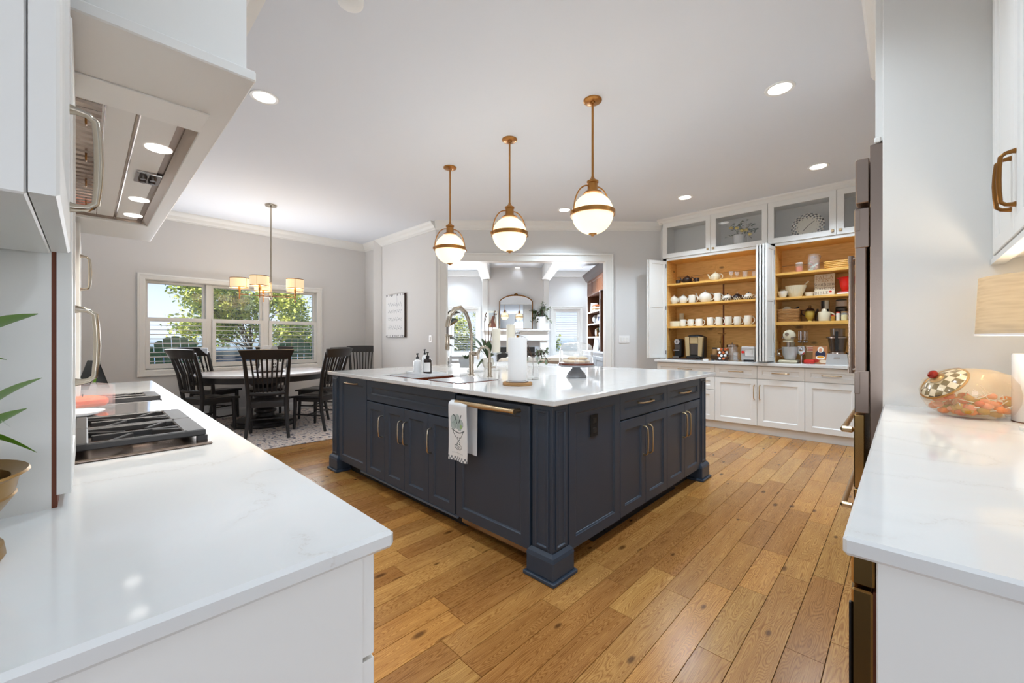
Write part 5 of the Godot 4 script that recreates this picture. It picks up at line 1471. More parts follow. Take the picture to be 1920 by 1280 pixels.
	part("bowl_handle", mb().tube([V(-0.07, 0.08, 0.06), V(-0.118, 0.09, 0.06), V(-0.118, 0.165, 0.06), V(-0.07, 0.175, 0.06)], 0.007, 8), M.steel, mx)
	part("speed_knob", mb().ball(V(-0.085, 0.115, 0.14), V(0.012, 0.012, 0.012), 10), M.porcelain, mx)
	var wg := thing("wire_stand", "steel wire stand hung with spoons behind the silver goblet", "stand", V(6.30, y, -0.925), -P90)
	part("rod", mb().lathe([Vector2(0, 0), Vector2(0.04, 0), Vector2(0.04, 0.006), Vector2(0.005, 0.01), Vector2(0.005, 0.41), Vector2(0, 0.412)], 16), M.steel, wg)
	part("ring", mb().tube(range(16).map(func(k): return V(cos(TAU * k / 16) * 0.042, 0.40, sin(TAU * k / 16) * 0.042)), 0.003, 6, true), M.steel, wg)
	for k in 6:
		var a := TAU * k / 6
		part("spoon", mb().cyl(V(cos(a) * 0.042, 0.40, sin(a) * 0.042), V(cos(a) * 0.042, 0.29, sin(a) * 0.042), 0.004, 6).ball(V(cos(a) * 0.042, 0.27, sin(a) * 0.042), V(0.012, 0.020, 0.012), 10), M.chrome, wg)
	var go := thing("goblet", "round silver goblet in front of the stand mixer", "goblet", V(6.17, y, -0.920))
	part("foot", mb().lathe([Vector2(0, 0), Vector2(0.040, 0), Vector2(0.040, 0.004), Vector2(0.008, 0.012), Vector2(0.007, 0.10), Vector2(0, 0.10)], 22), M.chrome, go)
	part("bowl", mb().lathe([Vector2(0.006, 0.095), Vector2(0.036, 0.115), Vector2(0.053, 0.155), Vector2(0.054, 0.185), Vector2(0.047, 0.215), Vector2(0.045, 0.215), Vector2(0.051, 0.18), Vector2(0.034, 0.12), Vector2(0, 0.105)], 26), M.chrome, go)
	var pr := thing("recipe_box", "beige printed recipe card box between the goblet and the cookbook", "box", V(6.32, y, -0.845), -P90)
	part("box", mb().box(V(0, 0.11, 0), V(0.10, 0.22, 0.08), 0.003), M.kraft, pr)
	part("label", mb().box(V(0, 0.175, 0.041), V(0.09, 0.07, 0.002)), mat("label_cream", Color(0.86, 0.76, 0.64), 0.7), pr)
	for k in 3:
		part("print_line", mb().box(V(0, 0.195 - 0.02 * k, 0.0425), V(0.06 - 0.008 * (k % 2), 0.007, 0.001)), M.candy_red, pr)
	var cv := Image.create(96, 128, false, Image.FORMAT_RGB8)
	cv.fill(Color(0.70, 0.46, 0.28))
	var blob := func(cx: float, cy: float, rx: float, ry: float, c: Color):
		for yy in range(maxi(0, int(cy - ry)), mini(128, int(cy + ry))):
			for xx in range(maxi(0, int(cx - rx)), mini(96, int(cx + rx))):
				if pow((xx - cx) / rx, 2) + pow((yy - cy) / ry, 2) < 1.0: cv.set_pixel(xx, yy, c)
	blob.call(50, 62, 34, 34, Color(0.12, 0.13, 0.25)); blob.call(50, 26, 20, 22, Color(0.93, 0.90, 0.85)); blob.call(50, 30, 11, 14, Color(0.86, 0.60, 0.46)); blob.call(50, 84, 30, 15, Color(0.95, 0.93, 0.90)); blob.call(50, 80, 22, 9, Color(0.90, 0.62, 0.20)); blob.call(22, 108, 20, 12, Color(0.70, 0.15, 0.10)); blob.call(70, 112, 26, 12, Color(0.88, 0.80, 0.70))
	var cm := mat("cookbook_cover", Color.WHITE, 0.35)
	cm.albedo_texture = ImageTexture.create_from_image(cv)
	var b3 := book("cookbook", "cookbook with a photographic cover leaning in front of the food processor", V(6.19, y, -0.735), -P90, -0.10, 0.145, 0.215, 0.018, M.kraft)
	var fc := mb()
	fc.quad_uv(V(-0.072, 0.001, 0.0185), V(0.072, 0.001, 0.0185), V(0.072, 0.214, 0.0185), V(-0.072, 0.214, 0.0185), Vector3.BACK)
	part("cover_print", fc, cm, b3, Vector3.ZERO, V(-0.10, 0, 0))
	var rs := single("rolled_snack", mb().box(V(0, 0.025, 0), V(0.08, 0.05, 0.11), 0.012), M.candy_red, "red and white packet in front of the recipe card box", "packet", V(6.16, y, -0.838))
	var fp := thing("food_processor", "steel and smoky food processor at the right of the right bay", "food processor", V(6.22, y, -0.570), -P90)
	part("base", mb().prism([Vector2(-0.105, 0.0), Vector2(0.105, 0.0), Vector2(0.092, 0.125), Vector2(-0.092, 0.125)], -0.09, 0.09), M.appliance, fp)
	part("badge", mb().box(V(0, 0.075, 0.092), V(0.06, 0.022, 0.003), 0.001), M.chrome, fp)
	part("skirt", mb().lathe([Vector2(0.092, 0.125), Vector2(0.085, 0.145), Vector2(0.070, 0.152), Vector2(0, 0.152)], 28), M.steel, fp)
	part("work_bowl", mb().lathe([Vector2(0.074, 0.152), Vector2(0.096, 0.31), Vector2(0.092, 0.31), Vector2(0.070, 0.156), Vector2(0, 0.156)], 30), M.smoky, fp)
	part("lid", mb().lathe([Vector2(0, 0.31), Vector2(0.112, 0.31), Vector2(0.112, 0.326), Vector2(0.075, 0.335), Vector2(0, 0.335)], 30), M.steel, fp)
	part("feed_tube", mb().lathe([Vector2(0, 0.335), Vector2(0.072, 0.335), Vector2(0.074, 0.425), Vector2(0, 0.43)], 26), M.smoky, fp)
	part("handle", mb().box(V(0.0, 0.275, 0.105), V(0.032, 0.235, 0.022), 0.008), M.black, fp)
	part("blade_hub", mb().cyl(V(0, 0.156, 0), V(0, 0.29, 0), 0.016, 12), M.porcelain, fp)
	var bt := thing("bottle", "dark bottle with a tan label at the right end of the hutch worktop", "bottle", V(6.24, y, -0.452))
	part("glass", mb().lathe([Vector2(0, 0), Vector2(0.030, 0), Vector2(0.032, 0.006), Vector2(0.032, 0.13), Vector2(0.013, 0.165), Vector2(0.013, 0.205), Vector2(0, 0.206)], 20), M.black, bt)
	part("label", mb().lathe([Vector2(0.0325, 0.045), Vector2(0.0325, 0.115)], 20), M.label_cream, bt)
	# in the glazed cabinets
	x = 6.36
	y = 2.475
	var pi := thing("pitcher", "white pitcher of artificial lemons in the glazed top cabinet", "pitcher", V(x, y, -1.675), -P90)
	part("body", mb().lathe([Vector2(0, 0), Vector2(0.055, 0), Vector2(0.060, 0.02), Vector2(0.066, 0.08), Vector2(0.074, 0.20), Vector2(0.070, 0.20), Vector2(0.06, 0.08), Vector2(0, 0.02)], 26), M.white_gloss, pi)
	part("handle", mb().tube([V(0.06, 0.05, 0), V(0.115, 0.07, 0), V(0.115, 0.16, 0), V(0.07, 0.18, 0)], 0.008, 8), M.white_gloss, pi)
	var lem := mat("lemon", Color(0.82, 0.70, 0.16), 0.4)
	var br := thing("lemon_branch", "leafy branches with yellow lemons standing in the white pitcher", "artificial plant", V(x, y + 0.19, -1.66), -P90)
	rng.seed = 41
	part("twigs", mb().tube([V(0, -0.12, 0), V(-0.03, 0.06, 0), V(-0.10, 0.14, 0.02)], 0.004, 5).tube([V(0, -0.12, 0), V(0.04, 0.07, 0), V(0.13, 0.13, 0)], 0.004, 5).tube([V(0, -0.12, 0), V(0.09, 0.02, 0.02), V(0.15, -0.06, 0.03)], 0.004, 5), M.stem, br)
	for k in 56:
		var c := V(rng.randf_range(-0.15, 0.19), rng.randf_range(0.0, 0.19), rng.randf_range(-0.06, 0.09))
		if absf(c.x) > 0.10: c.y *= 0.75
		var d := Vector3(rng.randfn(), rng.randf_range(-0.3, 0.9), rng.randfn()).normalized() * 0.062
		part("leaf", leaf_shape(c, c + d, 0.014, 0.008), M.leaf_dark, br)
	for c in [V(-0.02, 0.10, 0.08), V(-0.10, 0.12, 0.06), V(0.05, 0.05, 0.10), V(0.10, 0.05, 0.09), V(0.14, -0.01, 0.07)]:
		part("lemon", mb().ball(c, V(0.027, 0.022, 0.024), 14), lem, br)
	var ck2 := thing("wall_clock", "oval clock with a black and white checkered rim in the glazed top cabinet", "clock", V(6.38, y + 0.175, -0.885), -P90)
	var tiltx := -0.16
	var rim := mb()
	var N := 44
	for k in N:
		for ring in 3:
			pass
	part("plate", mb().at(Vector3.ZERO, V(P90, 0, 0)).lathe([Vector2(0, -0.01), Vector2(0.13, -0.01), Vector2(0.176, 0.006), Vector2(0.178, 0.010)], 44), M.black, ck2, Vector3.ZERO, V(tiltx, 0, 0)).scale = V(1, 0.97, 1)
	var rm := mb().at(Vector3.ZERO, V(P90, 0, 0)).lathe([Vector2(0.128, 0.010), Vector2(0.150, 0.013), Vector2(0.178, 0.012)], 44)
	rm = mb().at(Vector3.ZERO, V(P90, 0, 0)).lathe([Vector2(0.178, 0.010), Vector2(0.150, 0.016), Vector2(0.122, 0.018)], 44)
	part("checkered_rim", rm, checks("rim_checks", 40, 3, Color(0.93, 0.91, 0.87), Color(0.07, 0.05, 0.05)), ck2, Vector3.ZERO, V(tiltx, 0, 0))
	part("face", mb().at(Vector3.ZERO, V(P90, 0, 0)).lathe([Vector2(0.122, 0.017), Vector2(0.0, 0.0175)], 40), mat("clock_face", Color(0.90, 0.87, 0.80), 0.4), ck2, Vector3.ZERO, V(tiltx, 0, 0))
	for e in [[0.095, 0.85], [0.07, -2.45]]:
		part("hand", mb().box(V(0, e[0] / 2, 0.020), V(0.007, e[0], 0.002)), M.dark_wood, ck2, Vector3.ZERO, V(tiltx, 0, -e[1]))
	for k in 12:
		var a := TAU * k / 12
		part("hour_mark", mb().box(V(sin(a) * 0.105, cos(a) * 0.105, 0.019), V(0.005, 0.012, 0.001)), M.dark_wood, ck2, Vector3.ZERO, V(tiltx, 0, 0))

func basket(label: String, pos: Vector3, w: float, l: float, h: float, m: Material, rows: int) -> void:   # woven from separate rods; l along z
	var t := thing("basket", label, "basket", pos)
	part("bottom", mb().box(V(0, 0.005, 0), V(w * 0.9, 0.01, l * 0.9), 0.003), m, t)
	var per: Array = []
	var nn := 40
	for k in nn:
		var a := TAU * k / nn
		var c := cos(a)
		var s := sin(a)
		per.append(Vector2(signf(c) * pow(absf(c), 0.35), signf(s) * pow(absf(s), 0.35)))
	for r in rows:
		var y := h * (r + 0.5) / rows
		var g := 0.90 + 0.10 * y / h
		var p: Array = []
		for k in nn:
			var o := 1.0 + 0.03 * (1 if (k + r) % 2 == 0 else -1)
			p.append(V(per[k].x * w * 0.5 * g * o, y, per[k].y * l * 0.5 * g * o))
		part("weave", mb().tube(p, h / rows * 0.52, 6, true), m, t)

func right_run() -> void:
	var cw: Material = M.cabinet_white
	single("bar_worktop", mb().span(V(0.794, 0.888, -0.067), V(2.54, 0.917, 0.595), 0.005), M.quartz, "white quartz worktop in the right foreground under the lamp", "worktop")
	var b := thing("base_cabinet", "white base cabinet with a plain end panel under the right foreground worktop", "cabinet", V(0, 0, 0))
	part("body", mb().span(V(0.845, 0.10, -0.024), V(2.54, 0.888, 0.595)), cw, b)
	part("end_panel", mb().span(V(0.83, 0.0, -0.030), V(0.845, 0.888, 0.595), 0.002), cw, b)
	part("toe_kick", mb().span(V(0.90, 0.0, 0.05), V(2.54, 0.10, 0.07)), cw, b)
	var w := thing("drinks_fridge", "undercounter stainless drinks refrigerator at the near end of the right worktop", "refrigerator", V(0, 0, 0))
	part("top_panel", mb().span(V(0.836, 0.830, -0.060), V(1.43, 0.886, -0.032), 0.003), mat("wood_reflection_steel", Color(0.72, 0.58, 0.36), 0.22, 1.0), w)  # stainless steel with the reflected wood put into its colour
	part("door", mb().span(V(0.836, 0.11, -0.060), V(1.43, 0.824, -0.034), 0.003), M.wood_reflection_steel, w)
	part("gasket", mb().span(V(0.842, 0.11, -0.034), V(1.42, 0.824, -0.0305)), M.seam_brown, w)
	part("door_edge", mb().span(V(0.834, 0.11, -0.0625), V(0.842, 0.800, -0.060)), M.black, w)
	# tall side panel and the refrigerator beyond it
	single("fridge_surround", mb().span(V(2.54, 0, -0.07), V(2.56, CEIL - 0.002, 0.598), 0.002), M.cabinet_white, "tall flat white panel between the right worktop and the refrigerator", "panel")
	var f := thing("refrigerator", "tall built-in stainless steel refrigerator seen edge-on at the right", "refrigerator", V(2.562, 0, 0))
	var W := 1.22
	part("body", mb().span(V(0.0, 0.08, -0.115), V(W, 2.13, 0.55), 0.002), M.steel, f)
	part("grille", mb().span(V(0.0, 1.865, -0.168), V(W, 2.075, -0.118), 0.004), M.steel, f)
	for k in 2:
		var x0 := 0.004 + k * W / 2
		var d := part("door", mb().span(V(x0, 0.865, -0.170), V(x0 + W / 2 - 0.008, 1.845, -0.128), 0.004), M.steel, f)
		var hx := W / 2 + (-0.045 if k == 0 else 0.045)
		var hm := mb().cyl(V(hx, 1.02, -0.225), V(hx, 1.70, -0.225), 0.011, 12)
		for y in [1.035, 1.685]:
			hm.cyl(V(hx, y, -0.17), V(hx, y, -0.225), 0.012, 12)
			hm.cyl(V(hx, y - 0.02, -0.225), V(hx, y + 0.02, -0.225), 0.015, 12)
		part("handle", hm, M.steel, d)
	for y in [[1.652, 1.840], [0.862, 1.064]]:
		var hy := mb()
		hy.span(V(-0.001, y[0], -0.171), V(0.012, y[1], -0.118), 0.003)
		hy.span(V(-0.003, y[0] + (0.08 if y[0] > 1 else 0.09), -0.172), V(0.004, y[1] - 0.005, -0.150), 0.003)
		part("hinge", hy, M.steel, f)
	for y in [[0.50, 0.853, 0.775], [0.10, 0.495, 0.405]]:
		var d := part("drawer", mb().span(V(0.002, y[0], -0.174), V(W - 0.002, y[1], -0.135), 0.004), M.wood_reflection_steel, f)  # plain steel drawer, warm reflection put into the colour
		var h := mb().cyl(V(0.03, y[2], -0.215), V(W - 0.03, y[2], -0.215), 0.012, 12)
		for x in [0.02, W - 0.02]:
			h.span(V(x - 0.014, y[2] - 0.014, -0.226), V(x + 0.014, y[2] + 0.014, -0.174), 0.008)
		part("handle", h, M.champagne, d)
	part("kick_plate", mb().span(V(0.0, 0.0, -0.06), V(W, 0.09, -0.05)), M.steel_dark, f)
	single("fridge_surround", mb().span(V(3.785, 0, -0.10), V(3.81, 2.94, 0.598), 0.002), M.cabinet_white, "white side panel on the far side of the refrigerator", "panel")
	var o := thing("wall_cabinet", "white cabinet with crown moulding above the refrigerator", "cabinet", V(2.562, 0, 0))
	part("body", mb().span(V(0, 2.14, -0.076), V(1.22, 2.985, 0.55)), cw, o)
	part("door", shaker(0.605, 0.82), cw, o, V(0.306, 2.56, -0.076), Vector3(0, PI, 0))
	part("door", shaker(0.605, 0.82), cw, o, V(0.914, 2.56, -0.076), Vector3(0, PI, 0))
	part("light_rail", mb().span(V(-0.004, 2.135, -0.10), V(1.22, 2.16, -0.076), 0.004), cw, o)
	var prof := [Vector2(0, 0), Vector2(0, -0.10), Vector2(0.012, -0.10), Vector2(0.02, -0.08), Vector2(0.045, -0.05), Vector2(0.075, -0.03), Vector2(0.09, 0)]
	part("crown", mb().prism(prof, 0, 1.30), cw, o, V(1.34, CEIL - 0.001, -0.08), Vector3(0, P90, 0)).transform = Transform3D(Basis(V(0, 0, -1), V(0, 1, 0), V(0.955, 0, 0)), V(0.0, CEIL - 0.001, -0.076))
	# upper cabinet above the right worktop
	var u := thing("wall_cabinet", "white wall cabinet with paired brass handles above the right worktop", "cabinet", V(1.85, 0, 0.272), PI)
	part("body", mb().span(V(-0.688, 1.535, -0.32), V(0.70, 2.7, 0), 0.002), cw, u)
	part("bottom_rail", mb().span(V(-0.688, 1.515, -0.02), V(0.70, 1.536, 0.018)), cw, u)
	part("filler", mb().span(V(-0.688, 1.536, 0.0), V(-0.615, 2.7, 0.012)), cw, u)
	for k in 2:
		var x0 := -0.612 + k * 0.432
		var d := part("door", mb().loft(0.428, 1.15, [[0, 0], [0, 0.019], [0.003, 0.021], [0.056, 0.021], [0.060, 0.016], [0.068, 0.012], [0.070, 0.009], [0.071, 0.009]]), cw, u, V(x0 + 0.214, 2.117, 0))
		pull(d, V(0.178 if k == 0 else -0.178, -0.40, 0.021), 0.165, false, "bronze", 0.006)
	part("door", mb().loft(0.428, 1.15, [[0, 0], [0, 0.019], [0.003, 0.021], [0.056, 0.021], [0.060, 0.016], [0.068, 0.012], [0.070, 0.009], [0.071, 0.009]]), cw, u, V(-0.612 + 0.864 + 0.214, 2.117, 0))
	# lights below it
	for x in [1.55, 2.15]:
		var lt := thing("undercabinet_light", "small warm light strip under the wall cabinet " + ("near the white panel" if x > 2 else "nearer the camera"), "light", V(x, 1.534, 0.42))
		part("strip", mb().box(V(0, -0.005, 0), V(0.30, 0.01, 0.03), 0.003), glow("warm_strip", Color(1.0, 0.88, 0.62), 2.0), lt)
		var l := AreaLight3D.new()
		l.name = "strip_light"
		l.area_size = Vector2(0.30, 0.03)
		l.light_color = Color(1.0, 0.82, 0.55)
		l.light_energy = 0.05
		l.position = V(0, -0.014, 0)
		l.rotation.x = -P90
		l.shadow_enabled = true
		lt.add_child(l, true)
	# lamp
	var lp := thing("table_lamp", "table lamp with a pale linen drum shade on the right worktop", "lamp", V(2.125, 0.917, 0.345))
	var lin := mat("linen", Color(0.88, 0.87, 0.85), 0.9)
	lin.backlight_enabled = true
	lin.backlight = Color(1.0, 0.97, 0.90)
	var lt2 := noise(0.02, 8, FastNoiseLite.TYPE_SIMPLEX_SMOOTH, 3)
	tri_tex(lin, noise_tex(lt2, [[0.0, Color(0.84, 0.82, 0.78)], [0.5, Color(0.89, 0.875, 0.84)], [1.0, Color(0.93, 0.92, 0.89)]], 256, 256), V(1.5, 14, 1.5), false)
	part("base", mb().lathe([Vector2(0, 0), Vector2(0.07, 0), Vector2(0.072, 0.012), Vector2(0.03, 0.022), Vector2(0.022, 0.06), Vector2(0.045, 0.12), Vector2(0.05, 0.17), Vector2(0.02, 0.25), Vector2(0.012, 0.28), Vector2(0.012, 0.40), Vector2(0, 0.40)], 28), M.porcelain, lp)
	part("shade", mb().lathe([Vector2(0.168, 0.312), Vector2(0.160, 0.505), Vector2(0.158, 0.505), Vector2(0.166, 0.312), Vector2(0.168, 0.312)], 48), lin, lp)
	part("shade_trim", mb().lathe([Vector2(0.1695, 0.310), Vector2(0.1695, 0.316), Vector2(0.166, 0.316), Vector2(0.166, 0.310), Vector2(0.1695, 0.310)], 48), M.paper, lp)
	part("bulb", mb().ball(V(0, 0.41, 0), V(0.03, 0.04, 0.03), 16), glow("lamp_bulb", Color(1.0, 0.86, 0.62), 6.0), lp)
	var ol := OmniLight3D.new()
	ol.name = "bulb_light"
	ol.light_energy = 0.13
	ol.light_color = Color(1.0, 0.92, 0.80)
	ol.light_size = 0.03
	ol.omni_range = 6
	ol.omni_attenuation = 2.0
	ol.shadow_enabled = true
	ol.position = V(0, 0.41, 0)
	lp.add_child(ol, true)
	# canister with lettering
	var c := thing("canister", "white ceramic canister lettered FALL at the right edge of the worktop", "canister", V(2.345, 0.917, 0.348), -1.42)
	part("body", mb().lathe([Vector2(0, 0), Vector2(0.060, 0), Vector2(0.064, 0.004), Vector2(0.063, 0.12), Vector2(0.064, 0.240), Vector2(0.061, 0.246), Vector2(0.057, 0.240), Vector2(0.056, 0.01), Vector2(0, 0.008)], 40), M.white_gloss, c)
	part("foot_ring", mb().lathe([Vector2(0.055, -0.0005), Vector2(0.0645, -0.0005), Vector2(0.0645, 0.003)], 40), M.seam_brown, c)
	for k in 4:
		var tm := TextMesh.new()
		var sf := SystemFont.new()
		sf.font_names = PackedStringArray(["Droid Sans"])
		tm.font = sf
		tm.text = "FALL"[k]
		tm.font_size = 40
		tm.pixel_size = 0.00145
		tm.depth = 0.002
		var a := -0.62 + 0.42 * k
		var o2 := part("letter", tm, M.bronze, c, V(sin(a) * 0.0632, 0.142, cos(a) * 0.0632), V(0, a, 0))
		o2.scale = V(0.62, 1.25, 1)
	# tilted glass candy jar
	var j := thing("candy_jar", "tilted round glass jar of wrapped candy under a checkered lid", "jar", V(2.355, 0.917, 0.185))
	var tiltb := Basis(Vector3(0.69, 0, 0.72).normalized(), 0.0)
	var gm := mb()
	gm.t = Transform3D(Basis().scaled(V(0.112, 0.095, 0.142)), V(0, 0.092, 0.0))
	gm.lathe([Vector2(0, -0.97), Vector2(0.55, -0.93), Vector2(0.82, -0.70), Vector2(0.97, -0.3), Vector2(1.0, 0.05), Vector2(0.93, 0.45), Vector2(0.72, 0.78), Vector2(0.40, 0.96), Vector2(0.0, 1.0)], 40)
	var amber := glass("amber_glass", Color(0.98, 0.84, 0.58), 0.26)
	part("glass_bowl", gm, amber, j)
	# lid facing up and to the left of the picture
	var ld := Vector3(-0.45, 0.72, -0.62).normalized()
	var lx := ld.cross(Vector3.UP).normalized()
	var lb := Basis(lx, ld, lx.cross(ld))
	var chk := Image.create(64, 64, false, Image.FORMAT_RGB8)
	for y in 64:
		for x in 64:
			var px := (x - 31.5) / 9.2
			var py := (y - 31.5) / 9.2
			chk.set_pixel(x, y, Color(0.93, 0.90, 0.82) if (int(floor(px + 40.0)) + int(floor(py + 40.0))) % 2 == 0 else Color(0.13, 0.07, 0.04))
	var lm := mat("check_enamel", Color.WHITE, 0.12)
	lm.albedo_texture = ImageTexture.create_from_image(chk)
	lm.texture_filter = BaseMaterial3D.TEXTURE_FILTER_NEAREST
	var lid := mb().patch(func(u, v):
		var r: float = v * 0.078
		return V(cos(u * TAU) * r, 0.026 * (1.0 - v * v), sin(u * TAU) * r), 32, 8, 0.003)
	for k in lid.uv.size():
		lid.uv[k] = Vector2(lid.v[k].x, lid.v[k].z) / 0.16 + Vector2(0.5, 0.5)
	var lo := part("lid", lid, lm, j)
	lo.transform = Transform3D(lb, V(-0.030, 0.125, -0.072))
	part("lid_rim", mb().tube(range(24).map(func(k): return V(cos(TAU * k / 24) * 0.079, 0, sin(TAU * k / 24) * 0.079)), 0.004, 6, true), M.brass, lo)
	part("knob_crown", mb().lathe([Vector2(0, 0.024), Vector2(0.020, 0.025), Vector2(0.026, 0.032), Vector2(0.018, 0.038), Vector2(0.010, 0.040), Vector2(0, 0.040)], 12), M.brass, lo)
	part("knob", mb().ball(V(0, 0.052, 0), V(0.014, 0.014, 0.018), 16), mat("amber_bead", Color(0.55, 0.10, 0.03), 0.08), lo)
	rng.seed = 9
	var cols := [mat("candy_orange", Color(0.90, 0.42, 0.10), 0.25), mat("candy_red", Color(0.80, 0.20, 0.16), 0.25), mat("candy_pink", Color(0.88, 0.52, 0.45), 0.3), mat("candy_gold", Color(0.70, 0.50, 0.16), 0.25)]
	for k in 90:
		var a := rng.randf() * TAU
		var r := sqrt(rng.randf())
		var yy := rng.randf_range(0.018, 0.082)
		var sc: float = 0.82 if yy > 0.03 else 0.6
		var p := V(cos(a) * 0.100 * r * sc, yy, sin(a) * 0.128 * r * sc)
		var o3 := single("candy", mb().ball(Vector3.ZERO, V(0.015, 0.012, 0.019), 8), cols[rng.randi() % 4], "wrapped lollipop inside the tilted glass jar", "candy", V(2.355, 0.917, 0.185) + p, rng.randf() * TAU, "lollipops in the candy jar")
		if k % 2 == 0:
			var dir := Vector3(rng.randfn(), rng.randf_range(0.1, 0.9), rng.randfn()).normalized()
			part("stick", mb().cyl(Vector3.ZERO, dir * 0.055, 0.0016, 5), M.paper, o3)

func ceiling_things() -> void:
	# recessed lights: [x, z, label]
	var cans := [[3.516, -0.655, "round recessed ceiling light in front of the refrigerator"], [5.383, -0.656, "round recessed ceiling light above the hutch's right doors"], [5.363, -2.045, "round recessed ceiling light above the hutch's left doors"], [4.70, -3.474, "round recessed ceiling light behind the nearest brass pendant"], [0.936, -3.50, "round recessed ceiling light at the end of the range hood"],
		[0.936, -1.9, "added ceiling light above the gas cooktop, out of the frame"], [0.936, -0.4, "added ceiling light above the passage by the camera, out of the frame"], [2.05, -0.60, "added ceiling light above the right worktop, out of the frame"], [-2.2, 1.0, "added ceiling light in the unseen room behind the camera, nearer the kitchen"], [-2.2, 4.0, "added ceiling light in the unseen room behind the camera, far from the kitchen"]]  # unseen lamps added to brighten the kitchen and the space behind
	for c in cans.slice(0, 10):
		can(V(c[0], CEIL, c[1]), c[2], "recessed ceiling lights in the kitchen", CAN if c[0] > 3.0 else CAN * 0.45)
	var alarm := thing("smoke_alarm", "round grey white smoke alarm on the kitchen ceiling near the range hood", "smoke alarm", V(0.985, CEIL, -2.15))
	part("body", mb().lathe([Vector2(0.0, -0.035), Vector2(0.055, -0.035), Vector2(0.066, -0.028), Vector2(0.07, 0)], 24), M.trim_white, alarm)
	# pendants
	var ps := [[-1.725, "brass globe pendant nearest the white hutch, the largest in view"], [-2.613, "middle brass globe pendant over the island"], [-3.50, "brass globe pendant nearest the dining table"]]
	for p in ps:
		pendant(V(2.693, CEIL, p[0]), p[1])

func can(pos: Vector3, label: String, grp: String, energy := CAN) -> void:
	var t := thing("recessed_light", label, "ceiling light", pos, 0, grp)
	part("trim_ring", mb().lathe([Vector2(0.074, -0.003), Vector2(0.094, -0.006), Vector2(0.098, -0.001), Vector2(0.098, 0.0)], 28), M.trim_white, t)
	part("lens", mb().lathe([Vector2(0.0, -0.004), Vector2(0.074, -0.004), Vector2(0.074, -0.002)], 28), M.can_glow, t)
	var l := SpotLight3D.new()
	l.name = "lamp"
	l.light_energy = energy
	l.light_color = Color(0.87, 0.94, 1.0)
	l.spot_angle = 66
	l.spot_angle_attenuation = 0.8
	l.spot_range = 14
	l.light_size = 0.07
	l.shadow_enabled = true
	l.position = V(0, -0.012, 0)
	l.rotation.x = -P90
	t.add_child(l, true)

const CAN := 4.6

func pendant(pos: Vector3, label: String) -> void:
	var t := thing("globe_pendant", label, "pendant lamp", pos, 0, "brass globe pendants over the island")
	part("canopy", mb().lathe([Vector2(0.0, -0.030), Vector2(0.018, -0.030), Vector2(0.02, -0.018), Vector2(0.060, -0.016), Vector2(0.069, -0.010), Vector2(0.07, 0.0)], 28), M.brass, t)
	part("rod", mb().tube([V(0, -0.02, 0), V(0, -0.60, 0)], 0.0085, 12), M.brass, t)
	var cap := mb().lathe([Vector2(0.0, -0.715), Vector2(0.073, -0.722), Vector2(0.066, -0.708), Vector2(0.044, -0.700), Vector2(0.039, -0.690), Vector2(0.038, -0.640), Vector2(0.044, -0.636), Vector2(0.044, -0.622), Vector2(0.03, -0.618), Vector2(0.016, -0.600), Vector2(0.010, -0.585), Vector2(0.0, -0.585)].map(func(p): return p), 24)
	part("cap", cap, M.brass, t)
	var cy := -0.872
	var g := mb().ball(V(0, cy, 0), V(0.157, 0.157, 0.157), 40)
	var gl := part("glass_globe", g, M.globe_glow, t)
	gl.cast_shadow = GeometryInstance3D.SHADOW_CASTING_SETTING_ON
	part("band", mb().lathe([Vector2(0.158, -0.016), Vector2(0.170, -0.016), Vector2(0.170, 0.016), Vector2(0.158, 0.016)], 48), M.brass, t, V(0, cy, 0))
	part("finial", mb().lathe([Vector2(0, -0.172), Vector2(0.008, -0.172), Vector2(0.014, -0.164), Vector2(0.030, -0.158), Vector2(0.034, -0.150), Vector2(0.0, -0.148)], 20), M.brass, t, V(0, cy, 0))
	for s in [-0.45, -0.45 + PI]:
		var pth: Array = []
		for k in 13:
			var a := P90 - (P90) * k / 12.0
			pth.append(V(0.045 + 0.118 * cos(a), cy + 0.0 + 0.212 * sin(a) , 0).rotated(Vector3.UP, s))
		pth.insert(0, V(0.03, cy + 0.212, 0).rotated(Vector3.UP, s))
		part("arm", mb().tube(pth, 0.0055, 8), M.brass, t)
	for s in [-0.45, -0.45 + PI]:
		part("pivot_knob", mb().cyl(V(0.158, cy, 0).rotated(Vector3.UP, s), V(0.182, cy, 0).rotated(Vector3.UP, s), 0.012, 10), M.brass, t)
	var l := OmniLight3D.new()
	l.name = "bulb"
	l.light_energy = 0.33
	l.light_color = Color(1.0, 0.96, 0.91)
	l.omni_range = 12
	l.omni_attenuation = 2.0
	l.light_size = 0.15
	l.shadow_enabled = true
	l.position = V(0, cy, 0)
	t.add_child(l, true)

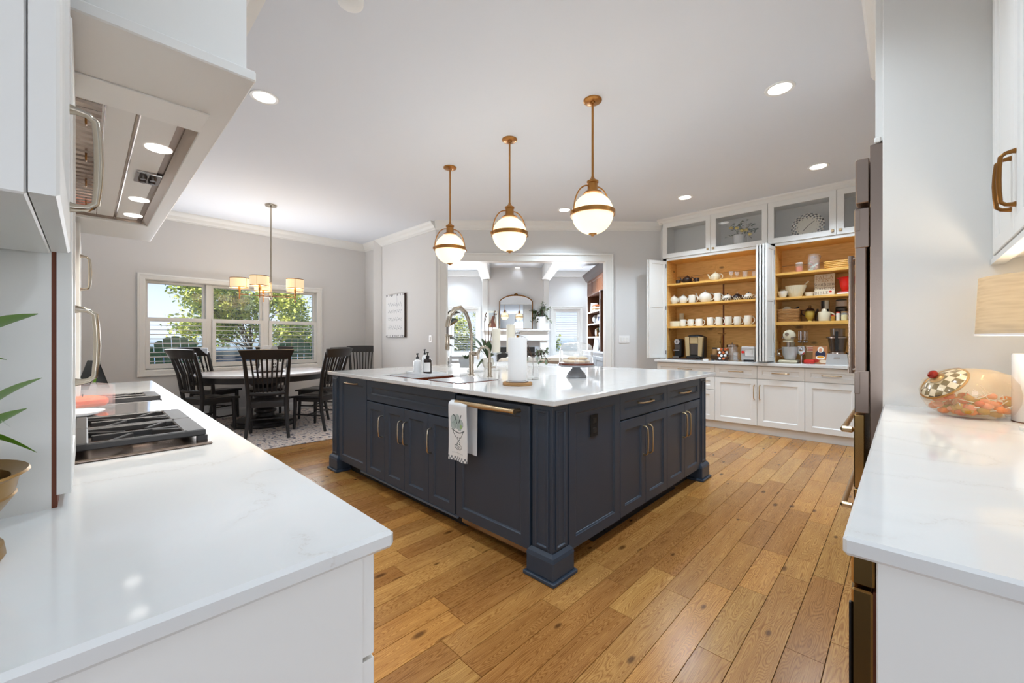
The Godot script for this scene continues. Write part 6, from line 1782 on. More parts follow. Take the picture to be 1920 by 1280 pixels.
func make_chair(label: String, pos: Vector3, face: Vector2) -> Node3D:   # seat centre on the floor, looking along face (x, z)
	var t := thing("dining_chair", label, "chair", pos, atan2(face.x, face.y), "dark slat back dining chairs")
	var m: Material = M.chair_black
	part("seat", mb().patch(func(u, v):
		var z: float = lerpf(-0.20, 0.24, v)
		var w: float = lerpf(0.40, 0.49, v)
		var x: float = (u - 0.5) * w
		return V(x, 0.455 - 0.016 * exp(-pow((absf(x) - 0.11) / 0.08, 2)) * (1.0 - absf(v - 0.45) * 1.5) - 0.012 * pow(v, 6), -z).rotated(Vector3.UP, PI), 14, 10, 0.026), m, t)
	part("apron", mb().span(V(-0.19, 0.375, 0.17), V(0.19, 0.43, 0.19)).span(V(-0.18, 0.375, -0.19), V(0.18, 0.43, -0.17)).span(V(-0.20, 0.375, -0.18), V(-0.18, 0.43, 0.18)).span(V(0.18, 0.375, -0.18), V(0.20, 0.43, 0.18)), m, t)
	for s in [-1.0, 1.0]:
		part("leg", mb().tube([V(s * 0.20, 0.43, 0.185), V(s * 0.20, 0.30, 0.187), V(s * 0.205, 0, 0.20)], [0.026, 0.024, 0.017], 8), m, t)
		part("leg", mb().tube([V(s * 0.225, 0, -0.285), V(s * 0.20, 0.25, -0.215), V(s * 0.195, 0.46, -0.195), V(s * 0.215, 0.75, -0.235), V(s * 0.238, 1.03, -0.315)], [0.018, 0.023, 0.025, 0.023, 0.019], 8), m, t)
		part("stretcher", mb().cyl(V(s * 0.203, 0.20, 0.19), V(s * 0.205, 0.20, -0.23), 0.010, 8), m, t)
	part("stretcher", mb().cyl(V(-0.203, 0.21, -0.02), V(0.203, 0.21, -0.02), 0.010, 8), m, t)
	part("top_rail", mb().patch(func(u, v):
		var x: float = (u - 0.5) * lerpf(0.475, 0.56, v)
		var y: float = 0.975 + 0.105 * v + 0.010 * (1.0 - pow(2.0 * u - 1.0, 2)) * (v - 0.5)
		return V(x, y, -0.318 - 0.035 * v - 0.045 * (1.0 - pow(2.0 * u - 1.0, 2)) * 0.8 + 0.012), 14, 5, 0.022), m, t)
	part("lower_rail", mb().tube([V(-0.195, 0.545, -0.205), V(-0.1, 0.545, -0.235), V(0.1, 0.545, -0.235), V(0.195, 0.545, -0.205)], 0.022, 8), m, t)
	for k in 7:
		var f := (k - 3) / 3.0
		var bow := 0.036 * (1.0 - f * f)
		part("slat", mb().tube([V(f * 0.135, 0.55, -0.208 - bow * 0.8), V(f * 0.145, 0.75, -0.232 - bow), V(f * 0.170, 0.99, -0.312 - bow)], [0.0095, 0.011, 0.011], 6), m, t)
	return t

func dining() -> void:
	# rug
	var f := noise(0.018, 3, FastNoiseLite.TYPE_SIMPLEX_SMOOTH, 4)
	var rm := mat("rug_pile", Color.WHITE, 0.95)
	var rt := noise_tex(f, [[0.0, Color(0.30, 0.30, 0.36)], [0.30, Color(0.42, 0.40, 0.44)], [0.36, Color(0.80, 0.76, 0.74)], [0.55, Color(0.86, 0.83, 0.80)], [0.66, Color(0.80, 0.68, 0.62)], [0.72, Color(0.84, 0.81, 0.79)], [1.0, Color(0.50, 0.47, 0.50)]], 512, 512)
	tri_tex(rm, rt, V(1.3, 1.3, 1.3))
	single("rug", mb().box(V(0, 0.006, 0), V(3.2, 0.012, 2.5), 0.004), rm, "pale patterned rug under the round dining table", "rug", V(2.02, 0.001, -6.27), -0.05)
	# table
	var C := V(1.779, 0.013, -6.597)
	var t := thing("dining_table", "round pedestal dining table with a pale stone coloured top and dark base", "table", C)
	var m: Material = M.chair_black
	part("tabletop", mb().lathe([Vector2(0, 0.712), Vector2(0.80, 0.712), Vector2(0.815, 0.720), Vector2(0.815, 0.736), Vector2(0.805, 0.747), Vector2(0, 0.747)], 64), M.table_top, t)
	part("apron", mb().lathe([Vector2(0.74, 0.64), Vector2(0.775, 0.64), Vector2(0.78, 0.712), Vector2(0.74, 0.712), Vector2(0.74, 0.64)], 64), m, t)
	part("pedestal", mb().lathe([Vector2(0.12, 0.10), Vector2(0.13, 0.12), Vector2(0.11, 0.16), Vector2(0.14, 0.18), Vector2(0.14, 0.21), Vector2(0.095, 0.24), Vector2(0.09, 0.32), Vector2(0.13, 0.36), Vector2(0.15, 0.44), Vector2(0.14, 0.52), Vector2(0.22, 0.60), Vector2(0.30, 0.66), Vector2(0.30, 0.712), Vector2(0, 0.712)], 32), m, t)
	part("foot", mb().lathe([Vector2(0, 0), Vector2(0.40, 0), Vector2(0.415, 0.02), Vector2(0.40, 0.045), Vector2(0.37, 0.05), Vector2(0.37, 0.07), Vector2(0.33, 0.085), Vector2(0.25, 0.092), Vector2(0.22, 0.105), Vector2(0.0, 0.11)], 48), m, t)
	var cs := [[1.589, -5.763, "dark dining chair with its back to the camera, in front of the table", 0.310, -0.948], [1.113, -6.547, "dark dining chair at the table's left, nearest the range worktop", 0.929, -0.371], [1.356, -7.535, "dark dining chair at the table's left by the window, behind another", 0.868, -0.497], [2.203, -5.812, "dark dining chair at the table's right, partly behind the island corner", -0.527, -0.853], [2.514, -6.567, "dark dining chair at the table's right, behind the one by the island", -0.616, -0.787], [2.013, -7.292, "dark dining chair on the far side of the table against the window", -0.478, 0.874]]
	for e in cs:
		make_chair(e[2], V(e[0], 0.013, e[1]), Vector2(e[3], e[4]))
	make_chair("dark dining chair standing alone in the corner below the wooden sign", V(3.436, 0.013, -7.008), Vector2(-0.45, 0.89))
	# centrepiece
	var ty := C.y + 0.747
	var tr := thing("tray", "round dark tray in the middle of the dining table", "tray", V(1.80, ty, -6.50))
	part("tray", mb().lathe([Vector2(0, 0), Vector2(0.19, 0), Vector2(0.20, 0.012), Vector2(0.19, 0.02), Vector2(0.18, 0.008), Vector2(0, 0.008)], 36), M.dark_wood, tr)
	var h := thing("lantern", "white house shaped lantern on the dining table tray", "lantern", V(1.82, ty + 0.009, -6.55), 0.7)
	part("base", mb().box(V(0, 0.07, 0), V(0.15, 0.14, 0.12), 0.004), M.paper, h)
	part("body", mb().box(V(0, 0.22, 0), V(0.13, 0.16, 0.11), 0.004), mat("lantern_grey", Color(0.72, 0.73, 0.74), 0.6), h)
	part("roof", mb().prism([Vector2(-0.085, 0.30), Vector2(0.085, 0.30), Vector2(0.05, 0.355), Vector2(-0.05, 0.355)], -0.07, 0.07), M.lantern_grey, h)
	for k in 6:
		part("window_dot", mb().box(V(-0.04 + 0.04 * (k % 3), 0.05 + 0.045 * (k / 3), 0.061), V(0.022, 0.026, 0.003)), M.black, h)
	for e in [[1.70, -6.47, "small white shaker left of the lantern on the dining table"], [1.92, -6.44, "small white shaker right of the lantern on the dining table"]]:
		single("shaker", mb().lathe([Vector2(0, 0), Vector2(0.028, 0), Vector2(0.032, 0.03), Vector2(0.020, 0.09), Vector2(0.022, 0.11), Vector2(0, 0.125)], 18), M.white_gloss, e[2], "shaker", V(e[0], ty + 0.009, e[1]))
	chandelier()
	# sign on the north wall
	var im := Image.create(64, 96, false, Image.FORMAT_RGB8)
	im.fill(Color(0.88, 0.885, 0.89))
	rng.seed = 12
	for ln in [[22, 8], [38, 7], [55, 7], [74, 10]]:
		for x in range(8, 56):
			var y: float = ln[0] + ln[1] * 0.35 * sin(x * 0.9 + ln[0]) + rng.randf_range(-1.5, 1.5)
			for q in 2: im.set_pixel(x, int(y) + q, Color(0.62, 0.64, 0.66))
	for k in 60:
		var x := rng.randi() % 64
		for q in rng.randi_range(2, 7):
			im.set_pixel(x, (rng.randi() % 4 if k % 2 else 91 + rng.randi() % 4), Color(0.25, 0.25, 0.27))
	for y in range(0, 30): im.set_pixel(38 + (y / 9) % 2, y, Color(0.70, 0.70, 0.74))
	var sm := mat("sign_print", Color.WHITE, 0.8)
	sm.albedo_texture = ImageTexture.create_from_image(im)
	var sg := thing("wall_sign", "white distressed wooden sign with faint script on the wall beside the opening", "sign", V(3.788, 1.628, -6.44), -P90)
	part("board", mb().box(V(0, 0, 0.02), V(0.62, 0.76, 0.038), 0.004), M.dark_wood, sg)
	var fc := mb()
	fc.quad_uv(V(-0.306, -0.377, 0.0395), V(0.306, -0.377, 0.0395), V(0.306, 0.377, 0.0395), V(-0.306, 0.377, 0.0395), Vector3.BACK)
	part("painted_face", fc, sm, sg)
	switch_plate("white light switch plate on the wall right of the wooden sign", V(3.789, 1.223, -5.425), -P90, 1)
	switch_plate("white triple light switch plate right of the opening to the living room", V(5.89, 1.214, -3.19), -PI / 4, 3)

func switch_plate(label: String, pos: Vector3, turn: float, n: int) -> void:
	var w := 0.075 + 0.046 * (n - 1)
	var t := single("light_switch", mb().loft(w, 0.118, [[0, 0], [0, 0.004], [0.003, 0.006], [0.004, 0.006]]), M.white_gloss, label, "light switch", pos, turn)
	for k in n:
		part("rocker", mb().loft(0.032, 0.066, [[0, 0], [0.001, 0.003], [0.003, 0.004]]), M.trim_white, t, V((k - (n - 1) / 2.0) * 0.046, 0, 0.006))

func chandelier() -> void:
	var t := thing("chandelier", "five light brass chandelier with cream drum shades over the dining table", "chandelier", V(1.749, CEIL, -6.238))
	part("canopy", mb().lathe([Vector2(0, -0.032), Vector2(0.02, -0.03), Vector2(0.068, -0.022), Vector2(0.073, -0.008), Vector2(0.073, 0)], 28), M.nickel, t)
	part("rod", mb().tube([V(0, -0.02, 0), V(0, -1.24, 0)], 0.009, 10), M.nickel, t)
	part("hub", mb().lathe([Vector2(0, -1.30), Vector2(0.018, -1.29), Vector2(0.024, -1.26), Vector2(0.020, -1.22), Vector2(0.010, -1.19), Vector2(0, -1.19)], 18), M.nickel, t)
	var sh := mat("shade_cream", Color(0.95, 0.87, 0.74), 0.8)
	sh.emission_enabled = true
	sh.emission = Color(1.0, 0.86, 0.66)
	sh.emission_energy_multiplier = 0.62
	for k in 5:
		var th := deg_to_rad([170, 242, 314, 26, 98][k])
		var s := 0.36 * sin(th)
		var d := 0.36 * cos(th)
		var p := V(0.7218 * d + 0.6921 * s, -1.235, -0.6921 * d + 0.7218 * s)
		part("arm", mb().tube([V(0, -1.25, 0), p * V(0.5, 1, 0.5) + V(0, -0.012, 0), p], 0.005, 8), M.bronze, t)
		part("candle_cup", mb().cyl(p + V(0, -0.07, 0), p + V(0, 0.02, 0), 0.008, 8).cyl(p + V(0, 0.02, 0), p + V(0, 0.10, 0), 0.013, 10), M.brass, t)
		var d1 := part("shade", mb().lathe([Vector2(0.108, 0), Vector2(0.108, 0.125), Vector2(0.106, 0.125), Vector2(0.106, 0), Vector2(0.108, 0)], 32), sh, t, p + V(0, 0.085, 0))
		for y in [0.0, 0.122]:
			part("shade_trim", mb().lathe([Vector2(0.1095, y - 0.003), Vector2(0.1095, y + 0.005), Vector2(0.1055, y + 0.005), Vector2(0.1055, y - 0.003), Vector2(0.1095, y - 0.003)], 32), M.bronze, d1)
		for j in 3:
			part("shade_seam", mb().box(V(0.109 * cos(j * 2.09 + k), 0.0625, 0.109 * sin(j * 2.09 + k)), V(0.003, 0.12, 0.003)), M.bronze, d1)
		var b := part("bulb", mb().ball(p + V(0, 0.135, 0), V(0.018, 0.03, 0.018), 12), M.lamp_bulb, t)
		var l := OmniLight3D.new()
		l.name = "bulb_light"
		l.light_energy = 0.07
		l.light_color = Color(1.0, 0.88, 0.70)
		l.light_size = 0.02
		l.omni_range = 8
		l.omni_attenuation = 2.0
		l.shadow_enabled = true
		l.position = p + V(0, 0.135, 0)
		t.add_child(l, true)

func lv(s: float, t: float, y := 0.0) -> Vector3:   # living room axes: s along the diagonal wall, t away from it
	return V((s + t) * 0.70711, y, (s - t) * 0.70711)

func living() -> void:
	var Q := -PI / 4
	# shell: local x = s, local -z = t
	var w := mb()
	var b0 := 0.82; var b1 := 2.03
	w.span(V(-2.4, -0.1, -11.2), V(-1.40, CEIL, -11.0)); w.span(V(-0.68, -0.1, -11.2), V(1.35, CEIL, -11.0)); w.span(V(2.07, -0.1, -11.2), V(2.75, CEIL, -11.0))
	for e in [[-1.40, -0.68], [1.35, 2.07]]:
		w.span(V(e[0], -0.1, -11.2), V(e[1], b0, -11.0)); w.span(V(e[0], b1, -11.2), V(e[1], CEIL, -11.0))
	struct("wall_fireplace", w, M.wall_paint, Vector3.ZERO, Q)
	struct("wall_bookcase", mb().span(V(2.60, -0.1, -11.0), V(2.75, CEIL, -6.58)), M.wall_paint, Vector3.ZERO, Q)
	struct("wall_living", mb().span(V(-2.4, -0.1, -11.0), V(-2.25, CEIL, -7.6)), M.wall_paint, Vector3.ZERO, Q)
	struct("wall_stub", mb().span(V(3.79, -0.1, -7.9), V(3.94, CEIL, -7.62)), M.wall_paint)
	var cb := mb()
	cb.span(V(-0.53, 0, -10.99), V(1.16, CEIL, -10.47))
	struct("chimney_breast", cb, mat("breast_white", Color(0.86, 0.855, 0.85), 0.7), Vector3.ZERO, Q)
	for e in [[-0.54, -0.40], [1.03, 1.17]]:
		struct("trim_5" if e[0] < 0 else "trim_6", mb().span(V(e[0], 1.47, -10.47), V(e[1], 2.74, -10.44), 0.004), M.trim_white, Vector3.ZERO, Q)
	for e in [[-0.57, -0.34, "ceiling_beam"], [0.98, 1.21, "ceiling_beam_001"]]:
		struct(e[2], mb().span(V(e[0], 2.745, -11.0), V(e[1], CEIL, -6.58), 0.006), M.trim_white, Vector3.ZERO, Q)
	struct("ceiling_beam_002", mb().span(V(-0.85, 2.76, -6.95), V(2.6, CEIL, -6.58), 0.006), M.trim_white, Vector3.ZERO, Q)
	struct("trim_7", mb().span(V(-2.3, 2.90, -11.0), V(2.6, CEIL, -10.91), 0.01), M.trim_white, Vector3.ZERO, Q)
	# shuttered windows
	var k := 2
	for e in [[-1.40, -0.68], [1.35, 2.07]]:
		var c := mb()
		var mx: float = (e[0] + e[1]) / 2
		c.loft(0.86, 1.36, [[0, 0], [0, 0.028], [0.003, 0.030], [0.018, 0.030], [0.022, 0.02], [0.07, 0.018], [0.075, 0.0], [0.075, -0.2]], false, V(0, (b0 + b1) / 2, 0))
		var wn := struct("window_%d" % k, c, M.trim_white, lv(mx, 11.0), Q)
		part("shutter_frame", mb().loft(0.72, 1.21, [[0, -0.05], [0, -0.02], [0.003, -0.018], [0.072, -0.018], [0.074, -0.05]], false, V(0, (b0 + b1) / 2, 0)), M.trim_white, wn)
		part("pane", mb().box(V(0, (b0 + b1) / 2, -0.16), V(0.72, 1.21, 0.005)), M.pane, wn)
		var sl := mb().box(Vector3.ZERO, V(0.575, 0.007, 0.052), 0.002).mesh()
		for j in 17:
			part("slat", sl, M.trim_white, wn, V(0, b0 + 0.095 + 0.0635 * j, -0.035), V(-0.08, 0, 0))
		k += 1
		daylight_or_fill(lv(mx, 10.7, 1.42), Vector2(0.55, 1.0), PI + Q, 5.0, 0.3)
	# fireplace
	var t := thing("mantelpiece", "white fireplace mantel with square columns in the living room", "fireplace", lv(0.315, 10.465), Q)
	var tw: Material = M.trim_white
	part("shelf", mb().span(V(-0.86, 1.43, 0), V(0.86, 1.467, 0.22), 0.004).span(V(-0.83, 1.40, 0), V(0.83, 1.43, 0.19), 0.004), tw, t)
	part("frieze", mb().span(V(-0.80, 1.22, 0), V(0.80, 1.40, 0.12)).span(V(-0.83, 1.185, 0), V(0.83, 1.22, 0.16), 0.004), tw, t)
	for s in [-1.0, 1.0]:
		part("column", mb().span(V(s * 0.70 - 0.085, 0, 0), V(s * 0.70 + 0.085, 1.185, 0.11), 0.004).span(V(s * 0.70 - 0.10, 0.94, 0), V(s * 0.70 + 0.10, 0.965, 0.125), 0.003).span(V(s * 0.70 - 0.10, 0, 0), V(s * 0.70 + 0.10, 0.14, 0.125), 0.003), tw, t)
	part("surround", mb().span(V(-0.615, 1.02, 0), V(0.615, 1.185, 0.03)).span(V(-0.615, 0, 0), V(-0.49, 1.02, 0.03)).span(V(0.49, 0, 0), V(0.615, 1.02, 0.03)), mat("surround_grey", Color(0.70, 0.71, 0.73), 0.4), t)
	part("firebox", mb().span(V(-0.49, 0.05, 0.003), V(0.49, 1.02, 0.008)), M.black, t)
	part("screen_bar", mb().span(V(-0.49, 0.86, 0.010), V(0.49, 0.875, 0.018)).span(V(-0.49, 0.70, 0.010), V(0.49, 0.715, 0.018)), M.steel_dark, t)
	# mirror leaning on the mantel
	t = thing("wall_mirror", "arched bronze framed mirror standing on the mantel", "mirror", lv(0.322, 10.40, 1.467), Q)
	var outl: Array = []
	var inn: Array = []
	for j in 25:
		var f := j / 24.0
		var x := 0.415 - 0.83 * f
		var y := 0.715 + 0.15 * pow(maxf(0.0, 1.0 - pow(absf(x) / 0.415, 2.6)), 0.8)
		outl.append(V(x, y, 0.0)); inn.append(Vector2(x, y))
	var loop: Array = [V(-0.415, 0.012, 0), V(0, 0.012, 0), V(0.415, 0.012, 0), V(0.415, 0.4, 0)]
	loop.append_array(outl)
	loop.append(V(-0.415, 0.4, 0))
	part("frame", mb().tube(loop, 0.014, 8, true), M.bronze, t)
	var poly: Array = [Vector2(-0.41, 0.014), Vector2(0.41, 0.014)]
	poly.append_array(inn)
	part("glass", mb().prism(poly, -0.006, 0.0), mat("mirror_glass", Color(0.90, 0.91, 0.92), 0.02, 1.0), t)
	part("crest", mb().ball(V(0, 0.885, 0.01), V(0.055, 0.030, 0.012), 14).ball(V(-0.085, 0.872, 0.01), V(0.06, 0.016, 0.010), 10).ball(V(0.085, 0.872, 0.01), V(0.06, 0.016, 0.010), 10).ball(V(0, 0.905, 0.01), V(0.022, 0.018, 0.012), 10), M.bronze, t)
	# picture
	var im := Image.create(48, 64, false, Image.FORMAT_RGB8)
	for y in 64:
		for x in 48:
			im.set_pixel(x, y, Color(0.66, 0.70, 0.72).lerp(Color(0.55, 0.42, 0.28), y / 63.0))
	for y in range(14, 62):
		for x in 48:
			if absf(x - 25 - 3 * sin(y * 0.15)) < 4 + (y - 14) * 0.26: im.set_pixel(x, y, Color(0.30, 0.09, 0.06) if (x + y) % 7 > 1 else Color(0.62, 0.36, 0.22))
	var pm := mat("picture_print", Color.WHITE, 0.5)
	pm.albedo_texture = ImageTexture.create_from_image(im)
	t = thing("picture_frame", "small picture in a cream scalloped frame left of the mirror on the mantel", "picture", lv(-0.275, 10.41, 1.467), Q)
	part("frame", mb().loft(0.265, 0.45, [[0, 0], [0, 0.018], [0.03, 0.022], [0.034, 0.014], [0.035, 0.014]], true, V(0, 0.235, 0)), M.porcelain, t)
	var fm := mb()
	for j in 9:
		fm.ball(V(-0.12 + 0.03 * j, 0.462, 0.012), V(0.016, 0.012, 0.010), 8)
		fm.ball(V(-0.12 + 0.03 * j, 0.010, 0.012), V(0.016, 0.010, 0.010), 8)
	part("scallops", fm, M.porcelain, t)
	var pf := mb()
	pf.quad_uv(V(-0.095, 0.05, 0.0155), V(0.095, 0.05, 0.0155), V(0.095, 0.42, 0.0155), V(-0.095, 0.42, 0.0155), Vector3.BACK)
	part("print", pf, pm, t)
	# plant on the mantel
	t = thing("planter", "tapered white planter at the right end of the mantel", "planter", lv(0.945, 10.36, 1.467), Q)
	part("pot", mb().lathe([Vector2(0, 0), Vector2(0.088, 0), Vector2(0.092, 0.01), Vector2(0.125, 0.30), Vector2(0.130, 0.32), Vector2(0.118, 0.32), Vector2(0.11, 0.28), Vector2(0, 0.27)], 28), M.white_gloss, t)
	var pl := thing("houseplant", "bushy plant with small grey green leaves in the mantel planter", "plant", lv(0.945, 10.36, 1.74), Q)
	rng.seed = 71
	for j in 26:
		var a := rng.randf() * TAU
		var up := rng.randf_range(-0.10, 0.42)
		var r := rng.randf_range(0.14, 0.30) * (1.0 if up < 0.3 else 0.6)
		var e := V(cos(a) * r, up, sin(a) * r * 0.5 + 0.03)
		part("stem", mb().tube([Vector3.ZERO, e * 0.5 + V(0, 0.09, 0), e], 0.004, 4), M.stem, pl)
		var lf := mb()
		for q in 12:
			var c := (e * 0.5 + V(0, 0.09, 0)).lerp(e, q / 11.0)
			lf.add(leaf_shape(c, c + Vector3(rng.randfn(), rng.randfn(), rng.randfn() * 0.5).normalized() * 0.062, 0.016, 0.006), Transform3D.IDENTITY)
		part("leaf_spray", lf, M.leaf_dark if j % 3 else M.leaf_grey, pl)
	bookcase()
	# sofa seen over the island
	t = thing("sofa", "beige sofa with its low back towards the kitchen", "sofa", lv(0.75, 8.0), Q)
	var sf := mat("sofa_beige", Color(0.66, 0.60, 0.53), 0.9)
	part("back", mb().box(V(0, 0.52, -0.10), V(1.7, 0.66, 0.20), 0.06), sf, t)
	part("seat", mb().box(V(0, 0.28, -0.55), V(1.7, 0.36, 0.80), 0.05), sf, t)
	for s in [-1, 1]:
		part("arm", mb().box(V(s * 0.93, 0.34, -0.48), V(0.20, 0.64, 0.92), 0.06), sf, t)
		part("back_cushion", mb().ball(V(s * 0.42, 0.66, -0.30), V(0.43, 0.245, 0.13), 20), mat("cushion_pale", Color(0.80, 0.77, 0.72), 0.95) if s < 0 else M.cushion_pale, t)
	# rubber plant and console by the opening
	t = thing("planter", "grey floor planter of the big leaved plant by the opening", "planter", lv(-1.12, 7.75), Q)
	part("pot", mb().lathe([Vector2(0, 0), Vector2(0.14, 0), Vector2(0.18, 0.38), Vector2(0.16, 0.38), Vector2(0.15, 0.33), Vector2(0, 0.33)], 24), M.concrete, t)
	pl = thing("houseplant", "tall plant with broad dark leaves seen through the faucet arch", "plant", lv(-1.12, 7.75, 0.34), Q)
	part("cane", mb().tube([Vector3.ZERO, V(0.02, 0.8, 0), V(0.05, 1.75, 0)], [0.02, 0.015, 0.008], 8), M.stem, pl)
	var big := mat("leaf_rubber", Color(0.17, 0.22, 0.19), 0.22)
	rng.seed = 15
	for e in [[1.62, V(-0.08, 0.28, 0.1), 0.10], [1.45, V(-0.18, 0.16, 0.1), 0.10], [1.30, V(0.30, 0.06, 0.10), 0.11], [1.10, V(0.26, 0.14, 0.12), 0.11], [1.0, V(-0.20, 0.04, 0.1), 0.10], [0.90, V(0.30, -0.10, 0.12), 0.12], [0.75, V(0.24, -0.06, 0.14), 0.11], [0.7, V(-0.18, -0.1, 0.1), 0.11], [1.2, V(0.05, 0.10, -0.28), 0.10], [0.8, V(0.1, 0.1, -0.26), 0.10]]:
		part("leaf", leaf_shape(V(0.03, e[0], 0), V(0.03, e[0], 0) + e[1], e[2], 0.05), big, pl)
	t = thing("console_table", "dark narrow console table just inside the living room", "table", lv(-0.93, 7.35), Q)
	part("top", mb().box(V(0, 0.765, 0), V(0.52, 0.025, 0.34), 0.004), M.dark_wood, t)
	for e in [[-0.23, -0.14], [0.23, -0.14], [-0.23, 0.14], [0.23, 0.14]]:
		part("leg", mb().box(V(e[0], 0.377, e[1]), V(0.035, 0.753, 0.035), 0.004), M.dark_wood, t)
	t = thing("canister", "small black and white checkered lidded canister on the console table", "canister", lv(-1.02, 7.28, 0.778), Q)
	part("body", mb().lathe([Vector2(0.0, 0), Vector2(0.058, 0), Vector2(0.060, 0.01), Vector2(0.060, 0.105)], 28), checks("canister_checks", 20, 5, Color(0.93, 0.92, 0.9), Color(0.05, 0.05, 0.05)), t)
	part("lid", mb().lathe([Vector2(0.062, 0.105), Vector2(0.060, 0.115), Vector2(0.03, 0.135), Vector2(0.012, 0.145), Vector2(0.016, 0.16), Vector2(0, 0.175)], 24), M.porcelain, t)
	t = thing("side_chair", "grey ladder back chair beyond the console table", "chair", lv(-0.82, 8.1), Q)
	for s in [-1, 1]:
		part("post", mb().box(V(s * 0.22, 0.45, 0), V(0.035, 0.90, 0.035), 0.005), M.lantern_grey, t)
		part("leg", mb().box(V(s * 0.22, 0.22, -0.42), V(0.035, 0.44, 0.035), 0.005), M.lantern_grey, t)
	part("seat", mb().box(V(0, 0.45, -0.21), V(0.46, 0.04, 0.46), 0.01), M.lantern_grey, t)
	for j in 4:
		part("ladder_slat", mb().box(V(0, 0.60 + 0.085 * j, 0), V(0.42, 0.05, 0.018), 0.004), M.lantern_grey, t)
	for e in [[-1.25, "recessed ceiling light in the living room behind the far pendant"], [0.36, "recessed ceiling light in the living room between the beams"], [1.95, "recessed ceiling light in the living room beside the bookcase"]]:
		can(lv(e[0], 10.5, CEIL) + V(0, 0, 0), e[1], "recessed ceiling lights in the living room", 1.8)
	for e in [[-0.7, "added fill light in the living room ceiling hidden by the opening header, left"], [1.5, "added fill light in the living room ceiling hidden by the opening header, right"]]:
		can(lv(e[0], 8.8, CEIL), e[1], "recessed ceiling lights in the living room", 22.0)  # added out of view to brighten the chimney breast and sofa

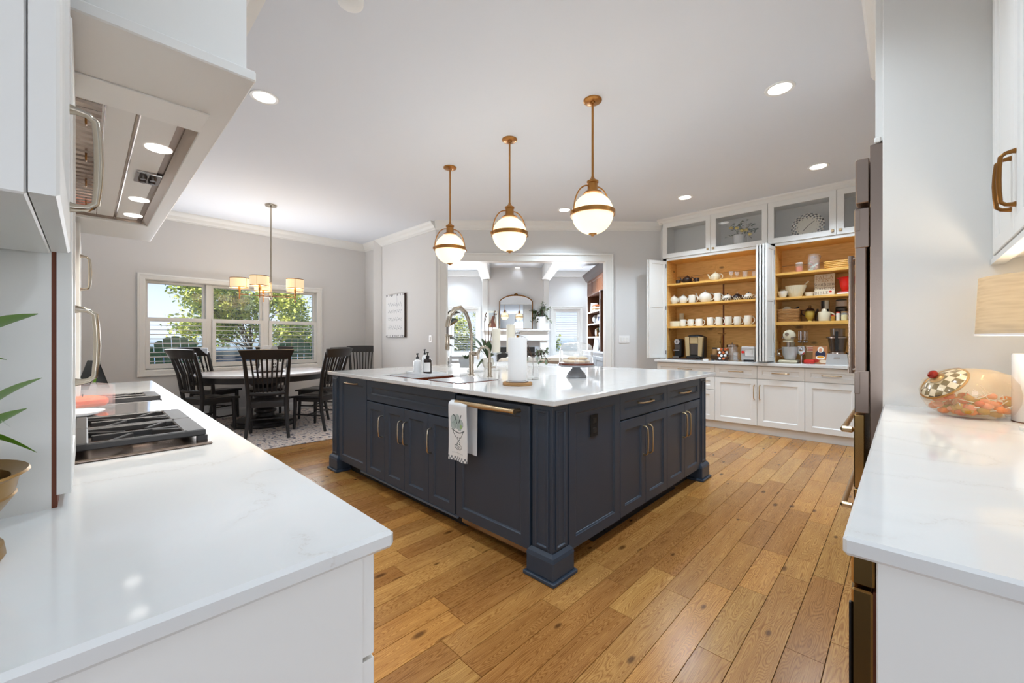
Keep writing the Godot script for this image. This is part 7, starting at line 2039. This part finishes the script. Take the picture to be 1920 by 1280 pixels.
func bookcase() -> void:
	var Q := -PI / 4
	var wd: Material = M.walnut
	# local x = t measured back from the far end, facing -s
	var t := thing("bookcase", "tall brown built-in bookcase with upper doors and a grey base", "bookcase", lv(2.10, 10.2), Q - P90)
	# local: x to the right seen from its front (front looks towards -s): right is -t
	part("crown", mb().prism([Vector2(0, 0), Vector2(0, -0.16), Vector2(0.02, -0.16), Vector2(0.05, -0.10), Vector2(0.10, -0.03), Vector2(0.12, 0)], 0, 1), M.dark_wood, t).transform = Transform3D(Basis(V(0, 0, 1), V(0, 1, 0), V(3.6, 0, 0)), V(-0.05, 2.80, 0))
	part("carcass", mb().span(V(0, 2.27, -0.42), V(3.5, 2.66, -0.02)).span(V(0, 0.95, -0.42), V(3.5, 2.66, -0.40)).span(V(0, 0.95, -0.40), V(0.04, 2.3, 0.0)).span(V(0, 2.64, -0.42), V(3.5, 2.79, 0.0)), wd, t)
	for k in 7:
		part("door", shaker(0.49, 0.37, 0.02, 0.06), wd, t, V(0.25 + 0.5 * k, 2.46, -0.02))
	for x in [1.35, 2.75]:
		part("divider", mb().span(V(x - 0.02, 0.95, -0.40), V(x + 0.02, 2.28, 0.0)), wd, t)
		part("divider_edge_glint", mb().span(V(x - 0.018, 0.95, 0.0), V(x + 0.018, 2.28, 0.004)), M.trim_white, t)  # white strip standing for light caught on the upright edge
	part("end_edge_glint", mb().span(V(0.0, 0.95, 0.0), V(0.03, 2.28, 0.004)), M.trim_white, t)  # same white strip for the light on the end board
	for y in [1.877, 1.589, 1.276]:
		part("shelf", mb().span(V(0.04, y - 0.03, -0.40), V(1.33, y, -0.01)), wd, t)
		part("shelf_edge_glint", mb().span(V(0.04, y - 0.03, -0.01), V(1.33, y, -0.005)), M.trim_white, t)  # white strip standing for light reflected off the shelf front
	var gb := mat("base_grey", Color(0.60, 0.61, 0.63), 0.5)
	part("base", mb().span(V(0, 0, -0.42), V(3.5, 0.92, 0.10)).span(V(-0.02, 0.92, -0.42), V(3.5, 0.95, 0.12), 0.004), gb, t)
	for k in 5:
		part("base_door", shaker(0.68, 0.74, 0.02, 0.07), gb, t, V(0.36 + 0.70 * k, 0.48, 0.10))
	# things on the shelves: position = s 2.1 + depth, t = 10.2 - x
	for e in [[0.32, 0, M.paper, "white book lying at the bottom of the bookcase stack"], [0.34, 1, M.kraft, "tan book lying second in the bookcase stack"], [0.30, 2, M.paper, "white book lying third in the bookcase stack"], [0.33, 3, mat("book_orange", Color(0.70, 0.36, 0.16), 0.6), "orange brown book lying on top of the bookcase stack"]]:
		var b := thing("book", e[3], "book", lv(2.23, 10.2 - 0.62, 1.878 + 0.036 * e[1]), Q - P90)
		part("cover", mb().box(V(0, 0.0175, 0), V(e[0], 0.035, 0.22), 0.003), e[2], b)
	var b2 := thing("book", "white book leaning at the left of the bookcase stack", "book", lv(2.2, 10.2 - 0.30, 1.878), Q - P90)
	part("cover", mb().box(V(0, 0.11, 0), V(0.03, 0.22, 0.16), 0.003), M.paper, b2, Vector3.ZERO, V(0, 0, -0.25))
	var v := thing("vase", "round grey vase on the middle bookcase shelf", "vase", lv(2.24, 10.2 - 0.42, 1.589))
	part("body", mb().lathe([Vector2(0, 0), Vector2(0.05, 0), Vector2(0.10, 0.08), Vector2(0.10, 0.14), Vector2(0.05, 0.20), Vector2(0.035, 0.205), Vector2(0, 0.19)], 22), M.concrete, v)
	for e in [[0.78, 1.589, 0.16, 0.20, "small white photo frame beside the grey vase"], [1.08, 1.589, 0.17, 0.24, "small white photo frame at the right of the middle bookcase shelf"], [0.55, 0.951, 0.26, 0.30, "white photo frame standing on the grey base in the far bay"], [1.85, 0.951, 0.34, 0.42, "large white photo frame standing on the grey base in the near bay"], [1.12, 0.951, 0.18, 0.18, "small dark photo frame beside the bookcase divider"]]:
		var f := thing("photo_frame", e[4], "photo frame", lv(2.20, 10.2 - e[0], e[1]), Q - P90 + 0.25, "photo frames in the bookcase")
		part("frame", mb().loft(e[2], e[3], [[0, 0], [0, 0.016], [0.03, 0.016], [0.032, 0.010], [0.033, 0.010]], true, V(0, e[3] / 2 + 0.002, 0)), M.dark_wood if e[0] == 1.12 else M.white_gloss, f, Vector3.ZERO, V(-0.14, 0, 0))
		part("photo", mb().box(V(0, e[3] / 2, 0.0115), V(e[2] - 0.09, e[3] - 0.10, 0.002)), mat("photo_blue", Color(0.30, 0.38, 0.55), 0.4) if not M.has("photo_blue") else M.photo_blue, f, Vector3.ZERO, V(-0.14, 0, 0))
	var c := thing("clock", "small white round clock on the lower bookcase shelf", "clock", lv(2.22, 10.2 - 0.55, 1.276), Q - P90)
	part("case", mb().box(V(0, 0.10, 0), V(0.19, 0.20, 0.05), 0.02), M.kraft, c)
	part("dial", mb().cyl(V(0, 0.10, 0.025), V(0, 0.10, 0.031), 0.08, 24), M.paper, c)
	var hp := thing("houseplant", "small green plant beside the clock in the bookcase", "plant", lv(2.22, 10.2 - 0.98, 1.276), 0)
	part("pot", mb().lathe([Vector2(0, 0), Vector2(0.05, 0), Vector2(0.06, 0.09), Vector2(0, 0.09)], 16), M.porcelain, hp)
	rng.seed = 8
	for k in 22:
		part("leaf", leaf_shape(V(0, 0.09, 0), V(rng.randfn() * 0.06, 0.12 + rng.randf() * 0.13, rng.randfn() * 0.06), 0.016, 0.02), M.leaf_dark, hp)
